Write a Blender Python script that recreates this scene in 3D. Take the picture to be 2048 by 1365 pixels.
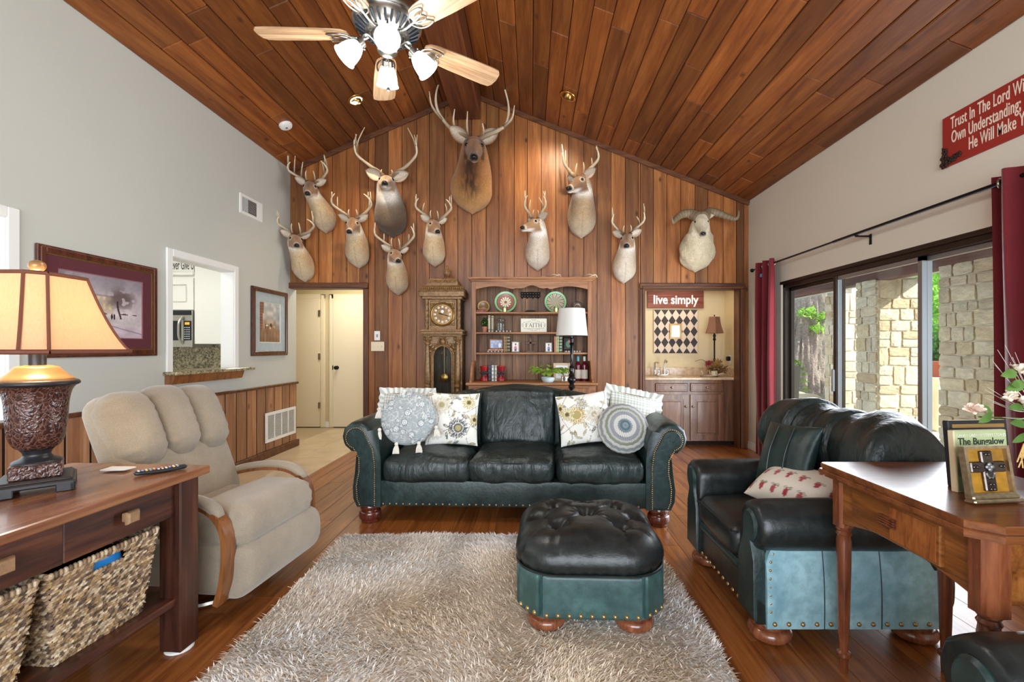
import bpy, math, random
import numpy as np
from mathutils import Vector, Matrix, Euler

for _o in list(bpy.data.objects):
    bpy.data.objects.remove(_o, do_unlink=True)
SC = bpy.context.scene
COL = SC.collection
PI = math.pi

# ---------------------------------------------------------------- camera, sky, sun, window light, exposure
FPX, VPX, VPY, CAMH = 930.0, 1062.0, 697.0, 1.25
_cd = bpy.data.cameras.new('camera')
_cd.sensor_width = 36.0
_cd.lens = FPX / 2048.0 * 36.0
_cd.shift_x = -(VPX - 1024.0) / 2048.0
_cd.shift_y = (VPY - 682.5) / 2048.0
_cd.clip_start = 0.02
_cam = bpy.data.objects.new('camera', _cd)
_cam.location = (0, 0, CAMH)
_cam.rotation_euler = (PI / 2, 0, 0)
COL.objects.link(_cam)
SC.camera = _cam

_w = bpy.data.worlds.new('sky')
SC.world = _w
_w.use_nodes = True
_bg = _w.node_tree.nodes['Background']
_bg.inputs[0].default_value = (0.74, 0.86, 1.0, 1)
_bg.inputs[1].default_value = 3.2


def lamp(name, kind, loc, energy, color=(1, 1, 1), rot=(0, 0, 0), size=0.1, size_y=None, spot=None, blend=0.5):
    d = bpy.data.lights.new(name, kind)
    d.energy = energy
    d.color = color
    if kind == 'AREA':
        d.size = size
        if size_y:
            d.shape = 'RECTANGLE'
            d.size_y = size_y
    elif kind == 'SUN':
        d.angle = size
    else:
        d.shadow_soft_size = size
    if spot:
        d.spot_size = spot
        d.spot_blend = blend
    o = bpy.data.objects.new(name, d)
    o.location = loc
    o.rotation_euler = rot
    o['kind'] = 'helper'
    COL.objects.link(o)
    return o


# sun outdoors (comes from behind the camera, over the patio side)
lamp('sun', 'SUN', (8, -6, 9), 9.0, (1, 0.93, 0.80), Euler((math.radians(60), 0, math.radians(55))).to_matrix().to_euler(), 0.02)
# daylight entering by the windows of the wall behind the camera and by the patio doors
lamp('rear_window_daylight', 'AREA', (0.0, -3.05, 1.55), 260, (0.86, 0.93, 1.0), (PI / 2, 0, 0), 4.6, 2.2)
lamp('patio_door_daylight', 'AREA', (2.69, 3.60, 1.0), 110, (0.84, 0.92, 1.0), (0, PI / 2, 0), 1.8, 2.5)

SC.view_settings.view_transform = 'Standard'
SC.view_settings.look = 'None'
SC.view_settings.gamma = 1.0
SC.view_settings.exposure = 0.15
SC.view_settings.use_curve_mapping = False
SC.cycles.use_denoising = True
SC.cycles.max_bounces = 8
SC.cycles.diffuse_bounces = 4
SC.cycles.glossy_bounces = 3
SC.cycles.adaptive_threshold = 0.02
SC.cycles.transparent_max_bounces = 16
SC.cycles.sample_clamp_indirect = 6.0


# ---------------------------------------------------------------- helpers
def L1(c):
    c = c / 255.0
    return c / 12.92 if c <= 0.04045 else ((c + 0.055) / 1.055) ** 2.4


def C(r, g, b):
    return (L1(r), L1(g), L1(b), 1.0)


def srgb_arr(a):
    a = np.asarray(a, float) / 255.0
    return np.where(a <= 0.04045, a / 12.92, ((a + 0.055) / 1.055) ** 2.4)


def lin_up(p, a, b):
    t = np.clip((p - a) / (b - a), 0, 1)
    return t * t * (3 - 2 * t)


def _hash(ix, iy, iz):
    h = (ix * 374761393 + iy * 668265263 + iz * 2147483647 + 1013904223) & 0xFFFFFFFF
    h = ((h ^ (h >> 13)) * 1274126177) & 0xFFFFFFFF
    h = h ^ (h >> 16)
    return (h & 0xFFFF) / 65535.0


def vnoise(p, freq=1.0, seed=0):
    p = np.asarray(p, float) * freq + seed * 17.13
    i = np.floor(p).astype(np.int64)
    f = p - i
    f = f * f * (3 - 2 * f)
    r = 0
    for dx in (0, 1):
        for dy in (0, 1):
            for dz in (0, 1):
                w = (f[..., 0] if dx else 1 - f[..., 0]) * (f[..., 1] if dy else 1 - f[..., 1]) * (f[..., 2] if dz else 1 - f[..., 2])
                r = r + w * _hash(i[..., 0] + dx, i[..., 1] + dy, i[..., 2] + dz)
    return r


def n2(u, v, freq, seed=0):
    return vnoise(np.stack([u, v, np.zeros_like(u) + 0.37], -1), freq, seed)


def rotm(rx=0, ry=0, rz=0):
    return np.array(Euler((rx, ry, rz)).to_matrix())


_CB = {}


def cubegrid(nx, ny, nz):
    key = (nx, ny, nz)
    if key in _CB:
        return _CB[key]
    N = (nx, ny, nz)
    idx, pts, faces = {}, [], []

    def vid(t):
        if t not in idx:
            idx[t] = len(pts)
            pts.append([2.0 * t[k] / N[k] - 1 for k in range(3)])
        return idx[t]
    for ax in range(3):
        a, b = (ax + 1) % 3, (ax + 2) % 3
        for side in (0, N[ax]):
            for i in range(N[a]):
                for j in range(N[b]):
                    q = []
                    for di, dj in ((0, 0), (1, 0), (1, 1), (0, 1)):
                        t = [0, 0, 0]
                        t[ax] = side
                        t[a] = i + di
                        t[b] = j + dj
                        q.append(vid(tuple(t)))
                    faces.append(tuple(q) if side else tuple(q[::-1]))
    _CB[key] = (np.array(pts), faces)
    return _CB[key]


class MB:
    """collects shapes; build() links them as one mesh object"""

    def __init__(s):
        s.v, s.f, s.c, s.m = [], [], [], []
        s.mi = 0

    def add(s, P, F, col=None):
        b = len(s.v)
        P = np.asarray(P, float).reshape(-1, 3)
        s.v.extend(P.tolist())
        s.f.extend([tuple(i + b for i in q) for q in F])
        s.m.extend([s.mi] * len(F))
        if col is None:
            col = np.ones((len(P), 3))
        col = np.asarray(col, float)
        if col.ndim == 1:
            col = np.tile(col[:3], (len(P), 1))
        s.c.extend(col.tolist())
        return s

    def box(s, c, d, b=0.004, R=None, col=None):
        h = np.asarray(d, float) / 2
        b = min(b, h.min() * 0.9)
        P, key = [], {}
        for sx in (-1, 1):
            for sy in (-1, 1):
                for sz in (-1, 1):
                    for ax in range(3):
                        q = np.array([sx, sy, sz]) * (h - b)
                        q[ax] = (sx, sy, sz)[ax] * h[ax]
                        key[(sx, sy, sz, ax)] = len(P)
                        P.append(q)
        F = []
        for ax in range(3):
            a, e = (ax + 1) % 3, (ax + 2) % 3
            for sg in (-1, 1):
                q = []
                for sa, se in ((-1, -1), (1, -1), (1, 1), (-1, 1)):
                    t = [0, 0, 0]
                    t[ax], t[a], t[e] = sg, sa, se
                    q.append(key[(*t, ax)])
                F.append(tuple(q) if sg > 0 else tuple(q[::-1]))
        for ax in range(3):
            a, e = (ax + 1) % 3, (ax + 2) % 3
            for sa in (-1, 1):
                for se in (-1, 1):
                    t0, t1 = [0, 0, 0], [0, 0, 0]
                    t0[ax], t0[a], t0[e] = -1, sa, se
                    t1[ax], t1[a], t1[e] = 1, sa, se
                    q = (key[(*t0, a)], key[(*t1, a)], key[(*t1, e)], key[(*t0, e)])
                    F.append(q if sa * se > 0 else q[::-1])
        for sx in (-1, 1):
            for sy in (-1, 1):
                for sz in (-1, 1):
                    q = tuple(key[(sx, sy, sz, k)] for k in range(3))
                    F.append(q if sx * sy * sz > 0 else q[::-1])
        P = np.array(P)
        if R is not None:
            P = P @ np.asarray(R).T
        return s.add(P + np.asarray(c, float), F, col)

    def b2(s, lo, hi, b=0.004, col=None):
        lo, hi = np.asarray(lo, float), np.asarray(hi, float)
        return s.box((lo + hi) / 2, np.abs(hi - lo), b, None, col)

    def surf(s, P, cu=False, cv=False, flip=False, col=None):
        P = np.asarray(P, float)
        nu, nv = P.shape[:2]
        F = []
        for i in range(nu if cu else nu - 1):
            i2 = (i + 1) % nu
            for j in range(nv if cv else nv - 1):
                j2 = (j + 1) % nv
                q = (i * nv + j, i2 * nv + j, i2 * nv + j2, i * nv + j2)
                F.append(q[::-1] if flip else q)
        if col is not None:
            col = np.asarray(col).reshape(-1, 3) if np.asarray(col).ndim > 1 else col
        return s.add(P.reshape(-1, 3), F, col)

    def lathe(s, prof, c=(0, 0, 0), seg=20, R=None, col=None, sx=1.0, sy=1.0):
        prof = np.asarray(prof, float)
        a = np.linspace(0, 2 * PI, seg, endpoint=False)
        P = np.zeros((len(prof), seg, 3))
        P[..., 0] = prof[:, 0:1] * np.cos(a) * sx
        P[..., 1] = prof[:, 0:1] * np.sin(a) * sy
        P[..., 2] = prof[:, 1:2]
        n = len(prof)
        F = []
        for i in range(n - 1):
            for j in range(seg):
                j2 = (j + 1) % seg
                F.append((i * seg + j, i * seg + j2, (i + 1) * seg + j2, (i + 1) * seg + j))
        up = prof[-1, 1] >= prof[0, 1]
        if not up:
            F = [q[::-1] for q in F]
        for k, top in ((0, False), (n - 1, True)):
            if prof[k, 0] > 1e-5:
                q = tuple(range(k * seg, (k + 1) * seg))
                F.append(q if top == up else q[::-1])
        P = P.reshape(-1, 3)
        if R is not None:
            P = P @ np.asarray(R).T
        return s.add(P + np.asarray(c, float), F, col)

    def tube(s, pts, rad, seg=8, cap=True, col=None, flat=1.0, up=None):
        pts = np.asarray(pts, float)
        n = len(pts)
        rad = np.broadcast_to(np.asarray(rad, float), (n,))
        T = np.gradient(pts, axis=0)
        T /= np.linalg.norm(T, axis=1, keepdims=True) + 1e-12
        ref = np.array(up if up is not None else ((0, 0, 1) if abs(T[0, 2]) < 0.9 else (1, 0, 0)), float)
        U = ref - T[0] * ref.dot(T[0])
        U /= np.linalg.norm(U)
        a = np.linspace(0, 2 * PI, seg, endpoint=False)
        P = np.zeros((n, seg, 3))
        for i in range(n):
            U = U - T[i] * U.dot(T[i])
            U /= np.linalg.norm(U) + 1e-12
            V = np.cross(T[i], U)
            P[i] = pts[i] + rad[i] * (np.cos(a)[:, None] * U * flat + np.sin(a)[:, None] * V)
        F = []
        for i in range(n - 1):
            for j in range(seg):
                j2 = (j + 1) % seg
                F.append((i * seg + j, i * seg + j2, (i + 1) * seg + j2, (i + 1) * seg + j))
        if cap:
            F.append(tuple(range(seg))[::-1])
            F.append(tuple(range((n - 1) * seg, n * seg)))
        return s.add(P.reshape(-1, 3), F, col)

    def rbox(s, c, d, r, n=(10, 10, 10), fn=None, R=None, col=None, pw=1.6):
        if isinstance(n, int):
            n = (n, n, n)
        T, F = cubegrid(*n)
        T = np.sign(T) * (1 - (1 - np.abs(T)) ** pw)
        h = np.asarray(d, float) / 2
        rr = np.minimum(np.broadcast_to(np.asarray(r, float), (3,)), h * 0.999)
        P = T * h
        inn = np.clip(P, -(h - rr), h - rr)
        D = (P - inn) / rr
        ln = np.linalg.norm(D, axis=1, keepdims=True)
        P = inn + rr * D / np.maximum(ln, 1e-9)
        if fn is not None:
            P = fn(P, T)
        if R is not None:
            P = P @ np.asarray(R).T
        if callable(col):
            col = col(P, T)
        return s.add(P + np.asarray(c, float), F, col)

    def ball(s, c, r, n=8, col=None, R=None):
        r = np.broadcast_to(np.asarray(r, float), (3,))
        k = max(4, n)
        t = np.linspace(0, PI, k + 1)
        s2 = MB()
        s2.lathe([(math.sin(x), -math.cos(x)) for x in t], seg=k * 2)
        P = np.array(s2.v) * r
        if R is not None:
            P = P @ np.asarray(R).T
        return s.add(P + np.asarray(c, float), s2.f, col)

    def prism(s, poly, z0, z1, R=None, c=(0, 0, 0), col=None, inset=0.0):
        """poly in xy extruded along z; optional inset chamfer on the z1 side"""
        poly = np.asarray(poly, float)
        n = len(poly)
        ar = 0.5 * sum(poly[i, 0] * poly[(i + 1) % n, 1] - poly[(i + 1) % n, 0] * poly[i, 1] for i in range(n))
        if ar < 0:
            poly = poly[::-1]
        rings = [(poly, z0), (poly, z1 - (inset if z1 > z0 else -inset))]
        if inset:
            cen = poly.mean(0)
            d = poly - cen
            rings.append((cen + d * (1 - inset / np.maximum(np.linalg.norm(d, axis=1, keepdims=True), inset)), z1))
        else:
            rings = [(poly, z0), (poly, z1)]
        P = np.concatenate([np.column_stack([q, np.full(n, z)]) for q, z in rings])
        F = [tuple(range(n))[::-1], tuple(range((len(rings) - 1) * n, len(rings) * n))]
        for k in range(len(rings) - 1):
            for i in range(n):
                j = (i + 1) % n
                F.append((k * n + i, k * n + j, (k + 1) * n + j, (k + 1) * n + i))
        if z1 < z0:
            F = [q[::-1] for q in F]
        if R is not None:
            P = P @ np.asarray(R).T
        return s.add(P + np.asarray(c, float), F, col)

    def bar(s, p0, p1, w, h, b=0.003, col=None):
        p0, p1 = Vector(p0), Vector(p1)
        d = p1 - p0
        q = d.to_track_quat('X', 'Z').to_matrix()
        return s.box((p0 + p1) / 2, (d.length, w, h), b, np.array(q), col)

    def holes(s, axis, t0, t1, a0, a1, b0, b1, hs):
        """slab with rectangular holes: axis = thickness axis, a/b the other two in order"""
        ea = sorted({a0, a1, *[h[0] for h in hs], *[h[1] for h in hs]})
        eb = sorted({b0, b1, *[h[2] for h in hs], *[h[3] for h in hs]})
        ea = [x for x in ea if a0 <= x <= a1]
        eb = [x for x in eb if b0 <= x <= b1]
        for i in range(len(ea) - 1):
            for j in range(len(eb) - 1):
                ca, cb = (ea[i] + ea[i + 1]) / 2, (eb[j] + eb[j + 1]) / 2
                if any(h[0] < ca < h[1] and h[2] < cb < h[3] for h in hs):
                    continue
                lo, hi = [0, 0, 0], [0, 0, 0]
                oth = [k for k in range(3) if k != axis]
                lo[axis], hi[axis] = t0, t1
                lo[oth[0]], hi[oth[0]] = ea[i], ea[i + 1]
                lo[oth[1]], hi[oth[1]] = eb[j], eb[j + 1]
                s.b2(lo, hi, 0.0)
        return s

    def mesh(s, name, smooth=True, ang=38):
        me = bpy.data.meshes.new(name)
        me.from_pydata(s.v, [], s.f)
        if smooth:
            me.polygons.foreach_set('use_smooth', [True] * len(me.polygons))
            try:
                me.set_sharp_from_angle(angle=math.radians(ang))
            except Exception:
                pass
        return me

    def build(s, name, mat, parent=None, smooth=True, ang=38, vcol=False, loc=None, rot=None):
        me = s.mesh(name, smooth, ang)
        for m_ in (mat if isinstance(mat, (list, tuple)) else [mat]):
            me.materials.append(m_)
        if isinstance(mat, (list, tuple)):
            me.polygons.foreach_set('material_index', s.m)
        if vcol:
            a = me.color_attributes.new('Col', 'FLOAT_COLOR', 'POINT')
            cc = np.ones((len(s.v), 4), np.float32)
            cc[:, :3] = np.array(s.c, np.float32)
            a.data.foreach_set('color', cc.ravel())
        me.update()
        return link(name, me, parent, loc, rot)


def link(name, data, parent=None, loc=None, rot=None):
    o = bpy.data.objects.new(name, data)
    COL.objects.link(o)
    if parent is not None:
        o.parent = parent
    if loc is not None:
        o.location = loc
    if rot is not None:
        o.rotation_euler = rot
    return o


def thing(name, label, cat, loc=(0, 0, 0), rz=0.0, group=None, rot=None):
    o = bpy.data.objects.new(name, None)
    o.empty_display_size = 0.05
    COL.objects.link(o)
    o.location = loc
    o.rotation_euler = rot if rot is not None else (0, 0, rz)
    return tag(o, label, cat, group)


def tag(o, label, cat, group=None, kind=None):
    o['label'] = label
    o['category'] = cat
    if group:
        o['group'] = group
    if kind:
        o['kind'] = kind
    return o


def struct(o):
    o['kind'] = 'structure'
    return o


def dup(root, loc=None, rot=None, label=None, parent=None):
    r = root.copy()
    COL.objects.link(r)
    if parent is not None:
        r.parent = parent
    if loc is not None:
        r.location = loc
    if rot is not None:
        r.rotation_euler = rot
    if label:
        r['label'] = label
    for ch in list(root.children):
        dup(ch, parent=r)
    return r


def text_mesh(body, size, depth, name='lettering', mat=None, parent=None, loc=(0, 0, 0), rot=(PI / 2, 0, 0), align='CENTER', sx=1.0, space=1.0, line=1.0, bold=0.0, shear=0.0):
    cu = bpy.data.curves.new(name + '_src', 'FONT')
    cu.body = body
    cu.size = size
    cu.extrude = depth
    cu.align_x = align
    cu.align_y = 'CENTER'
    cu.space_character = space
    cu.space_line = line
    cu.offset = bold
    cu.shear = shear
    cu.resolution_u = 4
    to = bpy.data.objects.new('tmp_src', cu)
    COL.objects.link(to)
    dg = bpy.context.evaluated_depsgraph_get()
    dg.update()
    me = bpy.data.meshes.new_from_object(to.evaluated_get(dg))
    bpy.data.objects.remove(to, do_unlink=True)
    bpy.data.curves.remove(cu)
    me.name = name
    if sx != 1.0:
        me.transform(Matrix.Diagonal((sx, 1, 1, 1)))
    me.materials.clear()
    me.materials.append(mat)
    return link(name, me, parent, loc, rot)


def spline(pts, n=24):
    """Catmull-Rom through pts (any dimension)"""
    p = np.asarray(pts, float)
    p = np.vstack([2 * p[0] - p[1], p, 2 * p[-1] - p[-2]])
    m = len(p) - 3
    out = []
    for t in np.linspace(0, m, n):
        i = min(int(t), m - 1)
        f = t - i
        a, b, c, d = p[i], p[i + 1], p[i + 2], p[i + 3]
        out.append(0.5 * ((2 * b) + (-a + c) * f + (2 * a - 5 * b + 4 * c - d) * f * f + (-a + 3 * b - 3 * c + d) * f ** 3))
    return np.array(out)


def W(px, y):
    return (px - VPX) * y / FPX


def Zp(py, y):
    return CAMH - (py - VPY) * y / FPX


# ---------------------------------------------------------------- materials
class NT:
    def __init__(s, name):
        s.m = bpy.data.materials.new(name)
        s.m.use_nodes = True
        s.t = s.m.node_tree
        s.b = s.t.nodes['Principled BSDF']

    def n(s, typ, **kw):
        nd = s.t.nodes.new(typ)
        for k, v in kw.items():
            if hasattr(nd, k):
                setattr(nd, k, v)
        return nd

    def l(s, a, b):
        s.t.links.new(a, b)

    def coord(s, scale=(1, 1, 1), rnd=True, kind='Object'):
        tc = s.n('ShaderNodeTexCoord')
        mp = s.n('ShaderNodeMapping')
        mp.inputs['Scale'].default_value = scale
        s.l(tc.outputs[kind], mp.inputs['Vector'])
        if rnd:
            oi = s.n('ShaderNodeObjectInfo')
            mu = s.n('ShaderNodeMath', operation='MULTIPLY')
            mu.inputs[1].default_value = 91.7
            s.l(oi.outputs['Random'], mu.inputs[0])
            cb = s.n('ShaderNodeCombineXYZ')
            for k in range(3):
                s.l(mu.outputs[0], cb.inputs[k])
            s.l(cb.outputs[0], mp.inputs['Location'])
        return mp.outputs[0]

    def noise(s, vec, scale, detail=4, rough=0.55, dist=0.0):
        nd = s.n('ShaderNodeTexNoise')
        nd.inputs['Scale'].default_value = scale
        nd.inputs['Detail'].default_value = detail
        nd.inputs['Roughness'].default_value = rough
        nd.inputs['Distortion'].default_value = dist
        if vec is not None:
            s.l(vec, nd.inputs['Vector'])
        return nd.outputs['Fac']

    def ramp(s, fac, stops):
        r = s.n('ShaderNodeValToRGB')
        e = r.color_ramp.elements
        while len(e) < len(stops):
            e.new(0.5)
        for k, (p, c) in enumerate(stops):
            e[k].position = p
            e[k].color = c
        s.l(fac, r.inputs[0])
        return r.outputs[0]

    def mix(s, a, b, fac, mode='MIX'):
        m = s.n('ShaderNodeMix', data_type='RGBA', blend_type=mode)
        for sock, val in ((m.inputs[6], a), (m.inputs[7], b), (m.inputs[0], fac)):
            if isinstance(val, (int, float)):
                sock.default_value = val
            elif isinstance(val, tuple):
                sock.default_value = val
            else:
                s.l(val, sock)
        return m.outputs[2]

    def bump(s, h, strength=0.2, dist=0.01, prev=None):
        b = s.n('ShaderNodeBump')
        b.inputs['Strength'].default_value = strength
        b.inputs['Distance'].default_value = dist
        s.l(h, b.inputs['Height'])
        if prev is not None:
            s.l(prev, b.inputs['Normal'])
        s.l(b.outputs[0], s.b.inputs['Normal'])
        return b.outputs[0]

    def setp(s, **kw):
        for k, v in kw.items():
            k = k.replace('_', ' ')
            if k in s.b.inputs:
                s.b.inputs[k].default_value = v
        return s


def plain(name, col, rough=0.5, metal=0.0, var=0.0, vscale=8.0, bump=0.0, bscale=60.0, bdist=0.004, **kw):
    t = NT(name)
    t.setp(Base_Color=col, Roughness=rough, Metallic=metal, **kw)
    if var or bump:
        v = t.coord()
        if var:
            f = t.noise(v, vscale, 5)
            d = tuple(c * (1 - var) for c in col[:3]) + (1,)
            u = tuple(min(1, c * (1 + var)) for c in col[:3]) + (1,)
            t.l(t.ramp(f, [(0.3, d), (0.7, u)]), t.b.inputs['Base Color'])
        if bump:
            t.bump(t.noise(v, bscale, 5), bump, bdist)
    return t.m


def wood(name, tones, axis='Z', rough=0.5, gs=22.0, along=0.06, knots=0.0, bump=0.25, var=0.5, coat=0.0, fine=1.0, kdark=None):
    """tones: dark, mid, light linear colours; grain runs along axis"""
    t = NT(name)
    sc = [1, 1, 1]
    sc['XYZ'.index(axis)] = along
    v = t.coord(tuple(sc))
    g1 = t.noise(v, gs, 6, 0.62, 0.6)
    g2 = t.noise(v, gs * 4.5, 3, 0.6)
    wv = t.n('ShaderNodeMath', operation='MULTIPLY_ADD')
    t.l(g2, wv.inputs[0])
    wv.inputs[1].default_value = 0.35 * fine
    t.l(g1, wv.inputs[2])
    sb = t.n('ShaderNodeMath', operation='SUBTRACT')
    t.l(wv.outputs[0], sb.inputs[0])
    sb.inputs[1].default_value = 0.175 * fine
    base = t.ramp(sb.outputs[0], [(0.30, tones[0]), (0.52, tones[1]), (0.74, tones[2])])
    oi = t.n('ShaderNodeObjectInfo')
    dk = tuple(c * (1 - var) for c in (1, 1, 1)) + (1,)
    lt = (1 + var * 0.55, 1 + var * 0.45, 1 + var * 0.30, 1)
    tint = t.ramp(oi.outputs['Random'], [(0.0, dk), (0.5, (1, 1, 1, 1)), (1.0, lt)])
    colr = t.mix(base, tint, 1.0, 'MULTIPLY')
    if knots > 0:
        vk = t.coord((1, 1, 1) if along == 1 else tuple(1.0 if k != 'XYZ'.index(axis) else 0.55 for k in range(3)))
        vo = t.n('ShaderNodeTexVoronoi')
        vo.inputs['Scale'].default_value = 5.2
        t.l(vk, vo.inputs['Vector'])
        kf = t.ramp(vo.outputs['Distance'], [(0.03, (1, 1, 1, 1)), (0.13, (0, 0, 0, 1))])
        km = t.n('ShaderNodeMath', operation='MULTIPLY')
        t.l(kf, km.inputs[0])
        km.inputs[1].default_value = knots
        colr = t.mix(colr, kdark or C(50, 26, 12), km.outputs[0])
    t.l(colr, t.b.inputs['Base Color'])
    rr = t.n('ShaderNodeMapRange')
    t.l(g1, rr.inputs[0])
    rr.inputs[3].default_value = rough + 0.08
    rr.inputs[4].default_value = max(0.03, rough - 0.08)
    t.l(rr.outputs[0], t.b.inputs['Roughness'])
    if coat:
        t.setp(Coat_Weight=coat, Coat_Roughness=0.12)
    t.bump(sb.outputs[0], bump, 0.004)
    return t.m


def leather(name, dark, light, rough=0.32, wr=1.0, fold=0.0):
    t = NT(name)
    v = t.coord()
    f = t.noise(v, 5.0, 6, 0.6, 0.8)
    f2 = t.noise(v, 26.0, 5, 0.6)
    a = t.ramp(f, [(0.3, dark), (0.72, light)])
    d = tuple(c * 0.75 for c in dark[:3]) + (1,)
    a = t.mix(a, d, t.ramp(f2, [(0.35, (0.5, 0.5, 0.5, 1)), (0.6, (0, 0, 0, 1))]))
    t.l(a, t.b.inputs['Base Color'])
    r = t.n('ShaderNodeMapRange')
    t.l(f2, r.inputs[0])
    r.inputs[3].default_value = rough - 0.08
    r.inputs[4].default_value = rough + 0.14
    t.l(r.outputs[0], t.b.inputs['Roughness'])
    vo = t.n('ShaderNodeTexVoronoi', feature='DISTANCE_TO_EDGE')
    vo.inputs['Scale'].default_value = 420
    t.l(v, vo.inputs['Vector'])
    b1 = t.bump(vo.outputs['Distance'], 0.12, 0.002)
    b2 = t.bump(f2, 0.22 * wr, 0.012, b1)
    if fold:
        vv = t.coord((1, 1, 0.35))
        t.bump(t.noise(vv, 11, 4, 0.5, 2.0), fold, 0.03, b2)
    return t.m


def painted(name, rough=0.6, spec=0.3, bump=0.0, bscale=300, fuzz=0.0, sheen=0.0):
    """colour comes from the printed / dyed pattern stored on the mesh"""
    t = NT(name)
    a = t.n('ShaderNodeVertexColor', layer_name='Col')
    c = a.outputs[0]
    if fuzz:
        c = t.mix(c, t.ramp(t.noise(t.coord(), 220, 3), [(0.3, (1 - fuzz,) * 3 + (1,)), (0.7, (1 + fuzz,) * 3 + (1,))]), 1.0, 'MULTIPLY')
    t.l(c, t.b.inputs['Base Color'])
    t.setp(Roughness=rough, Specular_IOR_Level=spec, Sheen_Weight=sheen)
    if bump:
        t.bump(t.noise(t.coord(), bscale, 3), bump, 0.002)
    return t.m


def fabric(name, col, scale=500, bump=0.3, rough=0.9, var=0.12, sheen=0.3, big=6.0):
    t = NT(name)
    v = t.coord()
    f = t.noise(v, scale, 2)
    g = t.noise(v, big, 4)
    d = tuple(c * (1 - var * 1.6) for c in col[:3]) + (1,)
    u = tuple(min(1, c * (1 + var)) for c in col[:3]) + (1,)
    c1 = t.ramp(f, [(0.3, d), (0.7, u)])
    c2 = t.ramp(g, [(0.3, (0.86, 0.86, 0.86, 1)), (0.7, (1.06, 1.06, 1.06, 1))])
    t.l(t.mix(c1, c2, 1.0, 'MULTIPLY'), t.b.inputs['Base Color'])
    t.setp(Roughness=rough, Specular_IOR_Level=0.15, Sheen_Weight=sheen, Sheen_Roughness=0.5)
    t.bump(f, bump, 0.002)
    return t.m


def glass_mat(name, col=(1, 1, 1, 1), rough=0.0, alpha=None):
    """thin clear pane: mostly see-through with a mirror coat"""
    t = NT(name)
    t.t.nodes.remove(t.b)
    out = t.t.nodes['Material Output']
    tr = t.n('ShaderNodeBsdfTransparent')
    tr.inputs[0].default_value = col
    gl = t.n('ShaderNodeBsdfGlossy')
    gl.inputs['Roughness'].default_value = max(rough, 0.01)
    lw = t.n('ShaderNodeLayerWeight')
    lw.inputs[0].default_value = 0.5
    pw = t.n('ShaderNodeMath', operation='POWER')
    t.l(lw.outputs['Facing'], pw.inputs[0])
    pw.inputs[1].default_value = 5.0
    fr = t.n('ShaderNodeMath', operation='MULTIPLY_ADD')
    t.l(pw.outputs[0], fr.inputs[0])
    fr.inputs[1].default_value = 0.5
    fr.inputs[2].default_value = 0.03
    mx = t.n('ShaderNodeMixShader')
    t.l(fr.outputs[0], mx.inputs[0])
    t.l(tr.outputs[0], mx.inputs[1])
    t.l(gl.outputs[0], mx.inputs[2])
    t.l(mx.outputs[0], out.inputs[0])
    return t.m


def glow(name, col, strength, base=None):
    t = NT(name)
    t.setp(Base_Color=base or col, Emission_Color=col, Emission_Strength=strength, Roughness=0.4)
    return t.m


MT = {}
# ---------------------------------------------------------------- the room shell
XL, XR, YB, YR = -3.01, 2.72, 5.81, -3.2          # left wall, right wall, gable wall, wall behind the camera
XRG, ZRG = -0.775, 4.456                          # ridge
ZEL, ZER = 3.49, 3.09                             # eaves
SL, SR = (ZRG - ZEL) / (XRG - XL), (ZRG - ZER) / (XR - XRG)


def ceil_z(x):
    return ZRG - (SL * (XRG - x) if x < XRG else SR * (x - XRG))


MT['cedar'] = wood('cedar_wall_wood', [C(120, 70, 34), C(152, 96, 50), C(180, 124, 70)], 'Z', 0.40, 13, 0.07, knots=0.9, bump=0.12, var=0.55)
MT['wains'] = wood('wainscot_wood', [C(136, 92, 62), C(164, 118, 84), C(190, 146, 108)], 'Z', 0.5, 13, 0.07, knots=0.7, bump=0.12, var=0.28)
MT['ceilw'] = wood('cedar_ceiling_wood', [C(98, 50, 20), C(128, 72, 31), C(154, 94, 45)], 'Y', 0.42, 12, 0.08, knots=0.8, bump=0.12, var=0.45)
MT['beam'] = wood('beam_wood', [C(70, 34, 18), C(108, 58, 30), C(132, 78, 44)], 'Y', 0.5, 16, 0.05, bump=0.2, var=0.1)
MT['trimw'] = wood('trim_wood', [C(66, 36, 20), C(104, 62, 36), C(130, 84, 52)], 'X', 0.45, 20, 0.06, bump=0.15, var=0.15)
MT['trimz'] = wood('trim_wood_upright', [C(66, 36, 20), C(104, 62, 36), C(130, 84, 52)], 'Z', 0.45, 20, 0.06, bump=0.15, var=0.15)
MT['floorw'] = wood('oak_floor_wood', [C(98, 50, 20), C(146, 86, 40), C(172, 110, 58)], 'Y', 0.30, 14, 0.06, bump=0.06, var=0.22, coat=0.12, fine=1.3)
MT['floorw'].node_tree.nodes['Principled BSDF'].inputs['Specular IOR Level'].default_value = 0.28
MT['wall'] = plain('wall_paint', C(196, 197, 188), 0.75, var=0.02, vscale=1.2, bump=0.12, bscale=180, bdist=0.002)
MT['wallr'] = plain('wall_paint_sand', C(218, 211, 194), 0.75, var=0.02, vscale=1.2, bump=0.15, bscale=160, bdist=0.002)
MT['nook'] = plain('nook_plaster', C(222, 202, 160), 0.75, var=0.04, vscale=3, bump=0.5, bscale=14, bdist=0.01)
MT['white'] = plain('white_paint', C(238, 238, 234), 0.4)
MT['stucco'] = plain('white_texture_plaster', C(235, 235, 232), 0.8, bump=0.6, bscale=120, bdist=0.004)
MT['cream'] = plain('cream_paint', C(232, 220, 192), 0.42, var=0.01)
MT['hallp'] = plain('hall_paint', C(205, 190, 150), 0.8)
MT['tile'] = plain('travertine_tile', C(214, 194, 162), 0.12, var=0.10, vscale=5, bump=0.02, bscale=20)
MT['grout'] = plain('tile_grout', C(184, 166, 138), 0.8)
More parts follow.
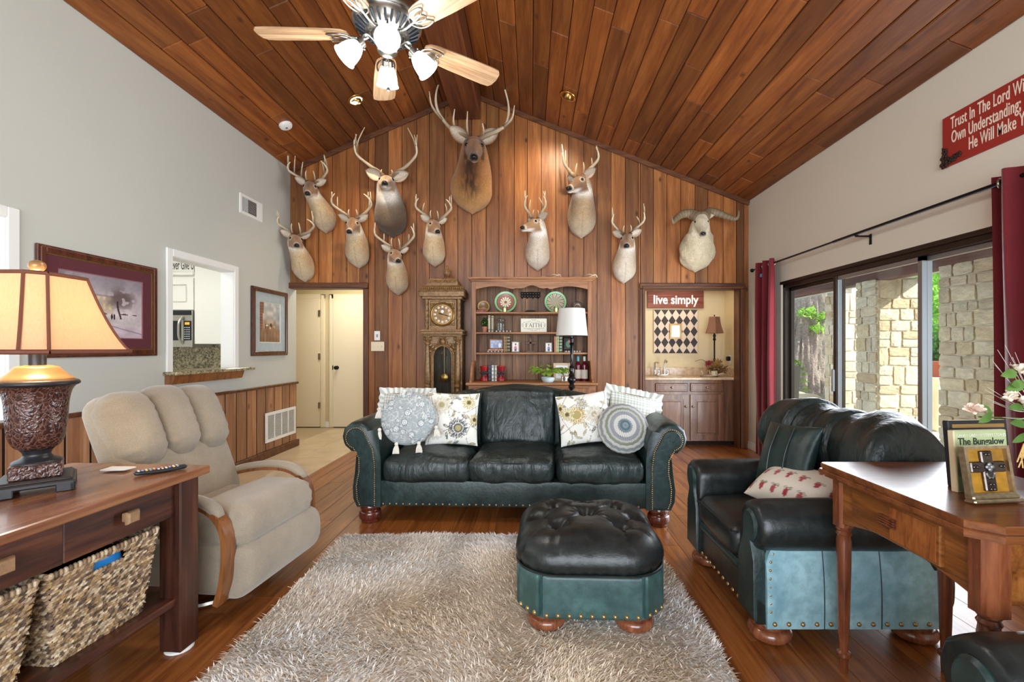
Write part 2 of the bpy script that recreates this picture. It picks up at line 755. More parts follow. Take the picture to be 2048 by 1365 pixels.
MT['subfl'] = plain('dark_subfloor', C(48, 26, 14), 0.7)
MT['dark'] = plain('dark_gap', C(30, 18, 12), 0.9)
MT['blackm'] = plain('black_metal', C(26, 24, 24), 0.4, 0.6)
MT['bronze'] = plain('bronze_frame_metal', C(62, 52, 46), 0.4, 0.7, var=0.15)
MT['alum'] = plain('aluminium', C(150, 152, 154), 0.45, 0.8)
MT['chrome'] = plain('chrome', C(220, 220, 222), 0.12, 1.0)
MT['nickel'] = plain('brushed_nickel', C(176, 170, 158), 0.3, 1.0)
MT['brass'] = plain('aged_brass', C(176, 140, 84), 0.3, 1.0, var=0.2, vscale=40)
MT['kwhite'] = plain('kitchen_white', C(244, 242, 234), 0.35)

rnd = random.Random(11)

# floor: slab, oak planks, tile
m = MB()
m.b2((-5.2, YR, -0.14), (XR + 0.1, 8.2, -0.010), 0)
floor = struct(m.build('floor', MT['subfl'], smooth=False))
XT = -2.18
pw = 0.15
nrow = int(round((XR - XT) / pw))
pw = (XR - XT) / nrow
for i in range(nrow):
    x0 = XT + i * pw
    yend = YB + 0.24 if 1.30 < x0 + pw / 2 < 2.66 else YB
    y = 0.75 - rnd.random() * 1.0
    while y < yend - 0.02:
        ln = rnd.uniform(0.7, 1.9)
        y2 = min(y + ln, yend)
        if yend - y2 < 0.25:
            y2 = yend
        yc, xc = (y + y2) / 2, x0 + pw / 2
        mm = MB().box((0, 0, 0), (pw - 0.0012, y2 - y - 0.0012, 0.012), 0.0012)
        mm.build('plank', MT['floorw'], floor, loc=(xc, yc, -0.006 + rnd.uniform(-0.0003, 0.0003)))
        y = y2
m = MB()
m.b2((XT, YR, -0.012), (XR, 0.75, -0.002), 0)
m.build('floor_extension', MT['floorw'], floor, smooth=False)
m = MB()
m.b2((-5.2, 0.2, -0.012), (XT, 8.2, -0.003), 0)
m.b2((XT, 5.82, -0.012), (-1.6, 8.2, -0.003), 0)
m.build('grout_bed', MT['grout'], floor, smooth=False)
ts = 0.455
for i in range(-5, 2):
    for j in range(1, 17):
        xa, ya = XT - 0.002 - (i + 1) * ts, 0.36 + j * ts
        xb, yb = xa + ts - 0.004, ya + ts - 0.004
        if i < 0 and ya < YB:
            continue
        if xa < XL - ts and ya < 5.4:
            continue
        if yb > 7.5 or xa < -4.5 or xb > -1.6:
            continue
        mm = MB().box((0, 0, 0), (xb - xa, yb - ya, 0.010), 0.0015)
        mm.build('tile', MT['tile'], floor, loc=((xa + xb) / 2, (ya + yb) / 2, -0.005))

# left wall with the kitchen pass-through, a second opening nearer the camera
PT = (3.89, 4.70, 1.05, 2.02)
OP2 = (1.45, 2.66, 0.84, 2.0)
m = MB().holes(0, XL - 0.12, XL, YR, 5.96, 0, ZEL + 0.2, [PT, OP2])
wl = struct(m.build('wall_left', MT['wall'], smooth=False))
m = MB()
for (y0, y1, z0, z1) in (PT, OP2):
    wd = 0.065
    t = 0.018
    m.b2((XL, y0 - wd, z0 - 0.0), (XL + t, y0, z1 + wd), 0.005)
    m.b2((XL, y1, z0 - 0.0), (XL + t, y1 + wd, z1 + wd), 0.005)
    m.b2((XL, y0, z1), (XL + t, y1, z1 + wd), 0.005)
    m.b2((XL - 0.125, y0 - 0.012, z0), (XL + 0.002, y0 + 0.003, z1), 0.001)
    m.b2((XL - 0.125, y1 - 0.003, z0), (XL + 0.002, y1 + 0.012, z1), 0.001)
    m.b2((XL - 0.125, y0, z1 - 0.003), (XL + 0.002, y1, z1 + 0.012), 0.001)
struct(m.build('trim_1', MT['white']))
m = MB().b2((XL - 1.4, 2.72, 0.84), (XL - 0.13, 2.80, 2.3), 0.0)
struct(m.build('wall_side_passage', MT['stucco'], smooth=False))
# wainscot on the left wall
ZW = 0.826
m = MB()
m.b2((XL, 0.3, ZW - 0.03), (XL + 0.028, 5.975, ZW), 0.006)
m.b2((XL, 0.3, 0.0), (XL + 0.03, 5.99, 0.085), 0.008)
struct(m.build('baseboard_left', MT['trimw']))
y = 5.965
while y > 1.0:
    y0 = y - 0.1745
    mm = MB().box((0, 0, 0), (0.006, 0.1580, ZW - 0.03 - 0.085), 0.002)
    mm.build('plank', MT['wains'], wl, loc=(XL + 0.004, (y + y0) / 2, (ZW - 0.03 + 0.085) / 2))
    y = y0
MB().b2((XL, 0.9, 0.05), (XL + 0.002, 5.96, ZW - 0.02), 0).build('backing', MT['dark'], wl, smooth=False)

# gable wall: dark backing and upright cedar planks, cut round hall opening and bar nook
HX1, HZ = -2.08, 2.0
NX0, NX1, NZ = 1.42, 2.60, 1.99
m = MB().holes(1, YB + 0.018, YB + 0.14, XL, XR, 0, 3.0, [(XL - 1, HX1, -1, HZ), (NX0, NX1, -1, NZ)])
R_ = rotm(PI / 2)
for poly in ([(XL, 3.0), (XR, 3.0), (XR, ZER + 0.05), (XRG, ZRG + 0.05), (XL, ZEL + 0.05)],):
    m.prism(poly, -(YB + 0.018), -(YB + 0.14), R=R_)
wb = struct(m.build('wall_back', MT['dark'], smooth=False))


def wall_plank(x0, x1, z0):
    g = 0.0032
    a, b = x0 + g, x1 - g
    tops = [(a, ceil_z(a))]
    if a < XRG < b:
        tops.append((XRG, ZRG))
    tops.append((b, ceil_z(b)))
    poly = [(a, z0), (b, z0)] + tops[::-1]
    cx = (a + b) / 2
    mm = MB().prism([(p[0] - cx, p[1]) for p in poly], -0.018, 0.0, R=R_, inset=0.004)
    # extrude axis points to -Y (towards the room)
    mm.build('plank', MT['cedar'], wb, loc=(cx, YB, 0))


x = XL
k = 0
edges = [XL]
while x < XR - 0.02:
    x = min(XR, x + (0.19, 0.165, 0.175, 0.18, 0.16)[k % 5])
    k += 1
    edges.append(x)
cuts = sorted(set(edges + [HX1 + 0.05, NX0 - 0.055, NX1 + 0.06]))
cuts = [c for i, c in enumerate(cuts) if i == 0 or c - cuts[i - 1] > 0.02]
for a, b in zip(cuts[:-1], cuts[1:]):
    mid = (a + b) / 2
    z0 = HZ + 0.06 if mid < HX1 + 0.045 else (NZ + 0.07 if NX0 - 0.055 < mid < NX1 + 0.06 else 0.0)
    wall_plank(a, b, z0)
# trim along the gable
for n_, (xa, xb) in enumerate(((XL, XRG), (XRG, XR))):
    m = MB()
    za, zb = ceil_z(xa + 1e-6) if n_ == 0 else ZRG, ZRG if n_ == 0 else ceil_z(xb)
    m.bar((xa, YB - 0.022, za - 0.033), (xb, YB - 0.022, zb - 0.033), 0.025, 0.062, 0.006)
    struct(m.build('trim_%d' % (2 + n_), MT['trimw']))
# hall opening trim
m = MB()
m.b2((XL - 0.02, YB - 0.035, HZ - 0.005), (HX1 + 0.05, YB + 0.14, HZ + 0.066), 0.008)
struct(m.build('trim_4', MT['trimw']))
m = MB()
m.b2((HX1 - 0.012, YB - 0.025, 0), (HX1 + 0.052, YB + 0.14, HZ - 0.005), 0.008)
struct(m.build('trim_5', MT['trimz']))
# nook trim: two steps
m = MB()
for (w_, d_, o_) in ((0.062, 0.030, 0.0), (0.030, 0.044, 0.030)):
    m.b2((NX0 - 0.062 + o_ - 0.005, YB - d_, 0), (NX0 - 0.005, YB + 0.02, NZ + 0.0), 0.006)
    m.b2((NX1 + 0.005, YB - d_, 0), (NX1 + 0.067 - o_, YB + 0.02, NZ + 0.0), 0.006)
m.b2((NX0 - 0.008, YB - 0.01, 0), (NX0 + 0.006, YB + 0.14, NZ), 0.003)
m.b2((NX1 - 0.006, YB - 0.01, 0), (NX1 + 0.008, YB + 0.14, NZ), 0.003)
struct(m.build('trim_6', MT['trimz']))
m = MB()
m.b2((NX0 - 0.067, YB - 0.030, NZ), (NX1 + 0.067, YB + 0.02, NZ + 0.072), 0.008)
m.b2((NX0 - 0.04, YB - 0.044, NZ), (NX1 + 0.04, YB, NZ + 0.032), 0.006)
m.b2((NX0, YB - 0.01, NZ - 0.006), (NX1, YB + 0.14, NZ + 0.006), 0.003)
struct(m.build('trim_7', MT['trimw']))
# nook shell
m = MB()
m.b2((1.28, 6.46, 0), (2.80, 6.52, 2.3), 0)
m.b2((1.26, YB + 0.14, 0), (1.30, 6.50, 2.3), 0)
m.b2((2.69, YB + 0.14, 0), (2.80, 6.50, 2.3), 0)
m.b2((1.26, YB + 0.14, 2.12), (2.80, 6.50, 2.3), 0)
struct(m.build('wall_nook', MT['nook'], smooth=False))
lamp('nook_fill_light', 'AREA', (2.0, 6.1, 2.10), 3.6, (1, 0.86, 0.66), (0, 0, 0), 0.7, 0.2)  # unseen area lamp under the nook ceiling, without a fixture

# right wall with the patio door opening
DR = (2.30, 5.06, 0.0, 1.955)
m = MB().holes(0, XR, XR + 0.14, YR, YB + 0.14, 0, ZER + 0.2, [DR])
struct(m.build('wall_right', MT['wallr'], smooth=False))
m = MB()
for z_, t_ in ((0.0, 0.016), (0.062, 0.012)):
    m.b2((XR - t_, DR[1] + 0.02, z_), (XR, YB, z_ + (0.06 if z_ == 0 else 0.03)), 0.004)
struct(m.build('baseboard_right', MT['white']))
# rear wall with a wide window
m = MB().holes(1, YR - 0.1, YR, XL - 0.1, XR + 0.1, 0, 4.6, [(-2.4, 2.4, 0.4, 2.7)])
struct(m.build('wall_rear', MT['wall'], smooth=False))

# ceiling: two sloping decks with planks below, ridge beam
m = MB()
for (xa, xb) in ((XL - 0.2, XRG), (XRG, XR + 0.2)):
    za, zb = ceil_z(xa), ceil_z(xb)
    P = [(x_, y_, z_ + dz) for dz in (0.012, 0.12) for (x_, z_) in ((xa, za), (xb, zb)) for y_ in (YR, YB + 0.15)]
    m.add(P, [(0, 1, 3, 2), (4, 6, 7, 5), (0, 2, 6, 4), (1, 5, 7, 3), (0, 4, 5, 1), (2, 3, 7, 6)])
ceiling = struct(m.build('ceiling', MT['beam'], smooth=False))
for side in (0, 1):
    xa, xb = (XRG, XL) if side == 0 else (XRG, XR)
    zt = ceil_z(xb + (1e-6 if side == 0 else 0))
    ln_s = math.hypot(xb - xa, zt - ZRG)
    nr = int(round(ln_s / 0.170))
    d = Vector((xb - xa, 0, zt - ZRG)).normalized()
    ang = math.atan2(-d.z, d.x)
    w_ = ln_s / nr
    for i in range(nr):
        c = Vector((xa, 0, ZRG)) + d * (w_ * (i + 0.5))
        y = 0.9 + rnd.random() * 1.2
        ys = [0.7]
        while y < YB - 0.2:
            ys.append(y)
            y += rnd.uniform(1.1, 3.0)
        ys.append(YB)
        for y0, y1 in zip(ys[:-1], ys[1:]):
            mm = MB().box((0, 0, 0), (w_ - 0.005, y1 - y0 - 0.0015, 0.02), 0.007)
            mm.build('plank', MT['ceilw'], ceiling, loc=(c.x, (y0 + y1) / 2, c.z), rot=(0, ang, 0))
m = MB()
m.b2((-0.965, YR, 4.10), (-0.625, YB - 0.02, 4.50), 0.01)
struct(m.build('ceiling_beam', MT['beam']))

# hall behind the opening
m = MB()
m.b2((-5.0, 7.36, 0), (-1.4, 7.44, 2.6), 0)
m.b2((-5.1, YB + 0.14, 0), (-5.0, 7.4, 2.6), 0)
m.b2((-1.62, YB + 0.14, 0), (-1.5, 7.4, 2.6), 0)
m.b2((-5.0, YB + 0.14, 0), (XL - 0.12, YB + 0.2, 2.6), 0)
m.b2((-5.0, YB + 0.14, 2.45), (-1.5, 7.4, 2.6), 0)
struct(m.build('wall_hall', MT['hallp'], smooth=False))
lamp('hall_fill_light', 'AREA', (-2.7, 6.6, 2.43), 21, (1, 0.91, 0.76), (0, 0, 0), 0.5)  # added area lamp that brightens the closed hall; no fixture


def hall_door(n_, x0, x1, label_side):
    d = struct(link('door_%d' % n_, MB().b2((x0, 7.315, 0.012), (x1, 7.35, 2.03), 0.003).mesh('door_%d' % n_)))
    d.data.materials.append(MT['cream'])
    m = MB()
    for xa, xb in ((x0 - 0.075, x0), (x1, x1 + 0.075)):
        m.b2((xa, 7.335, 0), (xb, 7.36, 2.105), 0.006)
        m.b2((xa + 0.012, 7.325, 0), (xb - 0.03 if xa < x0 else xb - 0.012, 7.345, 2.09), 0.004)
    m.b2((x0 - 0.075, 7.335, 2.03), (x1 + 0.075, 7.36, 2.105), 0.006)
    m.build('door_casing', MT['cream'], d)
    m = MB().b2((x0, 7.33, 0), (x1, 7.37, 0.012), 0)
    m.build('door_gap', MT['dark'], d)
    return d


d1 = hall_door(1, -4.08, -3.325, 'l')
for z_ in (0.35, 1.12, 1.80):
    MB().b2((-3.345, 7.30, z_ - 0.05), (-3.31, 7.318, z_ + 0.05), 0.003).build('hinge', MT['nickel'], d1)
d2 = hall_door(2, -3.115, -2.36, 'r')
m = MB().lathe([(0.03, 0), (0.03, 0.008), (0.012, 0.012), (0.012, 0.035), (0.026, 0.045), (0.03, 0.06), (0.022, 0.072), (0, 0.075)], (-3.05, 7.315, 0.945), 16, rotm(PI / 2))
m.b2((-3.125, 7.31, 0.91), (-3.11, 7.318, 0.98), 0.001)
m.build('door_knob', MT['blackm'], d2)
m = MB()
m.b2((-3.25, 7.345, 0), (-3.19, 7.36, 0.07), 0.003)
m.b2((-3.25, 7.35, 0.07), (-3.19, 7.36, 0.09), 0.003)
struct(m.build('baseboard_hall', MT['white']))

# ---------------------------------------------------------------- patio door (frame, three panes)
pd = struct(MB().b2((XR + 0.02, DR[0] - 0.02, 1.90), (XR + 0.12, DR[1] + 0.0, 1.955), 0.004).build('door_3', MT['bronze']))
m = MB()
m.b2((XR + 0.02, DR[0], 0.0), (XR + 0.12, DR[1], 0.03), 0.003)
m.b2((XR + 0.02, DR[1] - 0.045, 0.0), (XR + 0.12, DR[1], 1.955), 0.004)
m.b2((XR + 0.02, DR[0], 0.0), (XR + 0.12, DR[0] + 0.045, 1.955), 0.004)
m.b2((XR - 0.004, DR[0] - 0.03, 1.940), (XR + 0.02, DR[1] + 0.02, 1.972), 0.004)
m.build('door_frame', MT['bronze'], pd)
MT['pane'] = glass_mat('clear_pane', (0.97, 0.99, 0.98, 1))
for k_, (y0, y1, xo, metal) in enumerate(((4.17, 5.02, 0.085, 'bronze'), (3.27, 4.21, 0.05, 'alum'), (2.345, 3.31, 0.085, 'alum'))):
    m = MB()
    s_ = 0.042
    m.b2((XR + xo - 0.018, y0, 0.03), (XR + xo + 0.018, y0 + s_, 1.90), 0.003)
    m.b2((XR + xo - 0.018, y1 - s_, 0.03), (XR + xo + 0.018, y1, 1.90), 0.003)
    m.b2((XR + xo - 0.018, y0, 0.03), (XR + xo + 0.018, y1, 0.11), 0.003)
    m.b2((XR + xo - 0.018, y0, 1.865), (XR + xo + 0.018, y1, 1.90), 0.003)
    sash = m.build('sash', MT[metal], pd)
    MB().b2((XR + xo - 0.003, y0 + s_, 0.11), (XR + xo + 0.003, y1 - s_, 1.865), 0).build('pane', MT['pane'], sash, smooth=False)
m = MB().b2((XR + 0.018, 4.175, 0.03), (XR + 0.034, 4.215, 1.90), 0.003)
m.build('meeting_stile', MT['bronze'], pd)
m = MB()
m.b2((XR - 0.006, 4.185, 0.86), (XR + 0.02, 4.205, 1.06), 0.004)
m.build('door_handle', MT['alum'], pd)
# ---------------------------------------------------------------- the patio and garden behind the glass
_t = NT('limestone')
_v = _t.coord()
_f = _t.noise(_v, 2.2, 6, 0.65)
_oi = _t.n('ShaderNodeObjectInfo')
_t.l(_t.mix(_t.ramp(_f, [(0.3, (0.72, 0.70, 0.66, 1)), (0.7, (1.1, 1.1, 1.08, 1))]), _t.ramp(_oi.outputs['Random'], [(0.0, C(206, 188, 156)), (0.4, C(228, 218, 196)), (0.75, C(214, 208, 192)), (1.0, C(196, 174, 144))]), 1.0, 'MULTIPLY'), _t.b.inputs['Base Color'])
_t.setp(Roughness=0.9)
_t.bump(_f, 1.0, 0.05)
MT['stone_l'] = _t.m
MT['mortar'] = plain('stone_mortar', C(214, 204, 182), 0.95, var=0.1, bump=0.5, bscale=60)
MT['pavers'] = plain('patio_concrete', C(196, 186, 168), 0.7, var=0.12, vscale=3, bump=0.2, bscale=40)
MT['soil'] = plain('garden_soil', C(112, 104, 74), 0.95, var=0.3, vscale=3)
MT['gutter'] = plain('gutter_paint', C(196, 200, 204), 0.5)
MT['bark'] = plain('oak_bark', C(136, 124, 116), 0.9, var=0.3, vscale=22, bump=0.9, bscale=26, bdist=0.03)
MT['patiow'] = wood('patio_ceiling_wood', [C(60, 34, 26), C(92, 56, 44), C(112, 72, 58)], 'Y', 0.6, 14, 0.05, bump=0.2, var=0.15)


def leafmat(name, a, b):
    t = NT(name)
    oi = t.noise(t.coord(rnd=False), 9.0, 2)
    t.l(t.ramp(oi, [(0.3, a), (0.7, b)]), t.b.inputs['Base Color'])
    t.setp(Roughness=0.5, Specular_IOR_Level=0.25, Transmission_Weight=0.0)
    tl = t.n('ShaderNodeBsdfTranslucent')
    tl.inputs[0].default_value = b
    mx = t.n('ShaderNodeMixShader')
    mx.inputs[0].default_value = 0.35
    t.l(t.b.outputs[0], mx.inputs[1])
    t.l(tl.outputs[0], mx.inputs[2])
    t.l(mx.outputs[0], t.t.nodes['Material Output'].inputs[0])
    return t.m


MT['leaf1'] = leafmat('fresh_leaf', C(96, 150, 52), C(168, 214, 96))
MT['leaf2'] = leafmat('garden_leaf', C(54, 100, 36), C(118, 170, 66))
MT['leaf3'] = leafmat('deep_leaf', C(40, 78, 36), C(84, 130, 56))

m = MB().b2((XR + 0.14, -2.0, -0.16), (6.4, 14, -0.05), 0)
struct(m.build('floor_patio', MT['pavers'], smooth=False))
m = MB().b2((6.4, -6.0, -0.4), (30, 40, -0.10), 0)
m.b2((-8, 14, -0.4), (6.4, 40, -0.10), 0)
struct(m.build('ground', MT['soil'], smooth=False))
m = MB()
m.b2((XR + 0.14, -1.0, 2.52), (6.0, 13.5, 2.60), 0)
cp = struct(m.build('ceiling_patio', MT['patiow'], smooth=False))
x = XR + 0.16
while x < 5.2:
    MB().box((0, 0, 0), (0.185, 14.4, 0.02), 0.004).build('board', MT['patiow'], cp, loc=(x + 0.095, 6.2, 2.512))
    x += 0.19
m = MB().b2((5.22, -1.0, 2.27), (5.40, 13.5, 2.52), 0.01)
struct(m.build('beam_patio', MT['patiow']))
m = MB()
m.b2((5.91, -1.0, 2.36), (6.01, 13.5, 2.48), 0.02)
gut = m.build('rain_gutter', MT['gutter'])
tag(gut, 'pale metal rain gutter along the patio roof edge', 'gutter')
m = MB().tube(spline([(5.96, 11.3, 2.36), (5.96, 11.3, 2.2), (5.9, 11.3, 2.08), (5.7, 11.3, 2.0), (5.62, 11.3, 1.86)], 14), 0.05, 10)
dsp = m.build('downspout', plain('grey_pipe', C(74, 84, 92), 0.5))
tag(dsp, 'dark grey downspout elbow hanging below the patio gutter', 'downspout')

rs = random.Random(5)
STONES = []
for k in range(14):
    mm = MB()
    off = k * 3.7

    def fn(P, T, off=off):
        q = P + off
        return P * (1 + 0.10 * (vnoise(q, 5.0)[:, None] - 0.5)) + 0.06 * (np.stack([vnoise(q, 9, 1), vnoise(q, 9, 2), vnoise(q, 9, 3)], 1) - 0.5)
    mm.rbox((0, 0, 0), (1, 1, 1), 0.14, (4, 2, 3), fn, pw=1.2)
    me = mm.mesh('stone', True, 60)
    me.materials.append(MT['stone_l'])
    STONES.append(me)


def stone_column(x0, x1, y0, y1, z1, label, faces='xy'):
    c = thing('stone_column', label, 'column', ((x0 + x1) / 2, (y0 + y1) / 2, -0.05), 0, 'limestone patio columns')
    cx, cy = (x0 + x1) / 2, (y0 + y1) / 2
    MB().b2((x0 - cx, y0 - cy, 0), (x1 - cx, y1 - cy, z1 + 0.05), 0.01).build('core', MT['mortar'], c)
    for f in faces:
        wd = (y1 - y0) if f in 'xX' else (x1 - x0)
        z = 0.0
        while z < z1 - 0.05:
            h = rs.uniform(0.11, 0.30)
            if z + h > z1 - 0.1:
                h = z1 - z + 0.04
            a = -wd / 2
            while a < wd / 2 - 0.03:
                w_ = rs.uniform(0.10, 0.36)
                if a + w_ > wd / 2 - 0.1:
                    w_ = wd / 2 - a
                t = 0.10 + rs.uniform(0, 0.03)
                sub = [(z, h)] if (h < 0.24 or rs.random() < 0.7) else [(z, h / 2), (z + h / 2, h / 2)]
                for zz, hh in sub:
                    o = link('stone', rs.choice(STONES), c)
                    if f == 'x':
                        o.location = (x0 - cx + t / 2 - 0.028, a + w_ / 2, zz + hh / 2)
                        o.rotation_euler = (0, 0, PI / 2)
                    elif f == 'X':
                        o.location = (x1 - cx - t / 2 + 0.03, a + w_ / 2, zz + hh / 2)
                        o.rotation_euler = (0, 0, -PI / 2)
                    else:
                        o.location = (a + w_ / 2, y0 - cy + t / 2 - 0.028, zz + hh / 2)
                    o.scale = (w_ - 0.006, t, hh - 0.006)
                a += w_
            z += h
    return c


stone_column(5.22, 5.90, 7.0, 7.45, 2.31, 'pale limestone patio column, its lit face seen in the middle glass pane')
stone_column(6.02, 6.52, 9.0, 9.5, 2.31, 'shaded limestone pier standing behind the lit patio column')
stone_column(5.24, 5.90, 5.15, 5.96, 2.31, 'broad limestone pier behind the glass pane beside the red curtain')


def leaf_cloud(mb, cen, rad, n, size, seed, shell=0.55):
    r = np.random.default_rng(seed)
    d = r.normal(size=(n, 3))
    d /= np.linalg.norm(d, axis=1, keepdims=True)
    rr = shell + (1 - shell) * r.random((n, 1)) ** 0.6
    lump = 0.8 + 0.4 * vnoise(d * 2.2, 1.5, seed)[:, None]
    c = np.asarray(cen) + d * rr * lump * np.asarray(rad)
    a = r.normal(size=(n, 3))
    a /= np.linalg.norm(a, axis=1, keepdims=True)
    b = np.cross(a, r.normal(size=(n, 3)))
    b /= np.linalg.norm(b, axis=1, keepdims=True)
    s = size * (0.6 + 0.8 * r.random((n, 1)))
    P = np.stack([c - a * s, c + b * s * 0.45, c + a * s, c - b * s * 0.45], 1).reshape(-1, 3)
    F = [(4 * i, 4 * i + 1, 4 * i + 2, 4 * i + 3) for i in range(n)]
    mb.add(P, F)


# the oak: trunk with deep furrowed bark, a low spray of leaves, crown above
tr = thing('oak_tree', 'massive grey oak trunk with furrowed bark seen through the far glass pane', 'tree', (7.42, 12.6, -0.1))
nu, nv = 70, 220
zz = np.linspace(0, 4.6, nu)[:, None]
aa = np.linspace(0, 2 * PI, nv, endpoint=False)[None, :]
rad = 0.92 + 0.28 * np.exp(-zz * 1.6) + 0.05 * np.sin(3 * aa + 1) + 0.04 * np.sin(5 * aa + zz)
lean = 0.05 * zz
P = np.stack([rad * np.cos(aa) + lean, rad * np.sin(aa) + 0 * zz, zz + 0 * aa], -1)
q = np.stack([np.cos(aa) * 9 + 0 * zz, np.sin(aa) * 9 + 0 * zz, zz * 1.6 + 0 * aa], -1)
rg = np.abs(vnoise(q, 1.3, 1) - 0.5) * 2 + 0.5 * np.abs(vnoise(q, 2.7, 2) - 0.5) * 2
rad2 = rad + 0.10 * (rg - 0.5)
P = np.stack([rad2 * np.cos(aa) + lean, rad2 * np.sin(aa) + 0 * zz, zz + 0 * aa], -1)
MB().surf(P, cv=True, flip=True).build('trunk', MT['bark'], tr, ang=80)
m = MB()
for k, c_ in enumerate([(-0.5, -0.95, 2.25), (-0.2, -1.0, 2.15), (0.1, -1.05, 2.2), (0.75, -1.0, 2.3), (0.85, -0.9, 1.9), (-0.25, -1.0, 1.85)]):
    leaf_cloud(m, c_, (0.25, 0.2, 0.14), 70, 0.06, k, 0.1)
m.build('leaf_spray', MT['leaf1'], tr, smooth=False)['kind'] = 'stuff'
m = MB()
leaf_cloud(m, (0, 0, 6.2), (4.0, 4.0, 1.6), 9000, 0.16, 3, 0.3)
m.build('crown', MT['leaf2'], tr, smooth=False)['kind'] = 'stuff'

for k, (x_, y_, r_, h_, mt, lab) in enumerate((
        (9.9, 15.6, 1.2, 2.4, 'leaf1', 'sunlit light green bush between the oak and the shaded pier'),
        (11.2, 12.4, 1.5, 3.4, 'leaf1', 'tall bright leafy tree beyond the gap beside the lit column'),
        (8.9, 9.9, 0.75, 1.5, 'leaf3', 'dark green fern-like shrub low in the gap beside the lit column'),
        (15.5, 17.5, 2.6, 4.2, 'leaf2', 'distant green tree closing the garden behind the patio columns'),
        (7.6, 20.5, 2.8, 4.0, 'leaf2', 'distant broad tree behind the oak trunk'),
        (13.8, 9.4, 1.6, 3.2, 'leaf2', 'leafy garden tree behind the broad limestone pier'))):
    t_ = thing('garden_tree' if h_ > 2 else 'shrub', lab, 'tree' if h_ > 2 else 'shrub', (x_, y_, -0.1))
    m = MB()
    leaf_cloud(m, (0, 0, h_ * 0.62), (r_, r_, h_ * 0.62), int(2600 * r_), 0.085 if h_ < 3 else 0.11, 20 + k, 0.35)
    m.build('foliage', MT[mt], t_, smooth=False)['kind'] = 'stuff'
    MB().tube([(0, 0, 0), (0.05, 0, h_ * 0.4), (0, 0.05, h_ * 0.9)], [0.14, 0.1, 0.03], 8).build('stem', MT['bark'], t_)
# long-leaved plant hanging at the edge of the far pane
t_ = thing('trailing_plant', 'bright drooping green fronds at the edge of the far glass pane', 'plant', (4.42, 8.0, -0.05))
m = MB()
for k in range(9):
    a0 = rs.uniform(-1, 1)
    p = spline([(0, 0, 1.0), (0.10 * a0, -0.06, 1.12), (0.17 * a0 + 0.08, -0.12, 0.95), (0.2 * a0 + 0.12, -0.16, 0.6 - 0.15 * rs.random())], 12)
    for i in range(1, 11):
        for sd in (-1, 1):
            c_ = p[i]
            e = c_ + np.array([0.05 * sd, 0.01, -0.05])
            w_ = np.array([0.012, 0, 0.014])
            m.add([c_ - w_, e, c_ + w_, c_ + (e - c_) * 0.5 + np.array([0, 0, 0.012])], [(0, 1, 3), (3, 1, 2)])
m.build('frond', MT['leaf1'], t_, smooth=False)
MB().lathe([(0.14, 0), (0.19, 0.95), (0.20, 1.0), (0.17, 1.0), (0.13, 0.9), (0, 0.9)], seg=16).build('tall_pot', plain('grey_pot', C(120, 118, 112), 0.8), t_)
# pale boulders edging the bed, terracotta planter with canes
for k, (x_, y_, s_) in enumerate(((5.75, 9.9, 0.5), (6.0, 10.6, 0.4), (4.85, 9.5, 0.36))):
    def fn(P, T, k=k):
        return P * (0.85 + 0.35 * vnoise(P + k * 5, 3.0)[:, None])
    o = MB().rbox((0, 0, 0.16), (s_ * 1.3, s_, 0.36), 0.15, 6, fn).build('boulder', MT['stone_l'], loc=(x_, y_, -0.06))
    tag(o, ('large pale boulder edging the bed below the oak', 'middle-sized pale boulder beside the bed edge', 'small pale boulder by the patio edge under the oak')[k], 'boulder', 'boulders at the oak')
t_ = thing('brick_planter', 'square terracotta planter box with bare canes beside the broad pier', 'planter', (6.55, 7.45, -0.05))
MB().box((0, 0, 0.42), (0.5, 0.5, 0.84), 0.02).build('stone_base', MT['stone_l'], t_)
MB().lathe([(0.16, 0.84), (0.20, 1.04), (0.22, 1.04), (0.22, 1.09), (0.18, 1.09), (0.17, 1.03), (0, 1.03)], seg=4, R=rotm(0, 0, PI / 4)).build('pot', plain('terracotta', C(156, 84, 60), 0.8), t_, ang=20)
for k in range(9):
    a_ = rs.uniform(-0.12, 0.12)
    MB().tube([(0.16 + a_, -0.2, 0.7), (0.18 + 1.6 * a_, -0.22 + rs.uniform(-0.05, 0.05), 1.05 + 0.4 * rs.random())], 0.008, 5).build('cane', plain('cane', C(120, 96, 66), 0.8) if k == 0 else bpy.data.materials['cane'], t_)
# ---------------------------------------------------------------- leather seating
MT['lea'] = leather('green_leather', C(19, 34, 34), C(42, 65, 63), 0.34)
MT['leb'] = leather('worn_dark_leather', C(18, 29, 28), C(46, 60, 58), 0.33, fold=0.38)
MT['lec'] = leather('black_leather', C(19, 24, 24), C(43, 50, 49), 0.32)
MT['let'] = leather('teal_leather_lit', C(120, 164, 176), C(176, 214, 224), 0.42, 0.6)  # paler leather for side panels, glancing window light painted into its colour
MT['leo'] = leather('ottoman_green_leather', C(38, 66, 65), C(72, 104, 101), 0.38, 0.6)
MT['nail'] = plain('brass_nailhead', C(168, 142, 98), 0.35, 0.75)
MT['bun'] = wood('mahogany_foot_wood', [C(50, 18, 12), C(92, 40, 26), C(120, 60, 40)], 'Z', 0.22, 24, 0.2, bump=0.05, var=0.1, coat=0.6)
MT['bunl'] = wood('walnut_foot_wood', [C(88, 44, 28), C(132, 76, 48), C(156, 98, 66)], 'Z', 0.25, 20, 0.2, bump=0.04, var=0.05, coat=0.4)
MT['piping'] = plain('leather_piping', C(20, 30, 30), 0.35)


